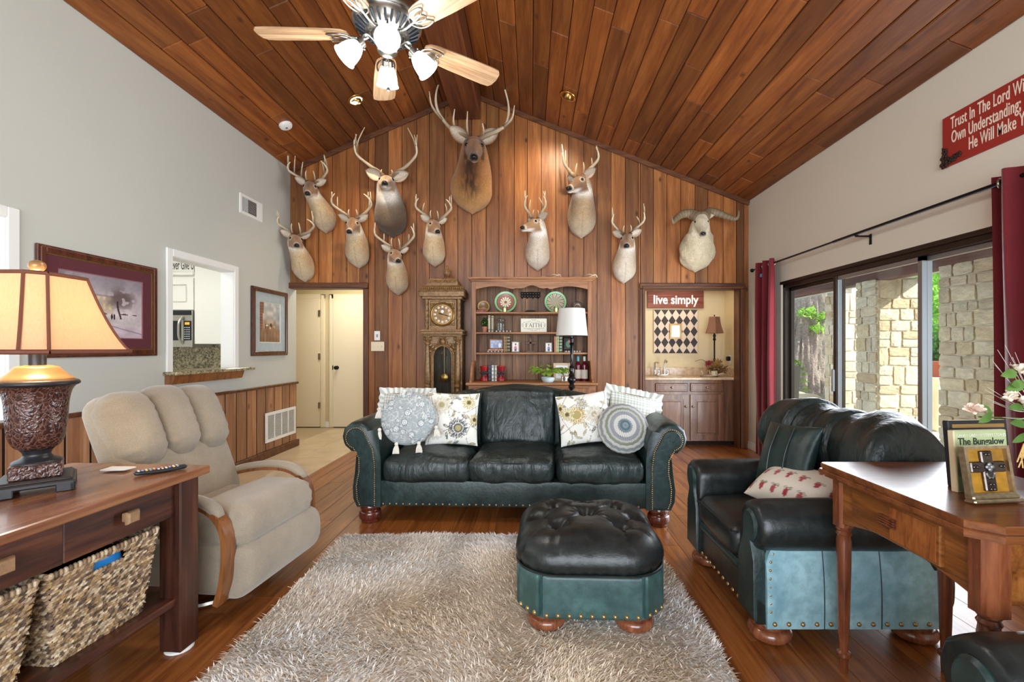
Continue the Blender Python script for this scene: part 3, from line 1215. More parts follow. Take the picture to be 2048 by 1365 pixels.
def nails(mb, pts, nrm, r):
    """small brass domes along pts facing nrm"""
    nrm = Vector(nrm).normalized()
    Rm = np.array(nrm.to_track_quat('Z', 'Y').to_matrix())
    for p in pts:
        mb.lathe([(r, 0), (r * 0.85, r * 0.45), (r * 0.45, r * 0.75), (0, r * 0.85)], p, 7, Rm)


def along(path, step):
    path = np.asarray(path, float)
    seg = np.linalg.norm(np.diff(path, axis=0), axis=1)
    cum = np.concatenate([[0], np.cumsum(seg)])
    t = np.arange(0, cum[-1] + 1e-6, step)
    return np.stack([np.interp(t, cum, path[:, k]) for k in range(path.shape[1])], 1)


def bun_foot(parent, loc, r, h, seg=24):
    pr = [(r * 0.72, 0), (r * 0.78, h * 0.04), (r * 0.80, h * 0.16), (r * 0.95, h * 0.22), (r, h * 0.42), (r * 0.95, h * 0.62), (r * 0.80, h * 0.68), (r * 0.86, h * 0.76), (r * 0.9, h * 0.9), (r * 0.86, h)]
    return MB().lathe(spline(pr, 24), (0, 0, 0), seg).build('bun_foot', MT['bun'], parent, loc=loc)


def wrinkle(P, amp, f, seed, ax=None):
    """crease-like displacement field"""
    q = P * np.asarray(ax if ax is not None else (1, 1, 1))
    n_ = vnoise(q, f, seed)
    w_ = vnoise(q, f * 2.1, seed + 5)
    ridge = 1 - np.abs(2 * n_ - 1)
    return amp * (ridge ** 3 - 0.3) + amp * 0.4 * (w_ - 0.5)


def cushion(parent, name, mat, c, d, r, crown=0.03, wr=0.006, seed=0, n=(26, 22, 10), R=None, pipe=True, sag=None):
    def fn(P, T):
        h = np.asarray(d) / 2
        u = P / h
        top = np.clip(u[:, 2], -1, 1)
        P = P.copy()
        P[:, 2] += crown * (1 - u[:, 0] ** 2) * (1 - 0.6 * u[:, 1] ** 2) * np.where(top > 0, top, 0.25 * top)
        P[:, 1] += -0.35 * crown * (1 - u[:, 0] ** 2) * np.clip(-u[:, 1], 0, 1)
        if sag is not None:
            P = sag(P, u)
        nn = u / (np.linalg.norm(u, axis=1, keepdims=True) + 1e-9)
        w_ = wrinkle(P + seed * 3.1, wr, 7.0, seed, (1.0, 1.0, 0.35)) * np.where(np.abs(u[:, 2]) < 0.75, 1.6, 0.9)
        return P + nn * w_[:, None]
    m = MB().rbox(c, d, r, n, fn, R)
    o = m.build(name, mat, parent, ang=80)
    return o


def rolled_arm(parent, side, prof, y0, y1, mat, pleat=0.006, ny=34, roll_c=None, name='arm'):
    """prof: xz outline (outer arm, left-handed for side=-1) extruded along y with gathered pleats on the roll near its front"""
    prof = np.asarray(prof, float)
    ys = np.linspace(0, 1, ny) ** 1.3
    P = np.zeros((ny, len(prof), 3))
    for i, t in enumerate(ys):
        q = prof.copy()
        if roll_c is not None:
            dv = q - roll_c[:2]
            rr = np.linalg.norm(dv, axis=1)
            w_ = np.clip(1 - np.abs(rr - roll_c[2]) / (roll_c[2] * 0.5), 0, 1)
            ang = np.arctan2(dv[:, 1], dv[:, 0])
            fr = math.exp(-(t * (y1 - y0)) / 0.10)
            am = pleat * w_ * (-np.abs(np.sin(ang * 5.5)) ** 0.35) * fr
            am += -0.018 * w_ * math.exp(-(t * (y1 - y0)) / 0.012)
            q = q + dv / np.maximum(rr, 1e-6)[:, None] * am[:, None]
        P[i, :, 0] = q[:, 0]
        P[i, :, 1] = y0 + (y1 - y0) * t
        P[i, :, 2] = q[:, 1]
    P[..., 0] *= -side
    P += 0.003 * (vnoise(P, 14, 3)[..., None] - 0.5)
    m = MB().surf(P, cv=True, flip=(side < 0))
    n_ = len(prof)
    m.f.append(tuple(range(n_)) if side > 0 else tuple(range(n_))[::-1])
    m.f.append(tuple(range((ny - 1) * n_, ny * n_))[::-1] if side > 0 else tuple(range((ny - 1) * n_, ny * n_)))
    m.m += [0, 0]
    return m.build(name, mat, parent, ang=60)


# ---- sofa (front faces the camera)
sofa = thing('leather_sofa', 'long dark green leather camelback sofa with rolled arms and brass nailheads', 'sofa', (-0.135, 3.25, 0), math.radians(-2.2))
HW = 1.235
# arm outline in (x from centre outward = +, z); built for the +x side and mirrored
xo = HW - 0.125
arc = [(xo + 0.118 * math.cos(t), 0.615 + 0.118 * math.sin(t)) for t in np.linspace(math.radians(150), math.radians(-95), 26)]
arm_prof = [(xo - 0.175, 0.12), (xo - 0.175, 0.45), (xo - 0.165, 0.60), (xo - 0.14, 0.675)] + arc + [(xo + 0.0, 0.47), (xo + 0.012, 0.36), (xo + 0.028, 0.26), (xo + 0.022, 0.18), (xo - 0.005, 0.12)]
arm_prof = np.array(arm_prof)
for sd in (-1, 1):
    pf = arm_prof.copy()
    rolled_arm(sofa, -sd, pf, 0.02, 0.93, MT['lea'], 0.010, roll_c=(xo, 0.615, 0.118))
    # face panel inside the nail line
    fp = [(xo - 0.135, 0.13), (xo - 0.135, 0.42), (xo - 0.12, 0.53)] + [(xo + 0.068 * math.cos(t), 0.612 + 0.068 * math.sin(t)) for t in np.linspace(math.radians(165), math.radians(-75), 20)] + [(xo - 0.03, 0.47), (xo - 0.03, 0.38), (xo - 0.012, 0.26), (xo - 0.018, 0.18), (xo - 0.035, 0.13)]
    fp = np.array(fp)
    m = MB().prism(np.column_stack([fp[:, 0] * sd, fp[:, 1]]), -0.03, 0.012, R=rotm(PI / 2), c=(0, 0.02, 0), inset=0.008)
    m.build('arm_front', MT['lea'], sofa)
    m = MB()
    path = np.array([(xo - 0.135, 0.135), (xo - 0.135, 0.42), (xo - 0.12, 0.53)] + [(xo + 0.072 * math.cos(t), 0.612 + 0.072 * math.sin(t)) for t in np.linspace(math.radians(165), math.radians(-75), 30)] + [(xo - 0.022, 0.47), (xo - 0.024, 0.38), (xo - 0.004, 0.27), (xo - 0.010, 0.18), (xo - 0.028, 0.135)])
    pts = along(path, 0.0135)
    nails(m, [(p[0] * sd, 0.008, p[1]) for p in pts], (0, -1, 0), 0.0052)
    m.build('nail_trim', MT['nail'], sofa)['kind'] = 'stuff'
    for yy in (0.085, 0.87):
        bun_foot(sofa, ((xo - 0.075) * sd, yy, 0), 0.078, 0.122)
# base
m = MB()
m.rbox((0, 0.46, 0.215), (2 * (xo - 0.16), 0.86, 0.19), 0.02, (12, 8, 4))
m.build('base', MT['lea'], sofa, ang=60)
m = MB()
nails(m, [(x_, 0.028, 0.142) for x_ in np.arange(-0.92, 0.93, 0.0475)], (0, -1, 0), 0.0078)
m.build('nail_trim', MT['nail'], sofa)['kind'] = 'stuff'
# back with camel top
nx, nv = 60, 20
xs = np.linspace(-1.10, 1.10, nx)
P = np.zeros((nx, nv, 3))
for i, x_ in enumerate(xs):
    t = abs(x_) / 1.10
    zt = 0.815 + 0.125 * (0.5 + 0.5 * math.cos(PI * min(1, t / 0.80))) - 0.02 * max(0, t - 0.8) / 0.2
    sec = [(0.72, 0.20), (0.72, 0.45), (0.715, zt - 0.10)] + [(0.80 + 0.085 * math.cos(a), zt - 0.085 + 0.085 * math.sin(a)) for a in np.linspace(PI * 0.95, 0.0, 10)] + [(0.90, zt - 0.2), (0.93, 0.4), (0.93, 0.12), (0.72, 0.12)]
    sec = np.array(sec)
    k = np.linspace(0, 1, len(sec))
    kk = np.linspace(0, 1, nv)
    P[i, :, 0] = x_
    P[i, :, 1] = np.interp(kk, k, sec[:, 0])
    P[i, :, 2] = np.interp(kk, k, sec[:, 1])
P[..., 2] += 0.008 * (vnoise(P, 9, 2) - 0.5)
m = MB().surf(P, cv=True)
m.build('back', MT['lea'], sofa, ang=60)
# back cushions with seams
for k, (xc, wd, ht) in enumerate(((-0.635, 0.60, 0.44), (0.0, 0.64, 0.505), (0.635, 0.60, 0.44))):
    def fnb(P, T, k=k, xc=xc, ht=ht):
        u = P / np.array([0.31, 0.12, ht / 2])
        P = P.copy()
        P[:, 1] -= 0.05 * np.clip(1 - u[:, 0] ** 2, 0, 1) * np.clip(1 - 0.5 * (u[:, 2] + 0.3) ** 2, 0, 1) * (u[:, 1] < 0.2)
        top = np.clip(u[:, 2], 0, 1)
        sl = 0.06 if k == 0 else (-0.06 if k == 2 else 0.0)
        P[:, 2] += top * (sl * (u[:, 0]) - (0.025 * u[:, 0] ** 2 if k == 1 else 0))
        w_ = wrinkle(np.stack([P[:, 0] + P[:, 2] * 0.9 + k, P[:, 1], P[:, 2] - 0.6 * np.abs(P[:, 0])], 1), 0.013, 5.5, 31 + k)
        P[:, 1] -= w_
        sm = np.exp(-((P[:, 2] - (ht / 2 - 0.075)) / 0.012) ** 2)
        P[:, 1] += 0.012 * sm * (u[:, 1] < 0)
        return P
    R_b = rotm(math.radians(-11))
    m = MB().rbox((xc, 0.665, 0.42 + ht / 2), (wd - 0.015, 0.20, ht), (0.06, 0.09, 0.07), (26, 8, 26), fnb, R_b)
    m.build('back_cushion', MT['leb'], sofa, ang=80)
# seat cushions
for k, xc in enumerate((-0.612, 0.0, 0.612)):
    o = cushion(sofa, 'seat_cushion', MT['leb'], (xc, 0.315, 0.385), (0.606, 0.64, 0.165), (0.05, 0.06, 0.06), 0.045, 0.016, 41 + k, (30, 24, 10))
    hw, y_ = 0.294, 0.004
    path = [(xc - hw, 0.20, 0.435), (xc - hw + 0.01, 0.03, 0.432), (xc - hw + 0.05, y_ + 0.012, 0.432), (xc - 0.12, y_ - 0.012, 0.441), (xc, y_ - 0.016, 0.445), (xc + 0.12, y_ - 0.012, 0.441), (xc + hw - 0.05, y_ + 0.012, 0.432), (xc + hw - 0.01, 0.03, 0.432), (xc + hw, 0.20, 0.435)]
    MB().tube(spline(path, 40), 0.0055, 6).build('piping', MT['piping'], o)
    path = [(p[0], p[1] + 0.012, p[2] - 0.122) for p in path]
    MB().tube(spline(path, 40), 0.0055, 6).build('piping', MT['piping'], o)


# ---- tufted ottoman
ott = thing('leather_ottoman', 'octagonal dark green leather ottoman with button-tufted top on the rug', 'ottoman', (0.276, 2.315, 0.03), math.radians(-2.5))


def octa(hw, ch):
    return [(-hw + ch, -hw), (hw - ch, -hw), (hw, -hw + ch), (hw, hw - ch), (hw - ch, hw), (-hw + ch, hw), (-hw, hw - ch), (-hw, -hw + ch)]


oc = np.array(octa(0.314, 0.095))
m = MB().prism(oc, 0.055, 0.245)
m.build('base', MT['leo'], ott, smooth=False)
for i in range(8):
    a, b = oc[i], oc[(i + 1) % 8]
    n_ = Vector(((b - a)[1], -(b - a)[0], 0)).normalized()
    ln = float(np.linalg.norm(b - a))
    mid = (a + b) / 2
    rz = math.atan2((b - a)[1], (b - a)[0])
    MB().rbox((mid[0] + n_.x * 0.004, mid[1] + n_.y * 0.004, 0.150), (ln - 0.006, 0.03, 0.188), 0.012, (8, 2, 6), None, rotm(0, 0, rz)).build('side_panel', MT['leo'], ott, ang=60)
    m = MB()
    k_ = max(2, int(round(ln / 0.047)))
    nails(m, [((a + (b - a) * ((j + 0.5) / k_))[0] + n_.x * 0.019, (a + (b - a) * ((j + 0.5) / k_))[1] + n_.y * 0.019, 0.076) for j in range(k_)], n_, 0.0105)
    m.build('nail_trim', MT['nail'], ott)['kind'] = 'stuff'
nr, na = 40, 144
ang = np.linspace(0, 2 * PI, na, endpoint=False)
pa = np.array(octa(0.332, 0.11))


def octr(a, poly):
    d = np.array([math.cos(a), math.sin(a)])
    best = 1e9
    for i in range(8):
        p, q = poly[i], poly[(i + 1) % 8]
        e = q - p
        den = d[0] * e[1] - d[1] * e[0]
        if abs(den) > 1e-9:
            t = (p[0] * e[1] - p[1] * e[0]) / den
            s = (p[0] * d[1] - p[1] * d[0]) / den
            if t > 0 and -1e-6 <= s <= 1 + 1e-6:
                best = min(best, t)
    return best


Ro = np.array([octr(a, pa) for a in ang])
Ro = sum(np.roll(Ro, k) for k in range(-4, 5)) / 9
pits = [(0.0, 0.0), (-0.15, -0.13), (0.15, -0.13), (-0.15, 0.14), (0.15, 0.14), (0.0, 0.22), (-0.24, 0.02), (0.24, 0.02), (0.0, -0.0)]
t = np.linspace(0, 1, nr)
# radial profile: centre top -> shoulder -> side -> under edge
pr = spline([(0.0, 0.432), (0.35, 0.427), (0.65, 0.412), (0.86, 0.380), (0.98, 0.335), (1.02, 0.29), (0.985, 0.255), (0.95, 0.243)], nr)
P = np.zeros((nr, na, 3))
rad = pr[:, 0:1] * Ro[None, :]
P[..., 0] = rad * np.cos(ang)
P[..., 1] = rad * np.sin(ang)
P[..., 2] = pr[:, 1:2]
dz = np.zeros((nr, na))
for (px_, py_) in pits[:-1]:
    d2 = (P[..., 0] - px_) ** 2 + (P[..., 1] - py_) ** 2
    dz += 0.052 * np.exp(-d2 / 0.0014) + 0.026 * np.exp(-d2 / 0.009)


def segd(ax, ay, bx, by):
    px_, py_ = P[..., 0] - ax, P[..., 1] - ay
    ex, ey = bx - ax, by - ay
    u = np.clip((px_ * ex + py_ * ey) / (ex * ex + ey * ey), 0, 1)
    return np.hypot(px_ - u * ex, py_ - u * ey)


cre = np.zeros((nr, na))
for a, b in ((0, 1), (0, 2), (0, 3), (0, 4), (1, 6), (3, 6), (2, 7), (4, 7), (3, 5), (4, 5)):
    cre = np.maximum(cre, np.exp(-(segd(*pits[a], *pits[b]) / 0.008) ** 2))
for (a, e) in ((1, (-0.17, -0.40)), (2, (0.17, -0.40)), (3, (-0.17, 0.42)), (4, (0.17, 0.42)), (6, (-0.42, 0.02)), (7, (0.42, 0.02)), (5, (0, 0.42)), (1, (-0.36, -0.27)), (2, (0.36, -0.27))):
    cre = np.maximum(cre, np.exp(-(segd(*pits[a], *e) / 0.006) ** 2))
side = np.clip((0.40 - pr[:, 1:2]) / 0.1, 0, 1)
P[..., 2] -= dz + 0.011 * cre * (1 - side)
shr = 1 - 0.014 * cre * side / 0.35 * 0.5
P[..., 0] *= shr
P[..., 1] *= shr
# radial gathers around the pits
for (px_, py_) in pits[:-1]:
    dx, dy = P[..., 0] - px_, P[..., 1] - py_
    rr = np.hypot(dx, dy)
    P[..., 2] += 0.0030 * np.sin(np.arctan2(dy, dx) * 11 + px_ * 40) * np.exp(-((rr - 0.045) / 0.03) ** 2)
gath = 0.0035 * np.sin(ang * 46) * np.exp(-((pr[:, 1:2] - 0.26) / 0.02) ** 2)
P[..., 0] += gath * np.cos(ang)
P[..., 1] += gath * np.sin(ang)
P[..., 2] += 0.004 * (vnoise(P, 11, 6) - 0.5)
m = MB().surf(P, cv=True)
m.build('tufted_cushion', MT['lec'], ott, ang=80)
for (px_, py_) in pits[:-1]:
    MB().ball((px_, py_, 0.352), (0.011, 0.011, 0.006), 6).build('button', MT['lec'], ott)
MB().tube([(1.0 * r_ * math.cos(a), 1.0 * r_ * math.sin(a), 0.246) for a, r_ in zip(np.append(ang, ang[0]), np.append(Ro, Ro[0]))], 0.006, 6, cap=False).build('welt', MT['lec'], ott)
for sx in (-1, 1):
    for sy in (-1, 1):
        MB().lathe(spline([(0.06, -0.022), (0.078, -0.014), (0.088, 0.010), (0.080, 0.030), (0.064, 0.036), (0.070, 0.048), (0.06, 0.058)], 18), seg=24).build('bun_foot', MT['bunl'], ott, loc=(sx * 0.195, sy * 0.225, 0))


# ---- club armchair (local front faces -Y; placed turned to face the rug)
def armchair(label, loc, rz):
    ch = thing('club_armchair', label, 'armchair', loc, rz, 'green leather club armchairs')
    hw = 0.45
    xo = hw - 0.085
    rz_ = 0.492
    R1 = 0.108
    arc = [(xo + R1 * 1.06 * math.cos(t), rz_ + R1 * math.sin(t)) for t in np.linspace(math.radians(160), math.radians(-80), 24)]
    prof = np.array([(xo - 0.115, 0.09), (xo - 0.115, 0.30), (xo - 0.118, 0.42), (xo - 0.11, 0.50)] + arc + [(xo + 0.03, 0.38), (xo + 0.045, 0.30), (xo + 0.05, 0.2), (xo + 0.055, 0.09)])
    for sd in (-1, 1):
        rolled_arm(ch, -sd, prof, 0.05, 0.76, MT['lec'], 0.007, roll_c=(xo, rz_, R1))
        # teal outer side panel with two seams, flaring at the back
        ys = np.linspace(0.085, 0.80, 28)
        zs = np.linspace(0.078, 0.47, 14)
        P = np.zeros((28, 14, 3))
        for i, y_ in enumerate(ys):
            for j, z_ in enumerate(zs):
                x_ = xo + 0.068 - 0.03 * ((z_ - 0.08) / 0.4) + 0.012 * math.sin((z_ - 0.08) / 0.4 * PI)
                fl = 0.05 * max(0, (y_ - 0.62) / 0.2) ** 1.5 * (1 - (z_ - 0.08) / 0.4)
                fr = 0.06 * max(0, (z_ - 0.36) / 0.11) * max(0, 1 - (y_ - 0.085) / 0.12)
                P[i, j] = (x_ * sd, y_ + fl + fr, z_)
        seam = np.exp(-((ys - 0.33) / 0.006) ** 2) + np.exp(-((ys - 0.57) / 0.006) ** 2)
        P[..., 0] -= sd * 0.006 * seam[:, None]
        m = MB().surf(P, flip=(sd > 0))
        Q = P.copy()
        Q[..., 0] -= sd * 0.05
        m.surf(Q, flip=(sd < 0))
        m.surf(np.stack([P[:, 0], Q[:, 0]], 0), flip=(sd > 0))
        m.surf(np.stack([P[-1], Q[-1]], 0), flip=(sd < 0))
        m.surf(np.stack([P[0], Q[0]], 0), flip=(sd > 0))
        sp_ = m.build('side_panel', MT['let'], ch, ang=60)
        for y_ in (0.33, 0.57):
            i_ = int(np.argmin(np.abs(ys - y_)))
            MB().tube(P[i_] + np.array([sd * 0.001, 0, 0]), 0.0022, 5).build('seam', MT['piping'], sp_)
        m = MB()
        nails(m, [((xo + 0.069) * sd, y_, 0.100) for y_ in np.arange(0.115, 0.835, 0.0585)], (sd, 0, 0), 0.0105)
        path = [((xo + 0.066) * sd, 0.100, 0.15), ((xo + 0.060) * sd, 0.100, 0.32), ((xo + 0.05) * sd, 0.115, 0.38), ((xo + 0.045) * sd, 0.15, 0.42), ((xo + 0.045) * sd, 0.19, 0.44)]
        nails(m, along(spline(path, 20), 0.034), (sd, 0, 0), 0.0068)
        m.build('nail_trim', MT['nail'], ch)['kind'] = 'stuff'
        # front upright facing with round end
        fp = [(xo - 0.10, 0.10), (xo - 0.10, 0.33), (xo - 0.06, 0.42)] + [(xo + 0.058 * math.cos(t), rz_ + 0.066 * math.sin(t)) for t in np.linspace(math.radians(200), math.radians(-50), 18)] + [(xo + 0.02, 0.42), (xo + 0.05, 0.34), (xo + 0.052, 0.10)]
        m = MB().prism(np.array([(p[0] * sd, p[1]) for p in fp]), -0.04, 0.014, R=rotm(PI / 2), c=(0, 0.05, 0), inset=0.010)
        m.build('arm_front', MT['lea'], ch)
        for yy in (0.135, 0.76):
            MB().lathe(spline([(0.065, 0), (0.082, 0.010), (0.09, 0.032), (0.08, 0.052), (0.062, 0.058), (0.068, 0.070), (0.06, 0.09)], 20), seg=24).build('bun_foot', MT['bunl'], ch, loc=((xo - 0.015) * sd, yy, 0))
    MB().rbox((0, 0.46, 0.20), (2 * (xo - 0.105), 0.80, 0.22), 0.02, (8, 8, 4)).build('base', MT['lec'], ch, ang=60)
    MB().rbox((0, 0.065, 0.255), (2 * (xo - 0.11), 0.035, 0.05), 0.016, (10, 3, 3)).build('front_roll', MT['lea'], ch, ang=60)
    m = MB()
    nails(m, [(x_, 0.058, 0.105) for x_ in np.arange(-0.34, 0.35, 0.056)], (0, -1, 0), 0.010)
    m.build('nail_trim', MT['nail'], ch)['kind'] = 'stuff'
    o = cushion(ch, 'seat_cushion', MT['lec'], (0, 0.345, 0.355), (2 * (xo - 0.122), 0.62, 0.15), (0.05, 0.055, 0.055), 0.035, 0.007, 61, (20, 20, 8))
    hx = xo - 0.14
    MB().tube(spline([(-hx, 0.4, 0.40), (-hx, 0.06, 0.40), (-hx + 0.05, 0.035, 0.402), (0, 0.022, 0.412), (hx - 0.05, 0.035, 0.402), (hx, 0.06, 0.40), (hx, 0.4, 0.40)], 40), 0.006, 6).build('piping', MT['piping'], o)
    # puffed barrel back with channels
    nx, nv = 96, 44
    us = np.linspace(-1, 1, nx)
    P = np.zeros((nx, nv, 3))
    seams = (-0.46, -0.16, 0.14, 0.44)
    for i, u in enumerate(us):
        e = max(0.0, (abs(u) - 0.80) / 0.20)
        rr = math.sqrt(max(0.0, 1 - e ** 2.2))
        puff = 1 - sum((0.19 if abs(s_) > 0.3 else 0.11) * math.exp(-((u - s_) / 0.024) ** 2) for s_ in seams)
        puff *= 1 + 0.05 * math.cos(u * PI * 3.7)
        wing = 0.10 * abs(u) ** 3
        big = (1.16 if abs(u) > 0.45 else 1.05 + 0.11 * lin_up(np.array(abs(u)), 0.38, 0.46)) + 0.04 * abs(u)
        sec = spline([(0.72, 0.36), (0.66, 0.46), (0.665, 0.56), (0.655, 0.60), (0.585, 0.66), (0.555, 0.76), (0.60, 0.87), (0.70, 0.925), (0.81, 0.90), (0.885, 0.81), (0.90, 0.70), (0.875, 0.60), (0.88, 0.45), (0.90, 0.30), (0.91, 0.12), (0.80, 0.12)], nv)
        c0 = np.array([0.735, 0.745])
        up = np.clip((sec[:, 1] - 0.57) / 0.06, 0, 1)
        q = c0 + (sec - c0) * np.where(up > 0, 1 + (puff * big - 1) * up, 1)[:, None]
        # gathers under the roll
        ga = np.exp(-((sec[:, 1] - 0.60) / 0.055) ** 2) * (sec[:, 0] < 0.73)
        q[:, 0] += 0.013 * math.sin(u * 74) * ga
        ga2 = np.exp(-((sec[:, 1] - 0.62) / 0.06) ** 2) * (sec[:, 0] > 0.8)
        q[:, 0] += 0.012 * math.sin(u * 70) * ga2
        cen = np.array([0.76, 0.70])
        q = cen + (q - cen) * (0.35 + 0.65 * rr) if e > 0 else q
        lowm = np.clip((0.55 - sec[:, 1]) / 0.1, 0, 1)
        P[i, :, 0] = u * 0.495 * (1 - 0.12 * lowm)
        P[i, :, 1] = q[:, 0] - wing * np.clip((sec[:, 1] - 0.4) / 0.3, 0, 1)
        P[i, :, 2] = np.maximum(q[:, 1], 0.10)
    P += 0.004 * (vnoise(P, 10, 8)[..., None] - 0.5)
    m = MB().surf(P, cv=True)
    m.f.append(tuple(range(nv)))
    m.f.append(tuple(range((nx - 1) * nv, nx * nv))[::-1])
    m.m += [0, 0]
    m.build('tufted_back', MT['leb'], ch, ang=80)
    return ch


CH1 = armchair('green leather club armchair beside the patio door, facing the ottoman', (0.90, 2.37, 0), math.radians(-90))
CH2 = dup(CH1, (0.94, 0.675, 0), (0, 0, math.radians(-91)), 'second green leather club armchair, only its arm showing below the corner table')
# ---------------------------------------------------------------- recliner
MT['chen'] = fabric('beige_chenille', C(160, 147, 128), 420, 0.5, 0.92, 0.16, 0.5)
MT['armw'] = wood('recliner_arm_wood', [C(98, 56, 28), C(138, 86, 48), C(158, 104, 62)], 'Z', 0.3, 24, 0.1, bump=0.05, var=0.05, coat=0.4)
rec = thing('recliner', 'beige chenille recliner with channelled head pillow and bent wood arms', 'recliner', (-1.345, 2.42, 0), math.radians(84))


def chfn(amp, seed, f=6.0):
    def fn(P, T):
        return P + 0.5 * amp * (np.stack([vnoise(P, f, seed), vnoise(P, f, seed + 1), vnoise(P, f, seed + 2)], 1) - 0.5)
    return fn


MB().rbox((0, 0.30, 0.265), (0.53, 0.56, 0.29), 0.05, (8, 8, 6), chfn(0.01, 1)).build('body', MT['chen'], rec, ang=80)
for sd in (-1, 1):
    MB().rbox((sd * 0.285, 0.33, 0.235), (0.05, 0.58, 0.24), 0.02, (2, 10, 6), chfn(0.006, 4)).build('side_skirt', MT['chen'], rec, ang=80)


def roll_fn(P, T):
    u = P / np.array([0.30, 0.2, 0.11])
    P = P.copy()
    P[:, 2] += 0.012 * np.cos(u[:, 0] * 1.3)
    g = np.clip((np.abs(u[:, 0]) - 0.72) / 0.28, 0, 1)
    P[:, 2] += 0.010 * np.sin(P[:, 1] * 130) * g
    P[:, 1] += 0.008 * np.sin(P[:, 2] * 150) * g
    return P


MB().rbox((0, 0.105, 0.40), (0.60, 0.36, 0.215), (0.09, 0.10, 0.10), (30, 24, 18), roll_fn).build('seat_roll', MT['chen'], rec, ang=80)
MB().rbox((0, 0.36, 0.405), (0.54, 0.34, 0.12), (0.05, 0.05, 0.05), (10, 8, 4), chfn(0.01, 8)).build('seat', MT['chen'], rec, ang=80)


def foot_fn(P, T):
    P = P.copy()
    P[:, 1] -= 0.030 * np.cos(np.clip(P[:, 2] / 0.16, -1, 1) * PI / 2)
    P[:, 1] += 0.05 * np.clip(-P[:, 2] / 0.14, 0, 1) ** 2
    return P


MB().rbox((0, -0.02, 0.215), (0.60, 0.12, 0.26), (0.05, 0.05, 0.06), (16, 8, 14), foot_fn).build('footrest', MT['chen'], rec, ang=80)
Rb = rotm(math.radians(-23))


def back_fn(P, T):
    P = P.copy()
    u = P[:, 2] / 0.36
    P[:, 1] -= 0.02 * np.cos(np.clip(u, -1, 1) * PI / 2)
    P[:, 0] *= 1 - 0.08 * np.clip(u, 0, 1) ** 2
    return P + 0.006 * (np.stack([vnoise(P, 7, 3)] * 3, 1) - 0.5)


MB().rbox((0, 0.600, 0.69), (0.66, 0.17, 0.70), (0.07, 0.07, 0.09), (14, 6, 16), back_fn, Rb).build('back', MT['chen'], rec, ang=80)
for k, xc in enumerate((-0.205, 0.0, 0.205)):
    def pf(P, T, k=k):
        u = P / np.array([0.11, 0.09, 0.2])
        P = P.copy()
        P[:, 1] -= 0.035 * np.clip(1 - u[:, 0] ** 2, 0, 1) * np.clip(1 - 0.7 * u[:, 2] ** 2, 0, 1) * (u[:, 1] < 0.3)
        e = np.clip((np.abs(u[:, 0]) - 0.45) / 0.5, 0, 1) * (u[:, 1] < 0.5)
        P[:, 1] += 0.007 * np.sin(P[:, 2] * 120 + k) * e
        b = np.clip((-u[:, 2] - 0.5) / 0.5, 0, 1)
        P[:, 0] *= 1 - 0.25 * b ** 2
        P[:, 1] += 0.006 * np.sin(P[:, 0] * 150) * b
        return P
    MB().rbox((xc, 0.605, 0.842 + (0.015 if k == 1 else 0)), (0.245, 0.19, 0.40), (0.09, 0.09, 0.12), (16, 12, 26), pf, Rb).build('head_pillow', MT['chen'], rec, ang=80)
for sd in (-1, 1):
    pth = spline([(0.56, 0.37), (0.50, 0.485), (0.34, 0.535), (0.18, 0.545), (0.07, 0.515), (0.005, 0.44), (-0.012, 0.33), (0.0, 0.20), (0.03, 0.095)], 44)
    nrm = np.gradient(pth, axis=0)
    nrm = np.column_stack([nrm[:, 1], -nrm[:, 0]]) / np.linalg.norm(nrm, axis=1)[:, None]
    w_, t_ = 0.029, 0.013
    P = np.zeros((44, 4, 3))
    for j, (a, b) in enumerate(((-w_, -t_), (w_, -t_), (w_, t_), (-w_, t_))):
        P[:, j, 0] = sd * 0.322 + a
        P[:, j, 1] = pth[:, 0] + nrm[:, 0] * b
        P[:, j, 2] = pth[:, 1] + nrm[:, 1] * b
    m = MB().surf(P, cv=True)
    m.f += [(0, 1, 2, 3), tuple(range(172, 176))[::-1]]
    m.m += [0, 0]
    arm = m.build('arm', MT['armw'], rec, ang=40)
    q = pth[2:26]
    pts = np.column_stack([np.full(len(q), sd * 0.322), q[:, 0], q[:, 1] + 0.017])
    rr = 0.036 * np.minimum(1, 0.55 + np.minimum(np.arange(24), 23 - np.arange(24)) / 5.0)
    MB().tube(pts, rr, 12, flat=0.60, up=(0, 0, 1)).build('arm_pad', MT['chen'], arm, ang=80)
a_ = np.linspace(0, 2 * PI, 41)
MB().tube([(0.27 * math.cos(t), 0.36 + 0.27 * math.sin(t), 0.022) for t in a_], 0.018, 8, cap=False).build('base_ring', MT['nickel'], rec)
m = MB()
m.box((0, 0.36, 0.05), (0.5, 0.05, 0.03), 0.005)
m.box((0, 0.36, 0.05), (0.05, 0.5, 0.03), 0.005)
m.lathe([(0.05, 0.03), (0.05, 0.13)], (0, 0.36, 0))
m.build('base_cross', MT['blackm'], rec)

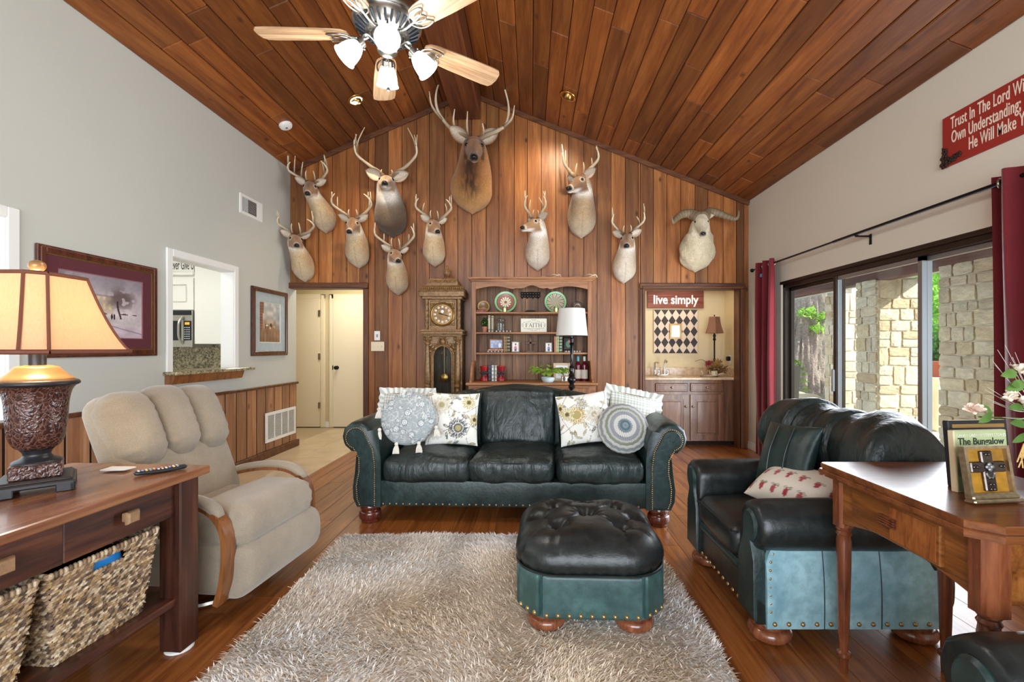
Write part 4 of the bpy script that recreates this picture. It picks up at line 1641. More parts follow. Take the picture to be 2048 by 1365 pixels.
# ---------------------------------------------------------------- console table with baskets and lamp
MT['walnut'] = wood('worn_console_wood', [C(40, 18, 14), C(78, 42, 30), C(112, 66, 44)], 'Y', 0.32, 16, 0.07, bump=0.12, var=0.1, fine=1.6)
MT['walnutz'] = wood('worn_console_leg_wood', [C(40, 18, 14), C(72, 40, 28), C(98, 58, 40)], 'Z', 0.32, 16, 0.07, bump=0.12, var=0.1)
MT['walnutt'] = wood('worn_console_top_wood', [C(92, 54, 34), C(134, 86, 56), C(164, 116, 80)], 'Y', 0.26, 12, 0.06, bump=0.08, var=0.05, fine=1.2, coat=0.3)
MT['knobw'] = plain('tan_knob_wood', C(150, 116, 82), 0.45, var=0.2, vscale=60)
con = thing('console_table', 'dark worn wooden console table with drawers and basket shelf', 'table', (-1.385, 2.01, 0), math.radians(-4.0))
MB().b2((-0.64, -1.45, 0.712), (0, 0, 0.745), 0.004).build('tabletop', MT['walnutt'], con)
for (xa, ya) in ((-0.12, -0.13), (-0.61, -0.13), (-0.12, -1.42), (-0.61, -1.42)):
    lg = MB().b2((xa, ya, 0.012), (xa + 0.095, ya + 0.098, 0.712), 0.006).build('leg', MT['walnutz'], con)
    MB().lathe([(0.048, 0.0), (0.052, 0.004), (0.052, 0.010), (0.046, 0.014)], (xa + 0.048, ya + 0.049, 0), 20).build('glide', MT['white'], lg)
m = MB()
m.b2((-0.60, -1.40, 0.565), (-0.075, -1.33, 0.712), 0.003)
m.b2((-0.60, -0.10, 0.565), (-0.075, -0.06, 0.712), 0.003)
m.b2((-0.60, -1.40, 0.565), (-0.57, -0.06, 0.712), 0.003)
m.build('apron', MT['walnut'], con)
for (y0, y1, kn) in ((-0.5475, -0.128, -0.34), (-0.968, -0.548, -0.725), (-1.325, -0.9685, -1.15)):
    dw = MB().b2((-0.50, y0, 0.568), (-0.052, y1, 0.708), 0.003).build('drawer', MT['walnut'], con)
    m = MB()
    m.b2((-0.052, kn - 0.016, 0.628), (-0.030, kn + 0.016, 0.660), 0.003)
    m.prism([(-0.024, -0.022), (0.024, -0.022), (0.024, 0.022), (-0.024, 0.022)], 0, 0.016, R=rotm(PI / 2, 0, PI / 2), c=(-0.030, kn, 0.644), inset=0.008)
    m.build('drawer_knob', MT['knobw'], dw)
MB().b2((-0.60, -1.42, 0.205), (-0.045, -0.04, 0.235), 0.004).build('shelf', MT['walnut'], con)


def basket(label, yc, extra):
    CM = Matrix.Translation(con.location) @ Matrix.Rotation(math.radians(-4.0), 4, 'Z')
    loc = CM @ Vector((-0.265, yc, 0.236))
    b = thing('wicker_basket', label, 'basket', loc, math.radians(-4.0), 'woven storage baskets under the console')
    H, tw, bw, td, bd = 0.305, 0.195, 0.155, 0.20, 0.17
    r = np.random.default_rng(int(abs(yc) * 100))
    m = MB()
    cols = srgb_arr([(196, 174, 142), (172, 146, 116), (146, 120, 94), (116, 96, 78), (206, 188, 160), (168, 138, 96), (92, 76, 64)])
    rows = 34
    for side in range(4):
        for i in range(rows):
            t = (i + 0.5) / rows
            hw = bw + (tw - bw) * t
            hd = bd + (td - bd) * t
            half = hw if side % 2 == 0 else hd
            off = hd if side % 2 == 0 else hw
            n = 27
            for j in range(n):
                a = -half + 2 * half * (j + 0.5 + 0.5 * (i % 2)) / n + r.normal() * 0.002
                if a > half:
                    continue
                if side == 0 and 0.82 < t < 0.955 and abs(a) < 0.056:
                    continue
                z = H * t + r.normal() * 0.0008
                ln, hh, th = half / n * 1.75, H / rows * 0.62, 0.006 + 0.002 * r.random()
                sl = 0.35 + 0.15 * r.random()
                o_ = off + 0.002 * r.random()
                U = np.array([ln, ln * sl])
                V = np.array([-hh * sl, hh])
                pts = [(U * -1, 0), (U * -0.3 - V, 0), (U * 0.5 - V * 0.8, 0), (U, 0), (U * 0.3 + V, 0), (U * -0.5 + V * 0.8, 0), (U * 0.0, th), ]
                P = []
                for (q, d) in pts:
                    P.append((a + q[0], z + q[1], o_ + d - 0.002))
                P = np.array(P)
                if side == 0:
                    Q = np.column_stack([P[:, 2], P[:, 0], P[:, 1]])
                elif side == 2:
                    Q = np.column_stack([-P[:, 2], -P[:, 0], P[:, 1]])
                elif side == 1:
                    Q = np.column_stack([P[:, 0], -P[:, 2], P[:, 1]])
                else:
                    Q = np.column_stack([-P[:, 0], P[:, 2], P[:, 1]])
                c = cols[r.integers(len(cols))] * (0.75 + 0.5 * r.random())
                m.add(Q, [(k, (k + 1) % 6, 6) for k in range(6)], c)
    m.build('weave', MT['wick'], b, ang=70, vcol=True)['kind'] = 'stuff'
    m = MB()
    for sx, sy, ex, ey in ((1, -1, 1, 1), (1, 1, -1, 1), (-1, 1, -1, -1), (-1, -1, 1, -1)):
        p0, p1 = np.array([sx * td, sy * tw, H]), np.array([ex * td, ey * tw, H])
        n = int(np.linalg.norm(p1 - p0) / 0.014)
        for k in range(n):
            c_ = p0 + (p1 - p0) * (k + 0.5) / n
            d_ = (p1 - p0) / np.linalg.norm(p1 - p0)
            m.ball(c_, (0.010, 0.008, 0.011), 4, cols[(k * 3 + k // 4) % 5], R=rotm(0, 0, math.atan2(d_[1], d_[0]) + 0.6))
    m.build('rim', MT['wick'], b, vcol=True)
    m = MB()
    for i in range(2):
        z_ = H * (0.82 + 0.14 * i)
        for k in range(7):
            m.ball((td * 0.99 - 0.003 * (1 - i), -0.045 + 0.015 * k, z_), (0.007, 0.010, 0.007), 4, cols[k % 4], R=rotm(0.5, 0, 0))
    m.build('handle_edge', MT['wick'], b, vcol=True)['kind'] = 'stuff'
    m = MB()
    for side in range(4):
        pass
    P = []
    for z_, w1, d1 in ((0.004, bw, bd), (H * 0.80, tw * 0.972, td * 0.972)):
        P += [(sx * (d1 - 0.004), sy * (w1 - 0.004), z_) for sx, sy in ((1, -1), (1, 1), (-1, 1), (-1, -1))]
    m.add(P, [(0, 1, 2, 3)[::-1], (4, 5, 6, 7)] + [(k, (k + 1) % 4, 4 + (k + 1) % 4, 4 + k) for k in range(4)])
    m.build('lining', MT['wdark'], b, smooth=False)
    return b


MT['wick'] = painted('seagrass_weave', 0.7, 0.2, 0.5, 400, 0.15)
MT['wdark'] = plain('basket_inside', C(50, 36, 26), 0.9)
BK1 = basket('woven seagrass basket with a blue bag showing in its handle slot', -0.385, True)
basket('woven seagrass basket without anything showing, nearer end of the console shelf', -0.805, False)
o = MB().rbox((0.172, 0.0, 0.268), (0.034, 0.13, 0.056), 0.015, (4, 8, 6), chfn(0.03, 5, 20)).build('blue_bag', plain('blue_plastic', C(20, 120, 196), 0.25), ang=80)
o.matrix_world = Matrix.Translation(BK1.location) @ Matrix.Rotation(math.radians(-4.0), 4, 'Z')
tag(o, 'shiny blue plastic bag poking out of the wicker basket', 'bag')

# lamp
MT['crackle'] = NT('crackled_urn_glaze')
_t = MT['crackle']
_v = _t.coord((1, 1, 0.8))
_vo = _t.n('ShaderNodeTexVoronoi', feature='DISTANCE_TO_EDGE')
_vo.inputs['Scale'].default_value = 62
_dn = _t.n('ShaderNodeTexNoise')
_dn.inputs['Scale'].default_value = 30
_t.l(_v, _dn.inputs['Vector'])
_mixv = _t.mix(_v, _dn.outputs['Color'], 0.06)
_t.l(_mixv, _vo.inputs['Vector'])
_t.l(_t.ramp(_vo.outputs['Distance'], [(0.0, C(112, 92, 82)), (0.05, C(84, 46, 34)), (0.2, C(52, 28, 24))]), _t.b.inputs['Base Color'])
_t.setp(Roughness=0.2)
_t.bump(_vo.outputs['Distance'], 0.6, 0.006)
MT['crackle'] = _t.m
MT['lampblk'] = plain('lamp_black', C(34, 33, 36), 0.4, bump=0.1)
MT['lamptan'] = plain('lamp_tan_metal', C(168, 128, 84), 0.35, 0.3, var=0.15)
_t = NT('lamp_shade_silk')
_g = _t.noise(_t.coord((60, 60, 4)), 3.0, 3)
_t.l(_t.ramp(_g, [(0.3, C(232, 204, 168)), (0.7, C(246, 226, 196))]), _t.b.inputs['Base Color'])
_t.setp(Roughness=0.8)
_tl = _t.n('ShaderNodeBsdfTranslucent')
_tl.inputs[0].default_value = C(250, 222, 182)
_mx = _t.n('ShaderNodeMixShader')
_mx.inputs[0].default_value = 0.55
_t.l(_t.b.outputs[0], _mx.inputs[1])
_t.l(_tl.outputs[0], _mx.inputs[2])
_t.l(_mx.outputs[0], _t.t.nodes['Material Output'].inputs[0])
MT['shade'] = _t.m
MT['shtrim'] = plain('shade_brown_trim', C(112, 62, 40), 0.7)
LX, LY, LZ = -1.763, 1.66, 0.746
tl_ = thing('table_lamp', 'lit table lamp with crackled brown urn and amber panelled shade', 'lamp', (LX, LY, LZ), math.radians(43))
m = MB()
m.b2((-0.10, -0.10, 0.022), (0.10, 0.10, 0.040), 0.005)
m.b2((-0.092, -0.092, 0.036), (0.092, 0.092, 0.050), 0.006)
for sx in (-1, 1):
    for sy in (-1, 1):
        m.b2((sx * 0.10, sy * 0.10, 0.0), (sx * 0.05, sy * 0.085, 0.030), 0.003)
        m.b2((sx * 0.10, sy * 0.10, 0.0), (sx * 0.085, sy * 0.05, 0.030), 0.003)
m.build('base', MT['lampblk'], tl_)
MB().b2((-0.066, -0.066, 0.05), (0.066, 0.066, 0.098), 0.004).build('plinth', MT['crackle'], tl_)
MB().lathe(spline([(0.066, 0.098), (0.062, 0.106), (0.045, 0.114), (0.036, 0.126), (0.040, 0.138), (0.046, 0.146)], 18), seg=32).build('foot', MT['lampblk'], tl_)
MB().lathe(spline([(0.040, 0.144), (0.058, 0.156), (0.070, 0.180), (0.077, 0.215), (0.080, 0.260), (0.083, 0.310), (0.090, 0.350), (0.102, 0.372)], 40), seg=48).build('urn', MT['crackle'], tl_)
MB().lathe(spline([(0.098, 0.368), (0.110, 0.374), (0.113, 0.381), (0.108, 0.389), (0.098, 0.392)], 14), seg=40).build('rim', MT['lampblk'], tl_)
MB().lathe(spline([(0.100, 0.391), (0.096, 0.398), (0.078, 0.412), (0.064, 0.428), (0.055, 0.438), (0.030, 0.444)], 18), seg=40).build('shoulder', MT['lamptan'], tl_)
MB().lathe([(0.024, 0.444), (0.024, 0.515), (0.016, 0.517), (0.010, 0.52), (0.006, 0.53), (0.006, 0.772)], seg=20).build('neck', MT['lampblk'], tl_)
MB().lathe(spline([(0.008, 0.768), (0.012, 0.772), (0.010, 0.778), (0.020, 0.786), (0.024, 0.799), (0.019, 0.812), (0.004, 0.819)], 20), seg=20).build('finial', MT['lamptan'], tl_)


def shade_ring(d, w_):
    return np.array([(w_, -d), (d, -w_), (d, w_), (w_, d), (-w_, d), (-d, w_), (-d, -w_), (-w_, -d)])


Rq = rotm(0, 0, math.radians(2))
rings, zs = [], np.linspace(0, 1, 14)
for t in zs:
    d = 0.250 + (0.128 - 0.250) * (t ** 0.80)
    w_ = 0.034 + (0.028 - 0.034) * t
    z_ = 0.492 + 0.268 * t - 0.012 * math.sin(t * PI)
    q = shade_ring(d, w_)
    rings.append(np.column_stack([q, np.full(8, z_)]))
rings = np.array(rings)
# denser, slightly sagging panels
full = []
for rg_ in rings:
    row = []
    for k in range(8):
        a, b = rg_[k], rg_[(k + 1) % 8]
        for s_ in np.linspace(0, 1, 8, endpoint=False):
            p = a + (b - a) * s_
            sag = 0.02 * math.sin(s_ * PI) if k % 2 == 0 else 0.0
            p = p * np.array([1 + sag, 1 + sag, 1])
            row.append(p)
    full.append(row)
full = np.array(full)
P = full.reshape(-1, 3) @ Rq.T
P = P.reshape(full.shape)
m = MB().surf(P, cv=True)
m.surf(P * np.array([0.993, 0.993, 1]), cv=True, flip=True)
shd = m.build('shade', MT['shade'], tl_, ang=30)
m = MB()
for k in range(8):
    m.tube([p @ Rq.T for p in rings[:, k]], 0.0055, 6)
for row in (0, -1):
    q = P[row]
    m.tube(np.vstack([q, q[:1]]), 0.008 if row == 0 else 0.007, 6, cap=False)
m.build('shade_trim', MT['shtrim'], shd)
m = MB()
for a in range(4):
    m.tube([(0, 0, 0.758), tuple(rings[-1][a * 2] @ Rq.T)], 0.0025, 5)
m.build('shade_spider', MT['lampblk'], tl_)
MB().ball((0, 0, 0.60), (0.03, 0.03, 0.042), 8).build('bulb', glow('lamp_bulb', (1, 0.84, 0.58, 1), 14), tl_)
lamp('table_lamp_light', 'POINT', (LX, LY, LZ + 0.60), 16, (1, 0.80, 0.55), size=0.05)

MT['remote'] = plain('remote_black', C(28, 28, 30), 0.4)
rm = thing('remote_control', 'black television remote with coloured buttons on the console table', 'remote control', (-1.50, 1.885, 0.746), math.radians(46))
rm.scale = (0.8, 0.8, 0.8)
MB().rbox((0, 0, 0.011), (0.215, 0.048, 0.021), (0.02, 0.012, 0.010), (12, 6, 4), lambda P, T: P + np.column_stack([0 * P[:, 0], 0 * P[:, 0], 0.004 * (P[:, 0] / 0.1) ** 2])).build('body', MT['remote'], rm, ang=70)
m = MB()
bc = srgb_arr([(206, 206, 206), (190, 60, 50), (60, 120, 190), (206, 206, 206), (214, 180, 60), (206, 206, 206), (160, 160, 166)])
for i in range(11):
    for j in range(3):
        m.box((-0.088 + i * 0.0155, -0.014 + j * 0.014, 0.0225 + 0.003 * ((-0.088 + i * 0.0155) / 0.1) ** 2), (0.009, 0.009, 0.004), 0.001, None, bc[(i * 2 + j * 3) % 7])
m.build('button', painted('remote_buttons', 0.4), rm, vcol=True)['kind'] = 'stuff'
o = MB().rbox((0, 0, 0.004), (0.10, 0.06, 0.006), 0.002, (6, 4, 2), lambda P, T: P + 0.004 * np.column_stack([0 * P[:, 0], 0 * P[:, 0], vnoise(P, 30) + 0.3])).build('paper_note', plain('white_paper', C(226, 224, 218), 0.8), loc=(-1.70, 1.915, 0.747))
tag(o, 'small crumpled white paper lying behind the table lamp base', 'paper')
o = MB().lathe(spline([(0.0, 0.004), (0.04, 0.004), (0.066, 0.014), (0.078, 0.030), (0.082, 0.030), (0.07, 0.010), (0.045, 0.0), (0, 0.0)], 30), seg=36).build('wooden_dish', MT['bun'], loc=(-1.79, 1.395, 0.747))
tag(o, 'round dark wooden dish near the lamp at the picture edge', 'dish')

# ---------------------------------------------------------------- drawer table by the armchair
MT['mahog'] = wood('mahogany_table_wood', [C(84, 44, 16), C(132, 78, 34), C(160, 102, 52)], 'Y', 0.26, 22, 0.07, bump=0.05, var=0.05, coat=0.4)
MT['mahogz'] = wood('mahogany_leg_wood', [C(74, 34, 18), C(116, 62, 36), C(146, 86, 54)], 'Z', 0.28, 22, 0.1, bump=0.05, var=0.05, coat=0.3)
MT['mahogt'] = wood('mahogany_top_wood', [C(84, 42, 18), C(120, 68, 34), C(142, 86, 48)], 'X', 0.30, 18, 0.08, bump=0.03, var=0.05, coat=0.12)
st = thing('drawer_table', 'small mahogany side table with drawer and slim turned legs', 'table', (0, 0, 0))


def clipped(x0, x1, y0, y1, c):
    return [(x0 + c, y0), (x1 - c, y0), (x1, y0 + c), (x1, y1 - 0.012), (x1 - 0.012, y1), (x0 + 0.012, y1), (x0, y1 - 0.012), (x0, y0 + c)]


m = MB()
m.prism(clipped(1.135, 1.70, 1.165, 1.835, 0.055), 0.786, 0.802, inset=0.003)
m.prism(clipped(1.139, 1.696, 1.169, 1.831, 0.055), 0.778, 0.787)
m.prism(clipped(1.130, 1.705, 1.160, 1.840, 0.055), 0.764, 0.779, inset=0.003)
m.prism(clipped(1.145, 1.690, 1.176, 1.825, 0.055), 0.752, 0.765)
m.build('tabletop', MT['mahogt'], st, ang=30)
# drawer side with arched lower edge (faces -X)
ys = np.linspace(1.21, 1.79, 20)
zb = [0.575 + 0.045 * math.sin(PI * (y_ - 1.21) / 0.58) for y_ in ys]
poly = [(1.79, 0.755), (1.21, 0.755)] + list(zip(ys, zb))
Rx = np.array([[0, 0, 1], [1, 0, 0], [0, 1, 0]])
for x_, nm in ((1.186, 'apron'), (1.64, 'apron')):
    MB().prism(poly, 0, 0.02, R=Rx, c=(x_, 0, 0)).build(nm, MT['mahog'], st)
xs_ = np.linspace(1.20, 1.64, 12)
for y_ in (1.215, 1.765):
    MB().b2((1.19, y_, 0.575), (1.65, y_ + 0.02, 0.755), 0.002).build('apron', MT['mahog'], st)
dw = MB().b2((1.174, 1.335, 0.618), (1.20, 1.705, 0.742), 0.004).build('drawer', MT['mahog'], st)
m = MB()
for k in range(4):
    z_ = 0.620 + 0.030 * k
m.prism([(1.52, 0.628), (1.52, 0.732), (1.348, 0.732), (1.348, 0.628)], 0, 0.003, R=Rx, c=(1.1715, 0, 0))
m.build('veneer_panel', wood('veneer', [C(104, 54, 24), C(148, 86, 42), C(172, 110, 58)], 'Z', 0.25, 26, 0.2, bump=0.02, var=0.05, coat=0.4), dw)
m = MB()
for k in range(4):
    m.b2((1.158, 1.49, 0.668 + 0.008 * k), (1.174, 1.56, 0.6735 + 0.008 * k), 0.002)
m.b2((1.164, 1.495, 0.668), (1.174, 1.555, 0.698), 0.001)
m.build('drawer_pull', MT['mahogz'], dw)
for (x_, y_, big) in ((1.207, 1.795, 0), (1.60, 1.795, 0), (1.210, 1.228, 1), (1.62, 1.228, 1)):
    h0 = 0.565 if not big else 0.555
    s_ = 0.030 if not big else 0.040
    m = MB()
    ch = 0.012 if not big else 0.022
    m.prism([(x_ - s_ + ch, y_ - s_), (x_ + s_ - ch, y_ - s_), (x_ + s_, y_ - s_ + ch), (x_ + s_, y_ + s_ - ch), (x_ + s_ - ch, y_ + s_), (x_ - s_ + ch, y_ + s_), (x_ - s_, y_ + s_ - ch), (x_ - s_, y_ - s_ + ch)], h0, 0.756)
    pr = [(0.022, h0), (0.028, h0 - 0.01), (0.022, h0 - 0.018), (0.028, h0 - 0.028), (0.023, h0 - 0.038), (0.026, h0 - 0.06), (0.025, h0 - 0.16), (0.019, 0.16), (0.016, 0.105), (0.016, 0.085), (0.024, 0.078), (0.025, 0.066), (0.016, 0.055), (0.015, 0.03), (0.013, 0.0)]
    m.lathe(pr[::-1], (x_, y_, 0), 18)
    m.build('leg', MT['mahogz'], st, ang=40)

# ---------------------------------------------------------------- shag rug
MT['pile'] = painted('shag_pile', 0.85, 0.1, 0, 300, 0.0, 0.3)
rx0, rx1, ry0, ry1 = -1.235, 0.775, 0.55, 3.09
rug = MB().b2((rx0, ry0, 0.0), (rx1, ry1, 0.012), 0.003).build('shag_rug', plain('rug_backing', C(216, 196, 166), 0.95, var=0.15, vscale=20))
tag(rug, 'beige and silver shag rug under the ottoman', 'rug')
r = np.random.default_rng(4)
NB = 150000
ux = r.random(NB)
uy = r.random(NB) ** 0.85
bx = rx0 + 0.006 + (rx1 - rx0 - 0.012) * ux
by = 1.20 + (ry1 - 0.004 - 1.20) * uy
pos = np.column_stack([bx, by, np.zeros(NB)])
big = vnoise(pos, 2.2, 1)
mid = vnoise(pos, 7.0, 2)
da = (vnoise(pos, 2.6, 5) - 0.5) * 5 + r.normal(size=NB) * 0.9 - 1.2
tilt = 0.75 + 0.5 * r.random(NB) + 0.5 * (mid - 0.5)
ln = 0.022 + 0.018 * r.random(NB)
dirv = np.column_stack([np.cos(da) * np.sin(tilt), np.sin(da) * np.sin(tilt), np.cos(tilt)])
edge = np.minimum.reduce([bx - rx0, rx1 - bx, ry1 - by])
sidev = np.column_stack([-np.sin(da), np.cos(da), 0 * da])
w_ = (0.0016 + 0.0014 * r.random(NB))[:, None]
b0 = pos + np.array([0, 0, 0.010])
mid_p = b0 + dirv * (ln * 0.55)[:, None]
tip = b0 + dirv * ln[:, None] + np.column_stack([np.cos(da), np.sin(da), -0.6 + 0 * da]) * (0.006 * r.random(NB))[:, None]
V = np.stack([b0 - sidev * w_, b0 + sidev * w_, mid_p + sidev * w_ * 0.9, mid_p - sidev * w_ * 0.9, tip], 1).reshape(-1, 3)
base_c = srgb_arr([(244, 230, 208)])[0]
alt = srgb_arr([(250, 248, 244)])[0]
drk = srgb_arr([(222, 200, 170)])[0]
k_ = np.clip((big - 0.35) / 0.35, 0, 1)[:, None]
colr = base_c * (1 - k_) + alt * k_
rr_ = r.random(NB)[:, None]
colr = np.where(rr_ < 0.18, drk, colr) * (0.85 + 0.3 * r.random((NB, 1)))
edgew = np.clip((by - 2.75) / 0.3, 0, 1)[:, None]
colr = colr * (1 - 0.6 * edgew) + srgb_arr([(246, 244, 242)])[0] * 0.6 * edgew
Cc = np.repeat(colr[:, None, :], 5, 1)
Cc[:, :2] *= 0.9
me = bpy.data.meshes.new('pile')
i5 = np.arange(NB) * 5
quads = np.stack([i5, i5 + 1, i5 + 2, i5 + 3], 1)
tris = np.stack([i5 + 3, i5 + 2, i5 + 4], 1)
me.vertices.add(NB * 5)
me.vertices.foreach_set('co', V.astype(np.float32).ravel())
me.loops.add(NB * 7)
me.loops.foreach_set('vertex_index', np.concatenate([quads.ravel(), tris.ravel()]).astype(np.int32))
me.polygons.add(NB * 2)
me.polygons.foreach_set('loop_start', np.concatenate([np.arange(NB) * 4, NB * 4 + np.arange(NB) * 3]).astype(np.int32))
me.update(calc_edges=True)
a = me.color_attributes.new('Col', 'FLOAT_COLOR', 'POINT')
cc = np.ones((NB * 5, 4), np.float32)
cc[:, :3] = Cc.reshape(-1, 3)
a.data.foreach_set('color', cc.ravel())
me.materials.append(MT['pile'])
link('pile', me, rug)['kind'] = 'stuff'

# ---------------------------------------------------------------- curtains and rod
MT['red'] = fabric('red_curtain_linen', C(116, 34, 40), 520, 0.25, 0.85, 0.18, 0.35, 3)
RODX, RODZ = 2.60, 2.165
rod = thing('curtain_rod', 'long dark metal curtain rod above the patio door', 'curtain rod', (0, 0, 0))
MB().tube([(RODX, 1.9, RODZ), (RODX, 4.0, RODZ)], 0.0125, 10).build('tube', MT['blackm'], rod)
MB().tube([(RODX, 3.98, RODZ), (RODX, 5.45, RODZ)], 0.0095, 10).build('inner_tube', MT['blackm'], rod)
MB().ball((RODX, 5.47, RODZ), 0.022, 8).build('finial', MT['blackm'], rod)
for y_ in (3.72, 5.35, 2.05):
    m = MB()
    m.b2((RODX - 0.006, y_ - 0.006, RODZ - 0.025), (XR, y_ + 0.006, RODZ - 0.012), 0.002)
    m.b2((XR - 0.008, y_ - 0.012, RODZ - 0.085), (XR, y_ + 0.012, RODZ + 0.0), 0.002)
    m.tube([(RODX - 0.018, y_, RODZ), (RODX - 0.012, y_, RODZ - 0.013), (RODX, y_, RODZ - 0.018), (RODX + 0.012, y_, RODZ - 0.013), (RODX + 0.018, y_, RODZ)], 0.004, 6)
    m.build('bracket', MT['blackm'], rod)


def curtain(label, y0, y1, ztop, zbot, nf, amp, seed, tagc=False):
    nu, nv = 34, nf * 16
    s = np.linspace(0, 1, nv)
    t = np.linspace(0, 1, nu)[:, None]
    ph = s * nf * 2 * PI
    a_ = amp * (0.75 + 0.35 * np.sin(t * 2.2 + seed))
    xx = RODX + a_ * np.sin(ph + 0.35 * np.sin(t * 3 + seed) * np.sin(s * 9)) + 0.012 * np.sin(s * 17 + t * 3)
    yy = y0 + (y1 - y0) * s + 0.10 * t * (s - 0.5) * abs(y1 - y0) + 0.02 * np.sin(ph * 2 + seed) * (0.4 + t)
    zz = ztop + (zbot - ztop) * t + 0 * s
    P = np.stack([xx, yy + 0 * t, zz], -1)
    c = thing('red_curtain', label, 'curtain', (0, 0, 0), 0, 'red curtains at the patio door')
    m = MB().surf(P)
    Q = P.copy()
    Q[..., 0] += 0.004
    m.surf(Q, flip=True)
    m.build('cloth', MT['red'], c, ang=80)
    for k in range(nf * 2):
        sy = (k + 0.5) / (nf * 2)
        y_ = y0 + (y1 - y0) * sy
        q = [(RODX + 0.006 * (-1) ** k, y_ + 0.026 * math.cos(u) * 0.5, RODZ + 0.026 * math.sin(u)) for u in np.linspace(0, 2 * PI, 15)]
        q = [(RODX + 0.022 * math.cos(u) * 0.9, y_ + 0.010 * math.cos(u) * (-1) ** k, RODZ + 0.024 * math.sin(u)) for u in np.linspace(0, 2 * PI, 15)]
        MB().tube(q, 0.006, 6, cap=False).build('grommet', MT['nickel'], c)
    return c


c1 = curtain('red curtain panel gathered between nook and patio door', 5.38, 4.96, 2.215, 0.03, 3, 0.042, 1.0)
MB().b2((2.548, 5.14, 2.04), (2.556, 5.175, 2.075), 0.001).build('price_tag', plain('blue_tag', C(60, 150, 200), 0.6), c1)
curtain('red curtain panel hanging behind the flowers at the picture edge', 2.62, 2.12, 2.215, 0.03, 3, 0.058, 2.0)
# ---------------------------------------------------------------- shoulder mounts on the gable wall
_t = NT('animal_hide')
_a = _t.n('ShaderNodeVertexColor', layer_name='Col')
_vv = _t.coord((90, 90, 14))
_f = _t.noise(_vv, 3.0, 4)
_t.l(_t.mix(_a.outputs[0], _t.ramp(_f, [(0.3, (0.60, 0.57, 0.54, 1)), (0.7, (1.2, 1.19, 1.17, 1))]), 1.0, 'MULTIPLY'), _t.b.inputs['Base Color'])
_t.setp(Roughness=0.8, Specular_IOR_Level=0.2, Sheen_Weight=0.35)
_t.bump(_f, 0.9, 0.006)
MT['hide'] = _t.m
MT['antler'] = painted('antler_bone', 0.45, 0.4, 0.3, 90)
MT['eye'] = plain('glass_eye', C(14, 9, 6), 0.05)
MT['nosem'] = plain('wet_black_nose', C(18, 17, 18), 0.25)

NECK = np.array([  # z, half width, front y, back y
    (-0.315, 0.022, -0.034, 0.0), (-0.30, 0.066, -0.070, 0.0), (-0.27, 0.102, -0.118, 0.0), (-0.21, 0.130, -0.170, 0.0),
    (-0.12, 0.140, -0.205, 0.0), (-0.03, 0.134, -0.228, 0.0), (0.05, 0.117, -0.248, -0.006), (0.12, 0.102, -0.268, -0.040),
    (0.18, 0.090, -0.285, -0.082), (0.235, 0.078, -0.296, -0.125), (0.285, 0.055, -0.290, -0.165), (0.305, 0.02, -0.26, -0.20)])
HEAD = np.array([  # s, half width, half height, z offset
    (-0.02, 0.012, 0.015, 0.0), (0.0, 0.045, 0.045, 0.004), (0.10, 0.062, 0.066, 0.004), (0.22, 0.069, 0.074, 0.0), (0.34, 0.070, 0.074, -0.003),
    (0.46, 0.057, 0.066, -0.010), (0.60, 0.044, 0.054, -0.018), (0.75, 0.036, 0.043, -0.026), (0.88, 0.036, 0.039, -0.030), (0.96, 0.030, 0.032, -0.031), (1.0, 0.012, 0.014, -0.031)])


def fuse(mb, voxel, it=4):
    me = bpy.data.meshes.new('tmp_src')
    me.from_pydata(mb.v, [], mb.f)
    o = bpy.data.objects.new('tmp_src', me)
    COL.objects.link(o)
    md = o.modifiers.new('r', 'REMESH')
    md.mode = 'VOXEL'
    md.voxel_size = voxel
    sm = o.modifiers.new('s', 'SMOOTH')
    sm.iterations = it
    dg = bpy.context.evaluated_depsgraph_get()
    dg.update()
    out = bpy.data.meshes.new_from_object(o.evaluated_get(dg))
    bpy.data.objects.remove(o, do_unlink=True)
    bpy.data.meshes.remove(me)
    return out


def solve_mount(tip, top, nose, k=1.0):
    s = 1.0
    zt = Zp(tip[1], YB - 0.03)
    for _ in range(8):
        yt = YB - 0.22 * s
        s = (Zp(top[1], yt) - zt) / (0.655 * k)
    X = W(tip[0], YB - 0.06)
    sway = (W(top[0], YB - 0.22 * s) - X) / s
    xn = W(nose[0], YB - 0.40 * s)
    yaw = math.asin(max(-0.95, min(0.95, (xn - X - sway * s) / (0.235 * s))))
    zn = Zp(nose[1], YB - 0.42 * s)
    pit = math.asin(max(-0.7, min(0.5, ((zn - zt) / s - 0.315 - 0.235) / 0.25)))
    return X, zt + 0.315 * s, s, sway, yaw, pit


def ear_mesh(mb, base, direc, up, ln, wd, cin, cout):
    d = Vector(direc).normalized()
    u = Vector(up)
    u = (u - d * u.dot(d)).normalized()
    v = d.cross(u)
    if v.y > 0:
        v = -v
    nu, nv = 10, 9
    P = np.zeros((nu, nv, 3))
    Cc = np.zeros((nu, nv, 3))
    for i in range(nu):
        t = i / (nu - 1)
        w_ = wd * (math.sin(PI * min(1, (t * 0.86 + 0.14))) ** 0.75) * (1 if t < 0.999 else 0.02)
        for j in range(nv):
            s = 2 * j / (nv - 1) - 1
            cup = 0.45 * wd * (s * s) * (1 - t * 0.6)
            p = Vector(base) + d * (ln * t) + u * (w_ * s * 0.5) + v * (cup - 0.2 * wd)
            P[i, j] = p
            e = abs(s) ** 3 + 0.5 * (t > 0.9)
            Cc[i, j] = np.array(cin) * (1 - min(1, e)) + np.array(cout) * min(1, e)
    fl = d.x > 0
    mb.surf(P, flip=not fl, col=Cc)
    Q = P - np.array(v) * 0.007
    mb.surf(Q, flip=fl, col=np.tile(np.array(cout), (nu, nv, 1)))


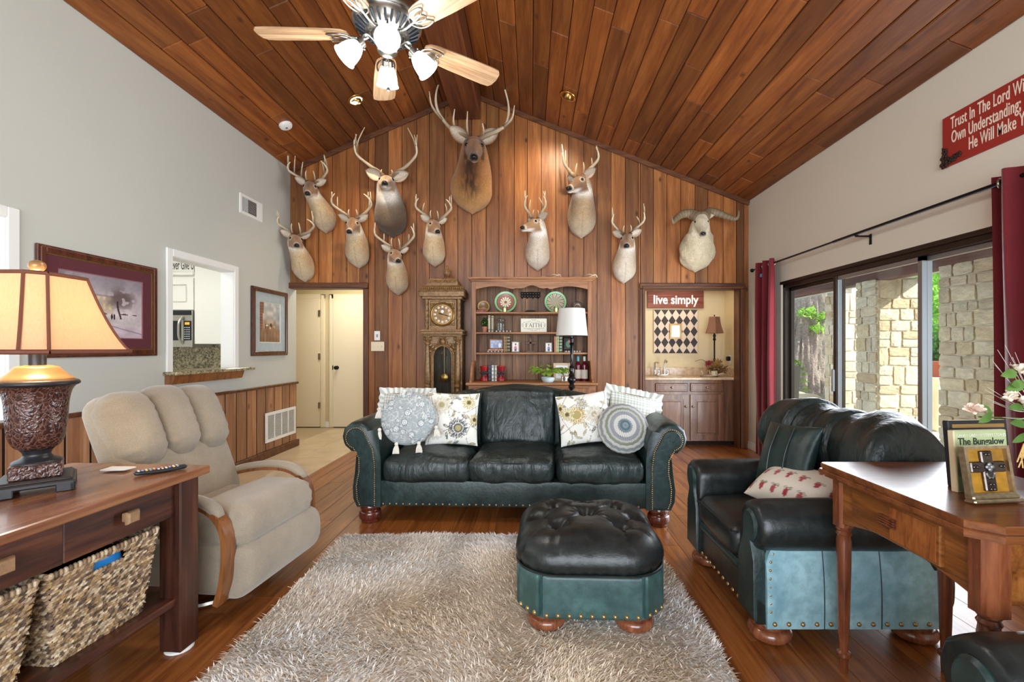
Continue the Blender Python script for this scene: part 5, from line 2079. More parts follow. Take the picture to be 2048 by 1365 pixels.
def antler_tube(mb, pts, r0, r1, n=20, seg=7, c0=(110, 84, 56), c1=(226, 210, 180), bump=True):
    p = spline(pts, n)
    t = np.linspace(0, 1, n)
    r = r0 + (r1 - r0) * t ** 1.15
    if bump:
        r = r * (1 + 0.08 * np.sin(t * 37 + len(pts)))
    a, b = srgb_arr([c0])[0], srgb_arr([c1])[0]
    colr = a + (b - a) * np.clip(t * 1.3, 0, 1)[:, None]
    mb.tube(p, r, seg, col=np.repeat(colr, seg, 0))
    return p


def rack(S, H, fwd, tines, base=(0.032, 0.0, 0.0), curl=0.25, thick=0.017, brow=0.10, warp=0, palm=None, back=0.05):
    """one side (+x): list of tubes as (points, r0, r1)"""
    beam = np.array([(base[0], base[1], base[2]), (base[0] + 0.22 * S, back, 0.20 * H), (0.62 * S, back * 0.8, 0.38 * H), (0.95 * S, -0.25 * fwd, 0.62 * H), (S * (1 - curl * 0.35), -0.75 * fwd, 0.84 * H), (S * (1 - curl), -fwd, H)])
    out = [(beam, thick, 0.005)]
    bp = spline(beam, 60)
    for (t, ln, inn, bk) in tines:
        i = int(t * 59)
        p = bp[i]
        q = [p, p + np.array([-inn * 0.3 * ln, bk * 0.3 * ln, 0.5 * ln]), p + np.array([-inn * ln, bk * ln, ln])]
        out.append((q, thick * 0.62 * (1 - 0.4 * t), 0.0035))
    if brow:
        p = bp[4]
        out.append(([p, p + np.array([0.0, -0.03, brow * 0.6]), p + np.array([-0.01, -0.035, brow])], thick * 0.55, 0.003))
    return out


def shoulder_mount(label, tip, top, nose, racks, kind='deer', name='deer_head_mount', nk=1.0, tone=0):
    X, Z, s, sway, yaw, pit = solve_mount(tip, top, nose)
    th = thing(name, label, 'hunting trophy', (X, YB - 0.019, Z), 0, 'game heads on the cedar wall', None)
    mb = MB()
    na = 28
    sl = spline(NECK, 30)
    P = np.zeros((30, na, 3))
    ang = np.linspace(0, 2 * PI, na, endpoint=False)
    for i, (z, a, yf, yb) in enumerate(sl):
        a *= nk * 1.14 * (1.0 if kind != 'sheep' else 1.30 if z < 0.1 else 1.05)
        yb = min(0.0, yb)
        b = max(0.006, (yb - yf) / 2)
        w_ = lin_up(np.array(z), -0.12, 0.22)
        lump = 1 + (0.06 * np.sin(ang * 5 + z * 30) if kind == 'sheep' else 0.02 * np.sin(ang * 3 + z * 20))
        P[i, :, 0] = sway * w_ + max(0.004, a) * np.cos(ang) * lump
        P[i, :, 1] = np.minimum((yf + yb) / 2 + b * np.sin(ang) * lump, 0.0)
        P[i, :, 2] = z + (0.02 * np.cos(ang * 2) if z < -0.2 else 0)
    mb.surf(P, cv=True)
    mb.f.append(tuple(range(na))[::-1])
    mb.f.append(tuple(range(29 * na, 30 * na)))
    mb.m += [0, 0]
    L = 0.300 * (0.92 if kind == 'sheep' else 1.12 if kind == 'elk' else 1.0)
    piv = np.array([sway, -0.185, 0.245])
    Rh = np.array((Matrix.Rotation(yaw, 3, 'Z') @ Matrix.Rotation(-pit, 3, 'X')).to_3x3())   # head axis = -Y rotated
    # yaw positive must turn the nose to +x
    Rh = np.array((Matrix.Rotation(yaw, 3, 'Z') @ Matrix.Rotation(-pit, 3, 'X')))
    hl = spline(HEAD, 30)
    hl[:, 1:3] *= 1.15
    Q = np.zeros((30, na, 3))
    for i, (t, a, b, zo) in enumerate(hl):
        if kind == 'sheep':
            a *= 0.98
            b *= 1.08
        Q[i, :, 0] = max(a, 0.003) * np.cos(ang)
        Q[i, :, 1] = -t * L
        Q[i, :, 2] = zo + max(b, 0.003) * np.sin(ang) * np.where(np.sin(ang) > 0, 0.95, 1.0)
    Qw = Q.reshape(-1, 3) @ Rh.T + piv
    mb.surf(Qw.reshape(30, na, 3), cv=True)
    o0 = len(mb.v) - 30 * na
    mb.f.append(tuple(o0 + j for j in range(na))[::-1])
    mb.f.append(tuple(o0 + 29 * na + j for j in range(na)))
    mb.m += [0, 0]
    me = fuse(mb, 0.0085, 5)
    n_ = len(me.vertices)
    co = np.zeros(n_ * 3, np.float32)
    me.vertices.foreach_get('co', co)
    co = co.reshape(-1, 3).astype(float)
    hc = (co - piv) @ Rh
    hs, hx, hz = -hc[:, 1] / L, hc[:, 0], hc[:, 2]
    is_head = lin_up(hs, 0.02, 0.22) * (np.abs(hx) < 0.09) * lin_up(hz, -0.12, -0.07)
    is_head = np.where((hs > 0.55) & (hz > -0.085), 1.0, is_head)
    front = np.clip(-co[:, 1] / 0.22, 0, 1)
    nz = vnoise(co, 30, 2)[:, None]
    z = co[:, 2]
    S_ = lambda *c: srgb_arr([c])[0]
    if kind == 'deer':
        sidec, frontc, low, white, face = ((S_(168, 130, 90), S_(218, 194, 156), S_(216, 200, 172), S_(244, 238, 226), S_(160, 118, 78)),
                                           (S_(142, 114, 84), S_(186, 158, 124), S_(206, 190, 164), S_(240, 234, 222), S_(140, 106, 74)),
                                           (S_(176, 150, 120), S_(226, 214, 196), S_(232, 224, 208), S_(245, 242, 236), S_(176, 138, 100)))[tone]
    elif kind == 'mule':
        sidec, frontc, low, white, face = S_(104, 84, 66), S_(128, 108, 88), S_(70, 52, 40), S_(236, 230, 220), S_(168, 138, 106)
    elif kind == 'elk':
        sidec, frontc, low, white, face = S_(176, 124, 72), S_(126, 80, 42), S_(190, 146, 92), S_(150, 110, 70), S_(160, 112, 66)
    else:
        sidec, frontc, low, white, face = S_(196, 182, 150), S_(226, 214, 184), S_(222, 208, 176), S_(236, 226, 200), S_(228, 216, 188)
    fx = np.exp(-((co[:, 0] - sway * lin_up(z, -0.12, 0.22)) / 0.105) ** 2) * lin_up(front, 0.10, 1.0)
    colr = sidec + (frontc - sidec) * fx[:, None]
    colr = colr + (low - colr) * (0.8 * (1 - lin_up(z, -0.30, -0.05)))[:, None]
    thr = np.exp(-((z - 0.135) / 0.055) ** 2) * fx * 1.3 if kind != 'mule' else np.exp(-((z - 0.10) / 0.085) ** 2) * fx * 1.6
    if kind in ('deer', 'mule'):
        colr = colr + (white - colr) * np.clip(thr * 1.25, 0, 1)[:, None]
    if kind == 'deer':
        ce = np.exp(-(co[:, 0] / 0.008) ** 2) * (z < -0.08) * front
        colr = colr + (S_(150, 120, 90) - colr) * (0.5 * ce)[:, None]
    fc = face.copy() + 0 * colr
    fc = fc + (white - fc) * (lin_up(-hz, 0.035, 0.06) * lin_up(hs, 0.35, 0.6))[:, None]
    eye_p = np.array([0.066, 0.33, 0.032])
    ed = np.sqrt((np.abs(hx) - eye_p[0]) ** 2 + ((hs - eye_p[1]) * L) ** 2 + (hz - eye_p[2]) ** 2)
    fc = fc + (white * 0.85 - fc) * np.clip(np.exp(-((ed - 0.024) / 0.008) ** 2), 0, 1)[:, None] * (0.7 if kind != 'sheep' else 0)
    if kind in ('deer', 'mule'):
        fc = fc + (S_(96, 70, 50) - fc) * (np.exp(-(hx / 0.02) ** 2) * lin_up(hz, 0.02, 0.05) * (hs < 0.75) * 0.5)[:, None]
        fc = fc + (white - fc) * (np.exp(-((hs - 0.86) / 0.035) ** 2) * 0.75)[:, None]
    if kind == 'elk':
        fc = fc + (S_(92, 58, 34) - fc) * (lin_up(np.abs(hx), 0.03, 0.06) * (hs < 0.4))[:, None]
        fc = fc + (S_(206, 176, 136) - fc) * (lin_up(-hz, 0.045, 0.065) * lin_up(hs, 0.75, 0.9))[:, None]
    nose = lin_up(hs, 0.915, 0.955) * lin_up(hz, -0.052, -0.040)
    fc = fc + (S_(22, 20, 20) - fc) * nose[:, None] * (1 if kind != 'sheep' else 0.85)
    mouth = np.exp(-((hz + 0.052) / 0.004) ** 2) * lin_up(hs, 0.75, 0.85)
    fc = fc + (S_(40, 28, 22) - fc) * (mouth * 0.8)[:, None]
    colr = colr + (fc - colr) * is_head[:, None]
    colr = colr * (0.9 + 0.2 * nz)
    if kind == 'elk':
        st = vnoise(co * np.array([1, 1, 0.12]), 70, 4)[:, None]
        mm_ = (lin_up(-z, -0.20, -0.05) * lin_up(front, 0.2, 0.8) * lin_up(z, -0.30, -0.12))[:, None] * np.exp(-(co[:, 0:1] / 0.085) ** 2)
        colr = colr * (1 - mm_ * (0.25 + 0.55 * lin_up(st, 0.25, 0.6)))
        nrm = co * np.array([1, 1, 0])
        co += nrm / (np.linalg.norm(nrm, axis=1, keepdims=True) + 1e-6) * (0.016 * (st - 0.5)) * mm_
    if kind == 'sheep':
        st = vnoise(co * np.array([1, 1, 0.3]), 45, 4)
        co[:, 1] -= 0.012 * (st - 0.5) * (1 - is_head)
    me.vertices.foreach_set('co', co.astype(np.float32).ravel())
    a_ = me.color_attributes.new('Col', 'FLOAT_COLOR', 'POINT')
    cc = np.ones((n_, 4), np.float32)
    cc[:, :3] = colr
    a_.data.foreach_set('color', cc.ravel())
    me.materials.clear()
    me.materials.append(MT['hide'])
    me.polygons.foreach_set('use_smooth', [True] * len(me.polygons))
    me.name = 'head_and_neck'
    link('head_and_neck', me, th)

    def hp(x, t, zz):
        return np.array([x, -t * L, zz]) @ Rh.T + piv
    for sd in (-1, 1):
        MB().ball(hp(sd * 0.0665, 0.335, 0.034), 0.017 if kind != 'sheep' else 0.013, 7).build('eye', MT['eye'], th)
        m = MB()
        eb = hp(sd * 0.058, 0.05, 0.052)
        big = {'deer': 1.0, 'mule': 1.30, 'elk': 1.30, 'sheep': 0.62}[kind]
        dr = Rh @ np.array([sd * 0.95, 0.12, 0.42 if kind != 'sheep' else 0.1])
        if kind == 'elk':
            dr = Rh @ np.array([sd * 0.9, 0.1, 0.55])
        ear_mesh(m, eb, dr, Rh @ np.array([0, -0.25 * 0, 1.0]) * 1.0, 0.150 * big, 0.098 * big, srgb_arr([(222, 208, 190)])[0], colr.mean(0) * 0.8)
        m.build('ear', MT['hide'], th, ang=80, vcol=True)
    m = MB().ball(hp(0, 0.955, -0.020), (0.027, 0.020, 0.018), 7)
    m.build('nose', MT['nosem'], th)
    for sd in (-1, 1):
        m = MB()
        rk = racks[0] if sd < 0 else racks[-1]
        b0 = hp(sd * 0.036, 0.10, 0.070)
        first = None
        for (pts, r0, r1) in rk:
            q = np.asarray(pts, float).copy()
            q[:, 0] = (q[:, 0] - 0.032) * sd
            q = q / s * 1.0 + b0
            if kind == 'sheep':
                n2_, seg = 60, 12
                p = spline(q, n2_)
                t = np.linspace(0, 1, n2_)
                rr = (r0 + (r1 - r0) * t ** 0.9) / s
                rr = rr * (1 + 0.025 * np.sin(t * 95) * (t < 0.85))
                ca, cb = S_(120, 104, 80), S_(158, 140, 110)
                cl = ca + (cb - ca) * (0.5 + 0.5 * np.sin(t * 95))[:, None] * 0.6
                m.tube(p, rr, seg, col=np.repeat(cl, seg, 0), flat=1.25)
            else:
                antler_tube(m, q, 1.25 * r0 / s, 1.15 * r1 / s, 24 if len(pts) > 3 else 10)
        if kind != 'sheep':
            m.ball(b0 + np.array([0, 0, 0.004]), (0.024 / s, 0.024 / s, 0.016 / s), 6, srgb_arr([(96, 72, 48)])[0])
        m.build('antler' if kind != 'sheep' else 'horn', MT['antler'], th, ang=70, vcol=True)
    th.scale = (s, s, s)
    return th


GR = 'game heads on the cedar wall'
shoulder_mount('whitetail head with tall many-tined antlers, highest near the left wall', (652, 466), (622, 360), (617, 384),
               [rack(0.25, 0.20, 0.10, [(0.34, 0.20, 0.1, 0.02), (0.50, 0.22, 0.05, 0), (0.64, 0.19, 0.0, 0), (0.80, 0.12, 0, 0)], brow=0.12),
                rack(0.22, 0.22, 0.10, [(0.45, 0.18, 0.2, 0), (0.62, 0.17, 0.2, 0), (0.78, 0.12, 0.1, 0)], brow=0.12)])
shoulder_mount('whitetail head lowest near the left wall, above the hall opening', (610, 563), (590, 466), (594, 488),
               [rack(0.195, 0.19, 0.10, [(0.62, 0.14, 0.0, 0), (0.76, 0.12, 0.0, 0)], brow=0.12),
                rack(0.24, 0.17, 0.10, [(0.55, 0.14, 0.0, 0), (0.72, 0.15, 0.1, 0)], brow=0.14)])
shoulder_mount('whitetail head with curved-in antlers, below the mule deer on its left', (718, 536), (708, 432), (700, 460),
               [rack(0.24, 0.26, 0.12, [(0.50, 0.14, 0.0, 0), (0.68, 0.12, 0.05, 0), (0.82, 0.07, 0, 0)], brow=0.09, curl=0.3)], tone=0)
shoulder_mount('mule deer head with wide forked antlers and dark chest', (785, 474), (774, 349), (772, 366),
               [rack(0.36, 0.40, 0.08, [(0.62, 0.24, -0.05, 0), (0.66, 0.30, 0.35, 0), (0.82, 0.13, 0.2, 0)], brow=0.05, curl=0.02, thick=0.021)], 'mule', nk=1.15)
shoulder_mount('small whitetail head lowest of all, left of the clock finial', (797, 590), (789, 495), (797, 519),
               [rack(0.24, 0.26, 0.10, [(0.42, 0.10, 0.0, 0), (0.70, 0.12, 0.05, 0)], brow=0.12, curl=0.12)], tone=0)
shoulder_mount('whitetail head above the clock, looking towards the elk', (870, 533), (866, 436), (876, 460),
               [rack(0.22, 0.22, 0.12, [(0.45, 0.12, 0.2, 0), (0.62, 0.16, 0.0, 0), (0.8, 0.08, 0, 0)], brow=0.10)], tone=0)
shoulder_mount('large brown elk head with dark mane and tall antlers under the ridge beam', (945, 427), (948, 270), (949, 306),
               [[(np.array([(0.032, 0, 0), (0.12, 0.03, 0.07), (0.26, 0.03, 0.13), (0.40, 0.0, 0.30), (0.43, -0.03, 0.48), (0.37, -0.05, 0.68)]), 0.026, 0.006),
                 ([(0.20, 0.03, 0.10), (0.22, -0.05, 0.18), (0.20, -0.09, 0.30)], 0.015, 0.004),
                 ([(0.36, 0.01, 0.22), (0.47, -0.04, 0.36), (0.50, -0.06, 0.52)], 0.015, 0.004),
                 ([(0.06, 0.01, 0.03), (0.06, -0.07, 0.12), (0.05, -0.10, 0.27)], 0.013, 0.004)],
                [(np.array([(0.032, 0, 0), (0.14, 0.02, 0.06), (0.26, 0.0, 0.10), (0.36, -0.02, 0.17), (0.39, -0.03, 0.38), (0.30, -0.05, 0.72)]), 0.026, 0.006),
                 ([(0.33, -0.02, 0.13), (0.43, -0.05, 0.22), (0.46, -0.07, 0.36)], 0.016, 0.004),
                 ([(0.09, 0.01, 0.04), (0.10, -0.06, 0.09), (0.09, -0.09, 0.14)], 0.012, 0.005)]], 'elk', 'elk_head_mount', nk=1.22)
shoulder_mount('pale whitetail head turned aside, directly above the hutch', (1075, 541), (1077, 434), (1049, 451),
               [rack(0.15, 0.24, 0.16, [(0.40, 0.17, 0.1, 0.1), (0.58, 0.20, 0.0, 0), (0.75, 0.12, 0, 0)], brow=0.10),
                rack(0.13, 0.24, 0.10, [(0.50, 0.14, 0.4, 0), (0.68, 0.14, 0.2, 0), (0.82, 0.1, 0, 0)], brow=0.08)], tone=2)
shoulder_mount('whitetail head with knobbly thick antlers, turned aside, high over the hutch end', (1162, 476), (1166, 348), (1140, 371),
               [rack(0.20, 0.26, 0.10, [(0.55, 0.18, 0.0, 0), (0.72, 0.18, -0.1, 0)], brow=0.15, curl=-0.1, thick=0.022),
                rack(0.22, 0.30, 0.10, [(0.45, 0.10, 0.1, 0), (0.7, 0.07, 0.3, 0), (0.85, 0.06, 0.3, 0)], brow=0.14, curl=0.2, thick=0.022)], tone=1)
shoulder_mount('whitetail head with pale throat above the bar nook corner', (1247, 566), (1255, 464), (1252, 489),
               [rack(0.19, 0.22, 0.08, [(0.55, 0.18, -0.05, 0), (0.74, 0.14, 0.0, 0)], brow=0.09, curl=0.1),
                rack(0.20, 0.24, 0.08, [(0.5, 0.10, 0.4, 0), (0.70, 0.18, 0.05, 0), (0.85, 0.1, 0, 0)], brow=0.09, curl=0.1)], tone=2)
shoulder_mount('cream mountain sheep head with wide flaring curled horns', (1390, 543), (1401, 424), (1406, 463),
               [[(np.array([(0.032, 0.0, -0.01), (0.10, 0.05, 0.045), (0.20, 0.05, 0.035), (0.29, 0.0, -0.03), (0.34, -0.05, -0.085), (0.36, -0.08, -0.07), (0.375, -0.09, -0.01)]), 0.056, 0.005)],
                [(np.array([(0.032, 0.0, -0.01), (0.10, 0.05, 0.055), (0.20, 0.05, 0.05), (0.30, 0.0, -0.01), (0.37, -0.05, -0.05), (0.40, -0.07, -0.03), (0.405, -0.08, 0.04)]), 0.056, 0.005)]], 'sheep', 'sheep_head_mount')
# ---------------------------------------------------------------- long-case clock
MT['clockw'] = plain('carved_gilt_oak', C(128, 96, 58), 0.38, 0.25, var=0.5, vscale=45, bump=0.35, bscale=120)  # strong mottling stands in for shade in the crevices of the carving
MT['clockd'] = plain('clock_inside_dark', C(52, 38, 28), 0.5, var=0.2)
MT['gold'] = plain('dull_gold', C(150, 116, 68), 0.36, 0.8, var=0.15, vscale=50)
CK = (W(884, 5.42), 5.55, 0.0)
ck = thing('longcase_clock', 'carved grandfather clock with round dial, glazed arched door and pendulum', 'clock', CK)
cm = MT['clockw']
F_ = -0.16           # front plane (local y)


def zc(py):
    return CAMH - (py - VPY) * 5.40 / FPX


m = MB()
m.b2((-0.235, F_ + 0.03, 0.0), (0.235, 0.20, 0.16), 0.01)
m.b2((-0.25, F_ + 0.01, 0.0), (0.25, 0.20, 0.08), 0.01)
m.b2((-0.215, F_ + 0.05, 0.16), (0.215, 0.18, 0.40), 0.006)
m.build('plinth', cm, ck)
z0, z1 = 0.40, zc(673)
m = MB()
for sd in (-1, 1):
    m.b2((sd * 0.225, F_ + 0.10, z0), (sd * 0.135, 0.18, z1), 0.004)
m.b2((-0.225, 0.13, z0), (0.225, 0.18, z1), 0.004)
m.b2((-0.225, F_ + 0.05, z0), (0.225, 0.18, z0 + 0.06), 0.004)
m.build('trunk_case', cm, ck)
MB().b2((-0.14, 0.10, z0 + 0.05), (0.14, 0.132, z1), 0.002).build('trunk_back', MT['clockd'], ck)
# arched door frame and glass
zt = zc(691)
arch = [(0.128 * math.cos(a), zt - 0.128 + 0.128 * math.sin(a) * 1.05) for a in np.linspace(0, PI, 17)]
path = [(0.128, z0 + 0.05)] + arch + [(-0.128, z0 + 0.05)]
m = MB()
m.tube([(p[0], F_ + 0.07, p[1]) for p in path], 0.017, 8)
m.tube([(p[0] * 0.86, F_ + 0.062, p[1] - 0.012) for p in path], 0.007, 6)
for k in range(9):
    t = PI * (0.12 + 0.76 * k / 8)
    if abs(t - PI / 2) < 0.25:
        continue
    m.ball((0.155 * math.cos(t), F_ + 0.066, zt - 0.128 + 0.160 * math.sin(t)), (0.022, 0.012, 0.016), 6, R=rotm(0, -t, 0))
for sd in (-1, 1):
    for k in range(3):
        m.tube([(sd * (0.165 - 0.02 * k), F_ + 0.075, zt - 0.02 - 0.03 * k), (sd * (0.15 - 0.03 * k), F_ + 0.055, zt + 0.0 - 0.02 * k), (sd * (0.12 - 0.03 * k), F_ + 0.07, zt + 0.02 - 0.01 * k)], [0.012, 0.016, 0.006], 6)
m.ball((0, F_ + 0.055, zt + 0.045), (0.034, 0.02, 0.036), 8)
m.tube([(-0.05, F_ + 0.06, zt + 0.03), (-0.03, F_ + 0.05, zt + 0.085), (0.03, F_ + 0.05, zt + 0.085), (0.05, F_ + 0.06, zt + 0.03)], 0.010, 6)
door = m.build('trunk_door', cm, ck)
gp = np.array([(p[0] * 0.95, p[1]) for p in path])
MB().prism(gp, -0.002, 0.002, R=rotm(PI / 2), c=(0, F_ + 0.075, 0)).build('door_glass', glass_mat('clock_glass', (0.9, 0.92, 0.9, 1)), door, smooth=False)
m = MB().b2((-0.22, F_ + 0.09, zt - 0.12), (0.22, F_ + 0.10, z1), 0.0)
m2 = MB()
# spandrel board with arched cut
poly = [(-0.22, z1), (-0.22, zt - 0.15), (-0.13, zt - 0.15)] + [(-0.13 * math.cos(a), zt - 0.128 + 0.13 * math.sin(a) * 1.05) for a in np.linspace(0, PI, 15)] + [(0.13, zt - 0.15), (0.22, zt - 0.15), (0.22, z1)]
m2.prism(poly[::-1], 0, 0.02, R=rotm(PI / 2), c=(0, F_ + 0.11, 0))
m2.build('arch_board', cm, ck)
for sd in (-1, 1):
    pr = [(0.034, z0), (0.034, z0 + 0.07), (0.026, z0 + 0.08), (0.032, z0 + 0.12), (0.040, z0 + 0.18), (0.030, z0 + 0.24), (0.026, z0 + 0.25), (0.036, z0 + 0.30), (0.030, z0 + 0.36), (0.024, z0 + 0.38), (0.036, z0 + 0.40), (0.036, z0 + 0.415), (0.026, z0 + 0.43), (0.038, z0 + 0.48), (0.032, z0 + 0.60), (0.022, z1 - 0.12), (0.022, z1 - 0.10), (0.032, z1 - 0.085), (0.032, z1 - 0.075), (0.024, z1 - 0.06), (0.044, z1 - 0.012), (0.046, z1)]
    col_ = MB().lathe(pr, (sd * 0.178, F_ + 0.055, 0), 18).build('trunk_column', cm, ck, ang=45)
    m = MB()
    for k in range(8):
        a = 2 * PI * k / 8
        m.ball((sd * 0.178 + 0.038 * math.cos(a), F_ + 0.055 + 0.038 * math.sin(a), z1 - 0.028), (0.011, 0.011, 0.022), 5)
        m.ball((sd * 0.178 + 0.036 * math.cos(a), F_ + 0.055 + 0.036 * math.sin(a), z0 + 0.18), (0.010, 0.010, 0.045), 5)
    m.build('carved_leaf', cm, col_)['kind'] = 'stuff'
# waist cornice, hood, dial
zh = zc(660)
m = MB()
for i, (w_, h0, h1) in enumerate(((0.232, z1, z1 + 0.018), (0.252, z1 + 0.016, z1 + 0.03), (0.24, z1 + 0.028, zh - 0.02), (0.256, zh - 0.022, zh - 0.006), (0.238, zh - 0.008, zh + 0.006))):
    m.b2((-w_, F_ + 0.24 - w_, h0), (w_, 0.18, h1), 0.005)
m.build('waist_moulding', cm, ck)
zd1 = zc(598)
m = MB()
m.b2((-0.21, F_ + 0.075, zh), (0.21, 0.18, zd1), 0.004)
m.build('hood', MT['clockd'], ck)
m = MB()
fr = 0.150
m.b2((-fr - 0.012, F_ + 0.055, zh + 0.005), (-fr + 0.006, F_ + 0.08, zd1 - 0.005), 0.003)
m.b2((fr - 0.006, F_ + 0.055, zh + 0.005), (fr + 0.012, F_ + 0.08, zd1 - 0.005), 0.003)
m.b2((-fr, F_ + 0.055, zh + 0.003), (fr, F_ + 0.08, zh + 0.022), 0.003)
m.b2((-fr, F_ + 0.055, zd1 - 0.022), (fr, F_ + 0.08, zd1 - 0.003), 0.003)
m.b2((-fr, F_ + 0.068, zh), (fr, F_ + 0.078, zd1), 0.001)
m.build('dial_frame', cm, ck)
zm = (zh + zd1) / 2 + 0.002
rd = 0.124
dial = MB().lathe([(rd + 0.016, 0.0), (rd + 0.018, 0.014), (rd + 0.008, 0.024), (rd - 0.004, 0.020), (rd - 0.008, 0.010), (0, 0.010)], (0, F_ + 0.066, zm), 48, rotm(PI / 2)).build('dial', MT['gold'], ck)
MB().lathe([(0.108, 0.0), (0.108, 0.013), (0, 0.013)], (0, F_ + 0.066, zm), 40, rotm(PI / 2)).build('dial_plate', plain('bronze_dial', C(112, 84, 52), 0.25, 0.7, var=0.3, vscale=14), dial)
white_e = plain('enamel_white', C(236, 234, 226), 0.25)
inkm = plain('dark_ink', C(28, 24, 22), 0.6)
for h in range(12):
    a = PI / 2 - h * PI / 6
    p = (0.088 * math.cos(a), F_ + 0.053, zm + 0.088 * math.sin(a))
    cp_ = MB().lathe([(0.0135, 0), (0.0135, 0.003), (0.010, 0.005), (0, 0.005)], p, 14, rotm(PI / 2)).build('numeral_disc', white_e, dial)
    m = MB()
    for q in range(1 + h % 3):
        m.box((p[0] + (q - (h % 3) / 2) * 0.005, p[1] - 0.0055, p[2]), (0.0018, 0.001, 0.011), 0, rotm(0, 0, 0))
    m.build('numeral', inkm, cp_)
MB().lathe([(0.018, 0), (0.018, 0.003), (0, 0.004)], (0, F_ + 0.052, zm + 0.034), 18, rotm(PI / 2)).build('moon_disc', white_e, dial)
for (a, ln, w_) in ((math.radians(-17), 0.085, 0.006), (math.radians(163), 0.055, 0.009)):
    MB().prism([(-0.01, -w_ * 0.4), (ln * 0.6, -w_), (ln, 0), (ln * 0.6, w_), (-0.01, w_ * 0.4)], 0, 0.002, R=rotm(PI / 2) @ rotm(0, 0, a), c=(0, F_ + 0.047, zm)).build('clock_hand', inkm, dial)
m = MB()
for sx in (-1, 1):
    for sz in (-1, 1):
        cx, cz = sx * 0.128, zm + sz * 0.122
        for (dx, dz, r_) in ((0, 0, 0.013), (-0.028, 0, 0.010), (0, -0.028, 0.010), (-0.05, 0.004, 0.007), (0.004, -0.05, 0.007)):
            m.ball((cx + sx * dx, F_ + 0.064, cz + sz * dz), (r_ * 1.3, 0.008, r_), 6)
        m.tube([(cx - sx * 0.06, F_ + 0.064, cz + sz * 0.006), (cx - sx * 0.03, F_ + 0.060, cz - sz * 0.012), (cx, F_ + 0.06, cz - sz * 0.035), (cx + sx * 0.004, F_ + 0.064, cz - sz * 0.06)], 0.005, 5)
m.build('spandrel_carving', MT['gold'], dial)['kind'] = 'stuff'
for sd in (-1, 1):
    zz0, zz1 = zh + 0.004, zd1
    pr = []
    for k in range(11):
        t = k / 10
        pr += [(0.021 if k % 2 else 0.026, zz0 + (zz1 - zz0) * t), (0.025 if k % 2 else 0.018, zz0 + (zz1 - zz0) * min(1, t + 0.04))]
    MB().lathe(pr[:-1], (sd * 0.188, F_ + 0.065, 0), 14).build('hood_column', cm, ck, ang=50)
zk = zc(585)
m = MB()
m.b2((-0.232, F_ + 0.02, zd1 - 0.004), (0.232, 0.18, zd1 + 0.03), 0.006)
m.b2((-0.262, F_ - 0.015, zd1 + 0.025), (0.262, 0.18, zk + 0.012), 0.006)
m.b2((-0.272, F_ - 0.025, zk + 0.008), (0.272, 0.18, zk + 0.020), 0.005)
hood_c = m.build('cornice', cm, ck)
# gadrooned slope and domed bonnet
m = MB()
zg = zk + 0.020
sl_prof = [(0.262, zg), (0.255, zg + 0.03), (0.225, zg + 0.052), (0.20, zg + 0.062), (0.195, zg + 0.072)]


def frus(prof, dfrac):
    out = []
    for w_, z_ in prof:
        yb, yf = 0.17, F_ + 0.24 - w_ * 0.98
        out.append([(-w_, yf, z_), (w_, yf, z_), (w_, yb, z_), (-w_, yb, z_)])
    return np.array(out)


P = frus(sl_prof, 1)
m.surf(P, cv=True)
dm = [(0.175, zg + 0.070), (0.178, zg + 0.09), (0.172, zg + 0.125), (0.155, zg + 0.150), (0.12, zg + 0.162), (0.0, zg + 0.165)]
P = frus(dm, 1)
m.surf(P, cv=True)
m.build('bonnet', cm, ck, ang=35)
m = MB()
for k in range(22):
    x_ = -0.245 + 0.49 * k / 21
    m.ball((x_, F_ - 0.018, zg + 0.022), (0.010, 0.010, 0.022), 5, R=rotm(0.5, 0.3, 0))
pts = [(x_, F_ + 0.064, zg + 0.115 + 0.016 * math.sin(x_ * 55)) for x_ in np.linspace(-0.155, 0.155, 60)]
m.tube(pts, 0.006, 5)
for k in range(6):
    x_ = -0.14 + 0.056 * k
    a = np.linspace(0, 5, 12)
    m.tube([(x_ + 0.018 * (1 - t / 7) * math.cos(t + k), F_ + 0.064, zg + 0.115 + 0.018 * (1 - t / 7) * math.sin(t + k)) for t in a], 0.004, 5)
m.build('bonnet_carving', cm, ck)['kind'] = 'stuff'
zf = zg + 0.165
m = MB().lathe([(0.03, zf - 0.005), (0.018, zf + 0.005), (0.014, zf + 0.018), (0.030, zf + 0.03), (0.040, zf + 0.055), (0.042, zf + 0.09), (0.036, zf + 0.10), (0.03, zf + 0.105), (0.016, zf + 0.115), (0.012, zf + 0.125), (0.018, zf + 0.135), (0.010, zf + 0.150), (0, zf + 0.155)], (0.035, 0.02, 0), 18)
for k in range(10):
    a = 2 * PI * k / 10
    m.ball((0.035 + 0.039 * math.cos(a), 0.02 + 0.039 * math.sin(a), zf + 0.07), (0.008, 0.008, 0.028), 5)
m.build('finial', cm, ck, ang=50)
pen = MB().lathe([(0.052, 0), (0.054, 0.006), (0.045, 0.012), (0, 0.016)], (0.005, F_ + 0.15, zc(758)), 30, rotm(PI / 2)).build('pendulum', MT['brass'], ck)
MB().tube([(0.005, F_ + 0.15, zc(758)), (0.005, F_ + 0.15, zt)], 0.004, 6).build('pendulum_rod', MT['brass'], pen)
for x_ in (-0.06, -0.035, 0.05, 0.075):
    MB().tube([(x_, F_ + 0.14, z0 + 0.1), (x_, F_ + 0.14, zt + 0.0)], 0.002, 5).build('weight_chain', MT['brass'], ck)

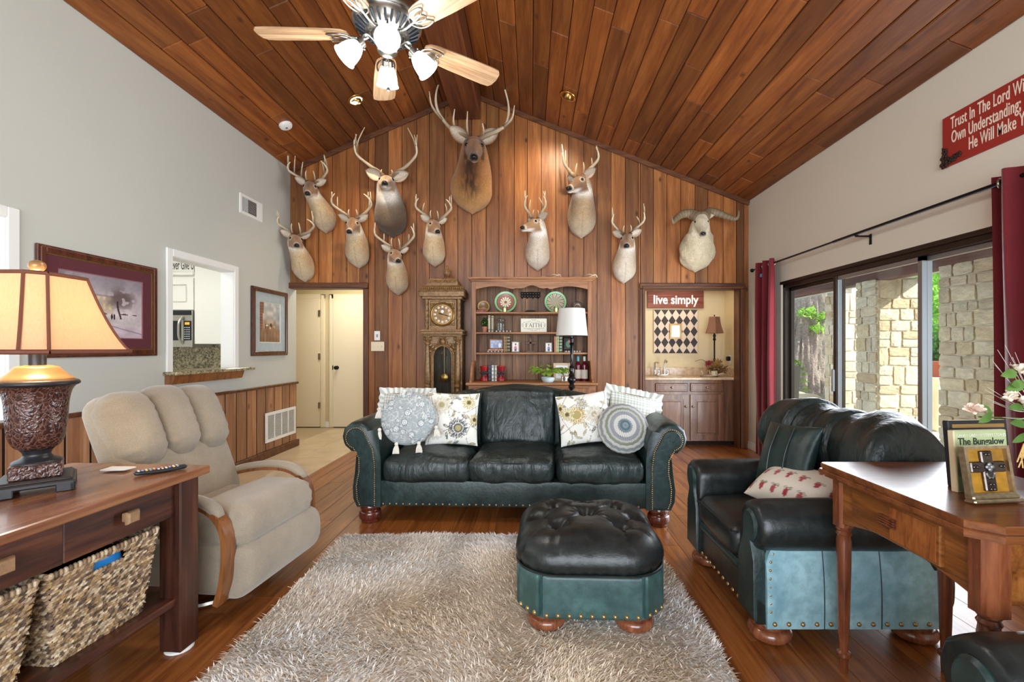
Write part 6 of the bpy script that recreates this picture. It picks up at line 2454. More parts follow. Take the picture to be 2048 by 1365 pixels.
# ---------------------------------------------------------------- pine hutch
MT['pine'] = wood('pine_hutch_wood', [C(112, 70, 42), C(158, 108, 70), C(186, 136, 94)], 'X', 0.5, 20, 0.06, knots=0.5, bump=0.12, var=0.1)
MT['pinez'] = wood('pine_hutch_upright', [C(112, 70, 42), C(152, 102, 66), C(178, 128, 88)], 'Z', 0.5, 20, 0.06, bump=0.12, var=0.12)
MT['pineb'] = wood('pine_backboard', [C(78, 52, 32), C(122, 84, 54), C(154, 112, 76)], 'Z', 0.55, 20, 0.05, knots=0.6, bump=0.2, var=0.35)
HF = 5.46                                        # front plane of the shelves
HX0, HX1, HYB = W(943, HF), W(1184, HF), 5.78


def zh_(py):
    return Zp(py, HF)


SH = [zh_(624), zh_(664.5), zh_(705.5)]
LEDZ = Zp(765, 5.27) - 0.005
HT = zh_(556)
hu = thing('pine_hutch', 'rustic pine hutch with scalloped top rail and open plate shelves', 'hutch', ((HX0 + HX1) / 2, HF, 0))
hx = (HX1 - HX0) / 2
dy = HYB - HF
m = MB()
m.b2((-hx - 0.012, -0.20, 0.0), (hx + 0.012, dy, LEDZ - 0.03), 0.006)
m.build('lower_cabinet', MT['pine'], hu)
for k in range(3):
    x0 = -hx + 0.04 + k * (2 * hx - 0.08) / 3
    d_ = MB().b2((x0 + 0.01, -0.215, 0.10), (x0 + (2 * hx - 0.08) / 3 - 0.01, -0.198, LEDZ - 0.06), 0.005).build('cabinet_door', MT['pinez'], hu)
    MB().ball((x0 + 0.05, -0.225, 0.55), 0.014, 6).build('door_knob', MT['blackm'], d_)
MB().b2((-hx - 0.04, -0.225, LEDZ - 0.03), (hx + 0.04, dy, LEDZ), 0.008).build('counter_ledge', MT['pine'], hu)
for k in range(9):
    x0 = -hx + 2 * hx * k / 9
    MB().b2((x0 + 0.001, dy - 0.02, LEDZ), (x0 + 2 * hx / 9 - 0.001, dy - 0.005, HT - 0.03), 0.003).build('back_board', MT['pineb'], hu)
for sd in (-1, 1):
    prof = [(dy, LEDZ), (-0.17, LEDZ), (-0.17, LEDZ + 0.02), (-0.12, LEDZ + 0.05), (-0.10, LEDZ + 0.10), (-0.06, LEDZ + 0.17), (0.0, LEDZ + 0.24), (0.0, HT - 0.03), (dy, HT - 0.03)]
    MB().prism(prof, 0, 0.022, R=Rx, c=(sd * hx - (0.022 if sd > 0 else 0), 0, 0)).build('side_board', MT['pinez'], hu)
    MB().b2((sd * hx, -0.004, LEDZ + 0.24), (sd * (hx - 0.052), 0.018, HT - 0.03), 0.004).build('face_stile', MT['pinez'], hu)
for z_ in SH:
    m = MB()
    m.b2((-hx + 0.02, 0.012, z_ - 0.022), (hx - 0.02, dy - 0.02, z_), 0.005)
    m.build('shelf', MT['pine'], hu)
xs_ = np.linspace(-hx + 0.05, hx - 0.05, 60)


def scal(x):
    t = (x + hx - 0.05) / (2 * hx - 0.1)
    return HT - 0.03 - (0.105 - 0.035 * abs(math.sin(t * PI * 3)) - 0.012 * math.cos(t * PI * 12) * (0.35 < t < 0.65))


poly = [(x_, scal(x_)) for x_ in xs_] + [(hx - 0.05, HT - 0.03), (-hx + 0.05, HT - 0.03)]
MB().prism(poly, 0, 0.02, R=rotm(PI / 2), c=(0, 0.016, 0)).build('scalloped_rail', MT['pine'], hu)
m = MB()
for (e, z_, h) in ((0.012, HT - 0.045, 0.018), (0.026, HT - 0.028, 0.014), (0.040, HT - 0.016, 0.020)):
    m.b2((-hx - e, -0.012 - e, z_), (hx + e, dy, z_ + h), 0.004)
m.build('cornice', MT['pine'], hu)

# things on the hutch -------------------------------------------------------------------------
HY = HF + 0.14


def plate(label, px, py_bot, r, y, fn, tilt=12, cat='plate', rim=0.0):
    z_ = SH[0]
    th = thing('display_plate', label, cat, (W(px, y - 0.02), y, z_ + r * math.cos(math.radians(tilt)) + 0.002), 0, 'plates on the top hutch shelf', (math.radians(-tilt), 0, 0))
    nr, na = 26, 120
    rr = np.linspace(0, 1, nr)[:, None]
    aa = np.linspace(0, 2 * PI, na, endpoint=False)[None, :]
    u, v = rr * np.cos(aa), rr * np.sin(aa)
    P = np.stack([u * r, -0.012 - 0.018 * (rr ** 2.5) + 0 * aa + 0.012, v * r], -1)
    c = srgb_arr(fn(rr + 0 * aa, aa + 0 * rr))
    m = MB().surf(P, cv=True, col=c.reshape(-1, 3))
    Q = P + np.array([0, 0.006, 0])
    m.surf(Q, cv=True, flip=True, col=c.reshape(-1, 3) * 0.6)
    m.build('face', MT['glaze'], th, ang=80, vcol=True)
    return th


MT['glaze'] = painted('painted_glaze', 0.3, 0.5)


def colmix(masks, base):
    out = np.zeros(masks[0][0].shape + (3,)) + np.array(base, float)
    for mk, c in masks:
        mk = np.clip(mk, 0, 1)[..., None]
        out = out * (1 - mk) + np.array(c, float) * mk
    return out


def p_sun(r, a):
    pet = (np.cos(a * 12) > (r - 0.18) * 2.6 - 0.9) & (r < 0.52) & (r > 0.12)
    lat = (np.abs(np.sin(a * 12 + r * 9)) < 0.14) | (np.abs(np.sin(a * 12 - r * 9)) < 0.14)
    return colmix([((r < 0.80).astype(float), (168, 112, 96)), (((r < 0.80) & lat).astype(float), (92, 64, 58)), (pet.astype(float), (240, 228, 198)), ((r < 0.13).astype(float), (150, 100, 60)),
                   ((np.abs(r - 0.80) < 0.025).astype(float), (50, 60, 46))], (146, 196, 140))


def p_swirl(r, a):
    sp = np.sin(a * 12 + r * 5)
    return colmix([((r < 0.80).astype(float), (196, 184, 156)), (((r < 0.80) & (sp > 0.75)).astype(float), (96, 74, 84)), (((r < 0.80) & (sp < -0.8)).astype(float), (150, 150, 112)),
                   ((np.abs(r - 0.80) < 0.025).astype(float), (50, 60, 46))], (146, 196, 140))


def p_brown(r, a):
    z1_ = np.abs(np.sin(a * 7 + np.sin(r * 14) * 1.5)) < 0.45
    return colmix([((r < 0.82).astype(float), (140, 106, 66)), (((r < 0.82) & z1_).astype(float), (78, 58, 36)), ((np.sin(a) < -0.5 + r * 0.1).astype(float) * (r < 0.8), (176, 130, 100))], (196, 160, 100))


def p_dark(r, a):
    pet = (np.cos(a * 14) > 0.2) & (r > 0.38) & (r < 0.66)
    return colmix([(pet.astype(float), (206, 178, 128)), ((r < 0.26).astype(float), (120, 96, 74)), ((np.abs(r - 0.85) < 0.04).astype(float), (120, 96, 70))], (66, 44, 40))


plate('small round plate with brown and gold pattern, left end of top shelf', 967, 0, 0.072, HY + 0.03, p_brown)
plate('green rimmed plate with a cream sunflower star', 1011, 0, 0.132, HY + 0.05, p_sun)
plate('green rimmed plate with a grey swirl', 1111, 0, 0.132, HY + 0.05, p_swirl)
plate('small dark plate with a beaded ring, right end of top shelf', 1155, 0, 0.068, HY + 0.03, p_dark)
o = MB().lathe([(0.0, 0.0), (0.062, 0.0), (0.070, 0.012), (0.066, 0.022), (0.045, 0.030), (0, 0.034)], (0, 0, 0), 20, sx=1.0, sy=0.6).build('striped_purse', plain('striped_cloth', C(150, 90, 90), 0.8, var=0.5, vscale=30), loc=(W(961, HF + 0.06), HF + 0.07, SH[0] + 0.001))
tag(o, 'small striped cloth purse before the brown plate', 'purse')
for px, lab in ((1009, 'green and gold votive cup before the sunflower plate'), (1112, 'green and gold votive cup before the swirl plate')):
    v = thing('votive_cup', lab, 'candle holder', (W(px, HF + 0.07), HF + 0.08, SH[0] + 0.001), 0, 'votive cups')
    MB().lathe([(0.020, 0), (0.024, 0.004), (0.025, 0.045)], seg=18).build('gold_base', plain('gold_leaf', C(214, 180, 110), 0.2, 0.8) if px == 1009 else bpy.data.materials['gold_leaf'], v)
    MB().lathe([(0.025, 0.045), (0.026, 0.068), (0.023, 0.068), (0.022, 0.046), (0, 0.046)], seg=18).build('green_rim', plain('green_glass', C(96, 140, 84), 0.15) if px == 1009 else bpy.data.materials['green_glass'], v)
cs = thing('iron_crest', 'dark pierced iron ornament between the two green plates', 'ornament', (W(1061, HF + 0.25), HYB - 0.03, Zp(591, HYB - 0.03)))
m = MB()
for k in range(-3, 4):
    for j in range(2):
        a = np.linspace(0, 2 * PI, 13)
        m.tube([(k * 0.034 + 0.015 * math.cos(t), 0, 0.02 - j * 0.032 + 0.013 * math.sin(t)) for t in a], 0.0065, 5, cap=False)
m.tube([(-0.125, 0, 0.037), (0.125, 0, 0.037)], 0.004, 5)
for k in (-0.10, -0.04, 0.03, 0.09):
    m.ball((k, 0, -0.032), (0.012, 0.004, 0.014), 5)
m.build('scrollwork', MT['blackm'], cs)['kind'] = 'stuff'
o = MB().lathe(spline([(0.085, 0), (0.088, 0.004), (0.07, 0.012), (0.045, 0.024), (0.0, 0.028)], 14), seg=24, sy=0.6).build('iron_dish', plain('dark_green_iron', C(48, 56, 50), 0.5, 0.3), loc=(W(1061, HF + 0.12), HF + 0.12, SH[0] + 0.001))
tag(o, 'low dark green metal dome lying between the votive cups', 'dish')

bookm = {}


def bmat(c, r=0.55):
    if c not in bookm:
        bookm[c] = plain('book_cover_%d_%d_%d' % c, C(*c), r, var=0.06)
    return bookm[c]


MT['pages'] = plain('paper_pages', C(232, 224, 204), 0.8)


def book(label, x, y, z, w, d, h, cover, spine=None, lean=0.0, flat=False, bands=0, rz=0.0, group=None):
    """standing: w = thickness (x), d depth (y), h height; spine faces -Y.  flat: lies with spine to -Y"""
    b = thing('book', label, 'book', (x, y, z), rz, group, (0, lean, rz))
    c = bmat(cover)
    t = 0.003
    m = MB()
    if not flat:
        m.b2((-w / 2, 0, 0), (-w / 2 + t, d, h), 0.001)
        m.b2((w / 2 - t, 0, 0), (w / 2, d, h), 0.001)
        m.b2((-w / 2, -0.002, 0), (w / 2, t, h), 0.002)
        m.build('cover', c, b)
        MB().b2((-w / 2 + t, t, 0.004), (w / 2 - t, d - 0.004, h - 0.004), 0).build('pages', MT['pages'], b)
        for k in range(bands):
            z_ = h * (0.12 + 0.76 * k / max(1, bands - 1))
            MB().b2((-w / 2 + 0.001, -0.0045, z_), (w / 2 - 0.001, -0.0005, z_ + 0.008), 0.001).build('spine_band', bmat(spine or (200, 180, 120)), b)
    else:
        m.b2((-w / 2, 0, 0), (w / 2, d, t), 0.001)
        m.b2((-w / 2, 0, h - t), (w / 2, d, h), 0.001)
        m.b2((-w / 2, -0.002, 0), (w / 2, t, h), 0.002)
        m.build('cover', c, b)
        MB().b2((-w / 2 + 0.004, t, t), (w / 2 - 0.004, d - 0.004, h - t), 0).build('pages', MT['pages'], b)
        for k in range(bands):
            x_ = w * (-0.4 + 0.8 * k / max(1, bands - 1))
            MB().b2((x_, -0.0045, 0.002), (x_ + 0.012, -0.0005, h - 0.002), 0.001).build('spine_band', bmat(spine or (200, 180, 120)), b)
    return b


YB1 = HF + 0.07
# second shelf: plant, books, jar, FAITH board
pl = thing('potted_plant', 'small dark houseplant with pink buds in a terracotta pot', 'plant', (W(969, YB1), YB1 + 0.04, SH[1] + 0.001))
MB().lathe([(0.026, 0), (0.034, 0.05), (0.038, 0.05), (0.038, 0.066), (0.032, 0.066), (0.03, 0.058), (0, 0.058)], seg=20).build('pot', plain('clay_pot', C(176, 118, 96), 0.8), pl)
m = MB()
leaf_cloud(m, (0, 0, 0.115), (0.05, 0.04, 0.062), 240, 0.017, 77, 0.1)
m.build('leaf_mass', MT['leaf3'], pl, smooth=False)['kind'] = 'stuff'
m = MB()
for k in range(9):
    a = k * 2.4
    m.ball((0.045 * math.cos(a), 0.03 * math.sin(a) - 0.02, 0.12 + 0.035 * math.sin(k * 1.7)), 0.0065, 4)
m.build('bud', plain('pink_bud', C(190, 110, 110), 0.7), pl)['kind'] = 'stuff'
for k, (px, w_, h_, cov, lab) in enumerate(((978.5, 0.026, 0.200, (186, 172, 148), 'tall beige book with black bands, second hutch shelf'), (984.5, 0.024, 0.195, (168, 156, 132), 'tall grey-beige book beside the glass jar'))):
    book(lab, W(px, YB1), YB1, SH[1] + 0.001, w_, 0.14, h_, cov, (60, 56, 50), bands=2)
book('black and white book lying flat under the glass jar', W(1006, YB1), YB1, SH[1] + 0.001, 0.205, 0.13, 0.022, (54, 54, 54), (214, 210, 200), flat=True, bands=5)
jr = thing('glass_jar', 'clear clip-top glass jar on the flat book', 'jar', (W(1001, YB1), YB1 + 0.06, SH[1] + 0.024))
MB().lathe(spline([(0.0, 0.0), (0.052, 0.0), (0.058, 0.01), (0.058, 0.09), (0.050, 0.105), (0.050, 0.118)], 24), seg=28).build('body', glass_mat('jar_glass', (0.86, 0.92, 0.90, 1)), jr)
MB().lathe([(0.052, 0.118), (0.056, 0.122), (0.056, 0.134), (0.04, 0.144), (0, 0.148)], seg=28).build('lid', glass_mat('lid_glass', (0.8, 0.86, 0.85, 1)), jr)
MB().tube([(0.06 * math.cos(a), 0.06 * math.sin(a), 0.118) for a in np.linspace(0, 2 * PI, 25)], 0.002, 5, cap=False).build('wire_clip', MT['nickel'], jr)
fb = thing('word_board', 'cream board reading FAITH with scroll ornament', 'sign', (W(1067.5, YB1 + 0.02), YB1 + 0.05, SH[1] + 0.001), 0, None, (math.radians(-6), 0, 0))
fw, fh = 0.312, 0.168
MB().b2((-fw / 2, 0, 0), (fw / 2, 0.012, fh), 0.003).build('board', plain('cream_board', C(232, 226, 208), 0.6), fb)
ink = plain('grey_black_ink', C(70, 66, 62), 0.6)
m = MB()
lx = -0.098
T_ = -0.0012


def stroke(x0, z0, x1, z1, w_):
    m.bar((x0, T_, z0), (x1, T_, z1), 0.0012, w_, 0)


zb0, zt0 = 0.062, 0.108
for ch in 'FAITH':
    if ch == 'F':
        stroke(lx + 0.007, zb0, lx + 0.007, zt0, 0.007)
        stroke(lx, zt0 - 0.0015, lx + 0.032, zt0 - 0.0015, 0.003)
        stroke(lx + 0.007, 0.086, lx + 0.025, 0.086, 0.003)
        stroke(lx + 0.031, zt0, lx + 0.031, zt0 - 0.010, 0.0025)
        stroke(lx, zb0, lx + 0.015, zb0, 0.0025)
        lx += 0.038
    elif ch == 'A':
        stroke(lx + 0.002, zb0, lx + 0.020, zt0, 0.003)
        stroke(lx + 0.020, zt0, lx + 0.038, zb0, 0.007)
        stroke(lx + 0.009, 0.078, lx + 0.032, 0.078, 0.003)
        stroke(lx - 0.003, zb0, lx + 0.009, zb0, 0.0025)
        stroke(lx + 0.031, zb0, lx + 0.045, zb0, 0.0025)
        lx += 0.047
    elif ch == 'I':
        stroke(lx + 0.008, zb0, lx + 0.008, zt0, 0.007)
        stroke(lx, zb0, lx + 0.016, zb0, 0.0025)
        stroke(lx, zt0, lx + 0.016, zt0, 0.0025)
        lx += 0.022
    elif ch == 'T':
        stroke(lx + 0.020, zb0, lx + 0.020, zt0, 0.007)
        stroke(lx, zt0 - 0.0015, lx + 0.040, zt0 - 0.0015, 0.003)
        stroke(lx + 0.001, zt0, lx + 0.001, zt0 - 0.011, 0.0025)
        stroke(lx + 0.039, zt0, lx + 0.039, zt0 - 0.011, 0.0025)
        stroke(lx + 0.012, zb0, lx + 0.028, zb0, 0.0025)
        lx += 0.045
    else:
        for q in (0.008, 0.036):
            stroke(lx + q, zb0, lx + q, zt0, 0.007)
            stroke(lx + q - 0.008, zb0, lx + q + 0.008, zb0, 0.0025)
            stroke(lx + q - 0.008, zt0, lx + q + 0.008, zt0, 0.0025)
        stroke(lx + 0.008, 0.086, lx + 0.036, 0.086, 0.003)
m.build('lettering', ink, fb)
m = MB()
for (x0, z0, x1, z1) in ((-0.118, 0.046, 0.118, 0.046), (-0.118, 0.124, 0.118, 0.124), (-0.118, 0.046, -0.118, 0.062), (0.118, 0.046, 0.118, 0.062), (-0.118, 0.108, -0.118, 0.124), (0.118, 0.108, 0.118, 0.124)):
    m.tube([(x0, T_, z0), (x1, T_, z1)], 0.0011, 4)
for sx in (-1, 1):
    for (cx, cz, r_) in ((0.020, 0.146, 0.012), (0.045, 0.136, 0.007), (0.065, 0.132, 0.005), (0.020, 0.024, 0.012), (0.045, 0.034, 0.007), (0.068, 0.036, 0.005), (0.132, 0.085, 0.014), (0.132, 0.07, 0.008), (0.132, 0.10, 0.008)):
        m.tube([(sx * (cx + r_ * (1 - t / 9) * math.cos(t)), T_, cz + r_ * (1 - t / 9) * math.sin(t)) for t in np.linspace(0, 6, 12)], 0.0010, 4)
    m.tube([(0, T_, 0.158), (sx * 0.012, T_, 0.150), (0, T_, 0.144)], 0.0010, 4)
m.build('scroll_ornament', ink, fb)['kind'] = 'stuff'


def photo_frame(label, px, y, z, w, h, fw_, fmat, fn, tilt=-8, name='photo_frame', cat='picture frame', n=(40, 34), rz=0.0, mat_in=None):
    f = thing(name, label, cat, (W(px, y), y, z), 0, None, (math.radians(tilt), 0, rz))
    m = MB()
    m.b2((-w / 2, 0, 0), (-w / 2 + fw_, 0.014, h), 0.003)
    m.b2((w / 2 - fw_, 0, 0), (w / 2, 0.014, h), 0.003)
    m.b2((-w / 2 + fw_, 0, 0), (w / 2 - fw_, 0.014, fw_), 0.003)
    m.b2((-w / 2 + fw_, 0, h - fw_), (w / 2 - fw_, 0.014, h), 0.003)
    m.build('frame', fmat, f)
    u, v = np.meshgrid(np.linspace(0, 1, n[0]), np.linspace(0, 1, n[1]), indexing='ij')
    P = np.stack([-w / 2 + fw_ + u * (w - 2 * fw_), 0.005 + 0 * u, fw_ + v * (h - 2 * fw_)], -1)
    MB().surf(P, flip=False, col=srgb_arr(fn(u, v)).reshape(-1, 3)).build('photo', MT['glaze'], f, vcol=True)
    MB().b2((-w / 2 + 0.004, 0.010, 0.004), (w / 2 - 0.004, 0.013, h - 0.004), 0).build('backing', MT['pages'], f)
    return f


def ell(u, v, cu, cv, a, b):
    return (((u - cu) / a) ** 2 + ((v - cv) / b) ** 2 < 1).astype(float)


def ph_blue(u, v):
    return colmix([(ell(u, v, 0.45, 0.3, 0.22, 0.4), (120, 140, 180)), (ell(u, v, 0.45, 0.62, 0.12, 0.16), (190, 160, 150)), (ell(u, v, 0.8, 0.35, 0.12, 0.3), (230, 235, 240))], (146, 168, 206)) * (0.85 + 0.3 * n2(u, v, 6, 2))[..., None]


def ph_kid(c):
    def f(u, v):
        return colmix([(ell(u, v, 0.5, 0.38, 0.24, 0.22), c), (ell(u, v, 0.5, 0.16, 0.20, 0.14), (70, 74, 100)), (ell(u, v, 0.5, 0.70, 0.13, 0.11), (216, 170, 146)), (ell(u, v, 0.5, 0.79, 0.14, 0.08), (70, 48, 36))], (222, 216, 208)) * (0.9 + 0.2 * n2(u, v, 9, 2))[..., None]
    return f


dw_ = MT['pinez']
GB = 'books on the hutch shelves'
# third shelf
book('dark book lying at the bottom under the horizontal photo', W(989, YB1), YB1, SH[2] + 0.001, 0.205, 0.13, 0.020, (66, 52, 56), (206, 190, 170), flat=True, bands=5)
book('tan book lying on the dark one under the horizontal photo', W(991, YB1), YB1, SH[2] + 0.022, 0.185, 0.125, 0.016, (176, 128, 100), (214, 190, 150), flat=True, bands=3)
photo_frame('small wooden frame with a bluish photo on two flat books', 992.5, YB1 + 0.035, SH[2] + 0.040, 0.165, 0.122, 0.014, dw_, ph_blue)
for k, (px, w_, h_, cov, lab) in enumerate(((1008.5, 0.013, 0.196, (156, 116, 84), 'thin tan leather book left of the dark banded spine'), (1011.8, 0.016, 0.194, (128, 104, 72), 'brown ribbed book beside the dark banded spine'), (1017, 0.040, 0.198, (46, 46, 42), 'thick black book with gilt bands beside the child photo'))):
    book(lab, W(px, YB1), YB1 + 0.005, SH[2] + 0.001, w_, 0.14, h_, cov, (196, 170, 100), bands=5)
acr = plain('frame_pewter', C(120, 110, 100), 0.35, 0.5)
photo_frame('little frame with a child in pink, left of the metal cross', 1031, YB1 + 0.01, SH[2] + 0.001, 0.098, 0.135, 0.012, acr, ph_kid((200, 110, 140)), -9)
photo_frame('little frame with a child in blue, right of the metal cross', 1097.5, YB1 + 0.01, SH[2] + 0.001, 0.092, 0.125, 0.012, acr, ph_kid((110, 130, 196)), -9)
cr = thing('metal_cross', 'rusty brown standing metal cross on the third hutch shelf', 'cross', (W(1061, YB1), YB1 + 0.05, SH[2] + 0.001))
m = MB()
m.b2((-0.014, 0, 0.02), (0.014, 0.01, 0.165), 0.003)
m.b2((-0.055, 0, 0.100), (0.055, 0.01, 0.128), 0.003)
for (x_, z_) in ((-0.058, 0.114), (0.058, 0.114), (0, 0.170)):
    m.box((x_, 0.005, z_), (0.020, 0.012, 0.034) if x_ else (0.034, 0.012, 0.018), 0.004)
m.build('cross', plain('rust_metal', C(94, 74, 62), 0.6, 0.4, var=0.3, vscale=60), cr)
MB().prism([(-0.06, 0), (-0.05, 0.010), (-0.02, 0.022), (0.02, 0.022), (0.05, 0.010), (0.06, 0)], -0.02, 0.03, R=rotm(PI / 2), c=(0, 0.01, 0)).build('base', bpy.data.materials['rust_metal'], cr)
for k, (px, w_, h_, cov, lab) in enumerate(((1109.5, 0.015, 0.192, (172, 112, 92), 'rose-tan book, first of the row left of the lamp shade'), (1112.5, 0.014, 0.190, (196, 168, 120), 'thin straw-coloured book in the row left of the lamp'), (1116, 0.020, 0.194, (156, 172, 132), 'pale green book in the row left of the lamp'), (1121.5, 0.036, 0.190, (66, 92, 72), 'thick green book with cream bands left of the lamp'))):
    book(lab, W(px, YB1), YB1 + 0.005, SH[2] + 0.001, w_, 0.14, h_, cov, (214, 206, 170), bands=5 if k > 1 else 0)
photo_frame('dark framed floral picture standing behind the white lamp', 1137, YB1 + 0.075, SH[2] + 0.030, 0.12, 0.155, 0.008, MT['blackm'], lambda u, v: colmix([(ell(u, v, 0.5, 0.45, 0.3, 0.3), (90, 130, 110)), (ell(u, v, 0.6, 0.7, 0.16, 0.12), (200, 120, 110))], (40, 48, 44)))
book('dark grey book lying flat behind the lamp pole', W(1145, YB1), YB1, SH[2] + 0.001, 0.205, 0.12, 0.021, (84, 78, 76), (206, 200, 190), flat=True, bands=6)
# bottom ledge: boots, books, frame, bottles, plant
YL = HF + 0.05
REDB = plain('red_boot_glaze', C(150, 26, 30), 0.25, var=0.1)
BLKB = plain('black_bow', C(34, 32, 34), 0.6)
for px, lab in ((968, 'red flared ceramic vase with black bow, left of the upright books'), (1002, 'red flared ceramic vase with black bow, right of the upright books')):
    v = thing('red_vase', lab, 'vase', (W(px, YL), YL + 0.02, LEDZ + 0.001), 0, 'red vases on the hutch ledge')
    MB().lathe(spline([(0.050, 0.0), (0.052, 0.006), (0.048, 0.03), (0.034, 0.08), (0.036, 0.10), (0.044, 0.15), (0.048, 0.175), (0.043, 0.175), (0.038, 0.15), (0.0, 0.14)], 34), seg=24).build('body', REDB, v)
    m = MB()
    for sd in (-1, 1):
        m.ball((sd * 0.024, -0.038, 0.10), (0.024, 0.010, 0.018), 7, R=rotm(0, sd * 0.4, 0))
        m.tube([(0, -0.04, 0.10), (sd * 0.012, -0.046, 0.07), (sd * 0.026, -0.042, 0.045)], [0.006, 0.008, 0.004], 6)
    m.ball((0, -0.042, 0.10), 0.010, 6)
    m.tube([(0.037 * math.cos(a), 0.037 * math.sin(a), 0.10) for a in np.linspace(0, 2 * PI, 19)], 0.005, 5, cap=False)
    m.build('bow', BLKB, v)
for k, (px, w_, cov, sp, lab) in enumerate(((979.5, 0.032, (40, 46, 60), (90, 96, 110), 'dark blue upright book between the red vases'), (985.5, 0.026, (222, 220, 210), (60, 80, 90), 'white upright book with dark bands between the red vases'), (991.5, 0.026, (206, 200, 186), (90, 110, 90), 'ivory upright book with green bands between the red vases'))):
    book(lab, W(px, YL), YL, LEDZ + 0.001, w_, 0.14, 0.186, cov, sp, bands=4)
photo_frame('pale wooden frame holding a printed letter behind the pothos', 1124, YL + 0.06, LEDZ + 0.001, 0.205, 0.215, 0.030, plain('whitewashed_wood', C(196, 172, 140), 0.7, var=0.15), lambda u, v: colmix([(((np.sin(v * 70) > 0.5) & (u > 0.2) & (u < 0.8) & (v > 0.2) & (v < 0.8)).astype(float) * 0.6, (120, 120, 130))], (226, 228, 232)))
for px, cap, yo, lab in ((1156.5, (70, 160, 176), 0.0, 'wine bottle with a turquoise capsule on the hutch ledge'), (1169.5, (232, 228, 222), -0.02, 'wine bottle with a white capsule, right end of the hutch ledge')):
    b = thing('wine_bottle', lab, 'bottle', (W(px, YL + yo), YL + 0.03 + yo, LEDZ + 0.001), 0, 'wine bottles on the hutch')
    MB().lathe(spline([(0.0, 0.0), (0.036, 0.0), (0.038, 0.006), (0.038, 0.17), (0.034, 0.195), (0.018, 0.222), (0.0145, 0.24), (0.0145, 0.29)], 40), seg=24).build('glass_body', plain('red_wine_glass', C(92, 16, 28), 0.08) if yo == 0 else bpy.data.materials['red_wine_glass'], b)
    MB().lathe([(0.016, 0.238), (0.0165, 0.288), (0.015, 0.292), (0, 0.292)], seg=18).build('capsule', plain('capsule_%d' % px, C(*cap), 0.4), b)
    MB().lathe([(0.0385, 0.03), (0.0388, 0.03), (0.0388, 0.135), (0.0385, 0.135)], seg=24).build('paper_label', plain('bottle_label', C(226, 220, 208), 0.7, var=0.06, vscale=60) if yo == 0 else bpy.data.materials['bottle_label'], b)
YP = HF - 0.13
po = thing('pothos_plant', 'bright green trailing pothos in a pale pot before the sofa back', 'plant', (W(1096, YP), YP, LEDZ + 0.001))
MB().lathe(spline([(0.055, 0), (0.07, 0.02), (0.078, 0.052), (0.082, 0.058), (0.074, 0.058), (0.066, 0.045), (0, 0.045)], 24), seg=24).build('pot', plain('pale_blue_pot', C(196, 208, 212), 0.3), po)
rp = random.Random(8)
lfm = None
for k in range(46):
    a, e = rp.uniform(0, 2 * PI), rp.uniform(0.05, 1.0)
    rr_ = rp.uniform(0.06, 0.20)
    c_ = np.array([rr_ * math.cos(a) * 1.05, rr_ * math.sin(a) * 0.6 - 0.02, 0.085 + 0.085 * e * (1 - rr_ * 2.2) + 0.02])
    if lfm is None:
        mm = MB()
        nu, nv = 8, 5
        P = np.zeros((nu, nv, 3))
        for i in range(nu):
            t = i / (nu - 1)
            w_ = 0.5 * (math.sin(PI * t ** 0.75) ** 0.8) * (1 - 0.25 * t) + 0.003
            for j in range(nv):
                s_ = 2 * j / (nv - 1) - 1
                P[i, j] = (t, s_ * w_, 0.18 * t - 0.35 * t * t + 0.12 * s_ * s_ * w_ * 2)
        mm.surf(P)
        lfm = mm.mesh('leaf', True, 80)
        lfm.materials.append(leafmat('pothos_leaf', C(96, 150, 48), C(176, 210, 92)))
    o = link('leaf', lfm, po, c_, (rp.uniform(-0.5, 0.5), rp.uniform(-0.3, 0.5), a + rp.uniform(-0.6, 0.6)))
    s_ = rp.uniform(0.060, 0.095)
    o.scale = (s_, s_, s_)
m = MB()
for k in range(12):
    a = k * 0.53
    m.tube(spline([(0, 0, 0.06), (0.05 * math.cos(a), 0.03 * math.sin(a), 0.13), (0.13 * math.cos(a), 0.07 * math.sin(a), 0.12)], 8), 0.002, 4)
m.build('stem', MT['leaf1'], po)['kind'] = 'stuff'
photo_frame('little standing frame with pale print right of the pothos', 1131, YP + 0.02, LEDZ + 0.001, 0.10, 0.075, 0.012, dw_, lambda u, v: colmix([(ell(u, v, 0.3, 0.5, 0.2, 0.6), (60, 56, 50))], (232, 230, 222)))
for k, (x0, x1, lab) in enumerate(((1072, 1118, 'shed antler lying on the hutch cornice near the pale deer'), (1138, 1190, 'shed antler lying at the right end of the hutch cornice'))):
    y_ = HF + 0.08
    xa, xb = W(x0, y_), W(x1, y_)
    m = MB()
    antler_tube(m, [(xa, y_, HT + 0.008), (xa + (xb - xa) * 0.3, y_ - 0.02, HT + 0.022), (xa + (xb - xa) * 0.7, y_ + 0.02, HT + 0.015), (xb, y_, HT + 0.050), (xb + 0.03, y_ + 0.02, HT + 0.02)], 0.011, 0.005, 24)
    antler_tube(m, [(xa + (xb - xa) * 0.5, y_, HT + 0.018), (xa + (xb - xa) * 0.75, y_ - 0.05, HT + 0.045), (xb, y_ - 0.06, HT + 0.02)], 0.009, 0.003, 10)
    tag(m.build('shed_antler', MT['antler'], vcol=True), lab, 'antler', 'shed antlers on the hutch')

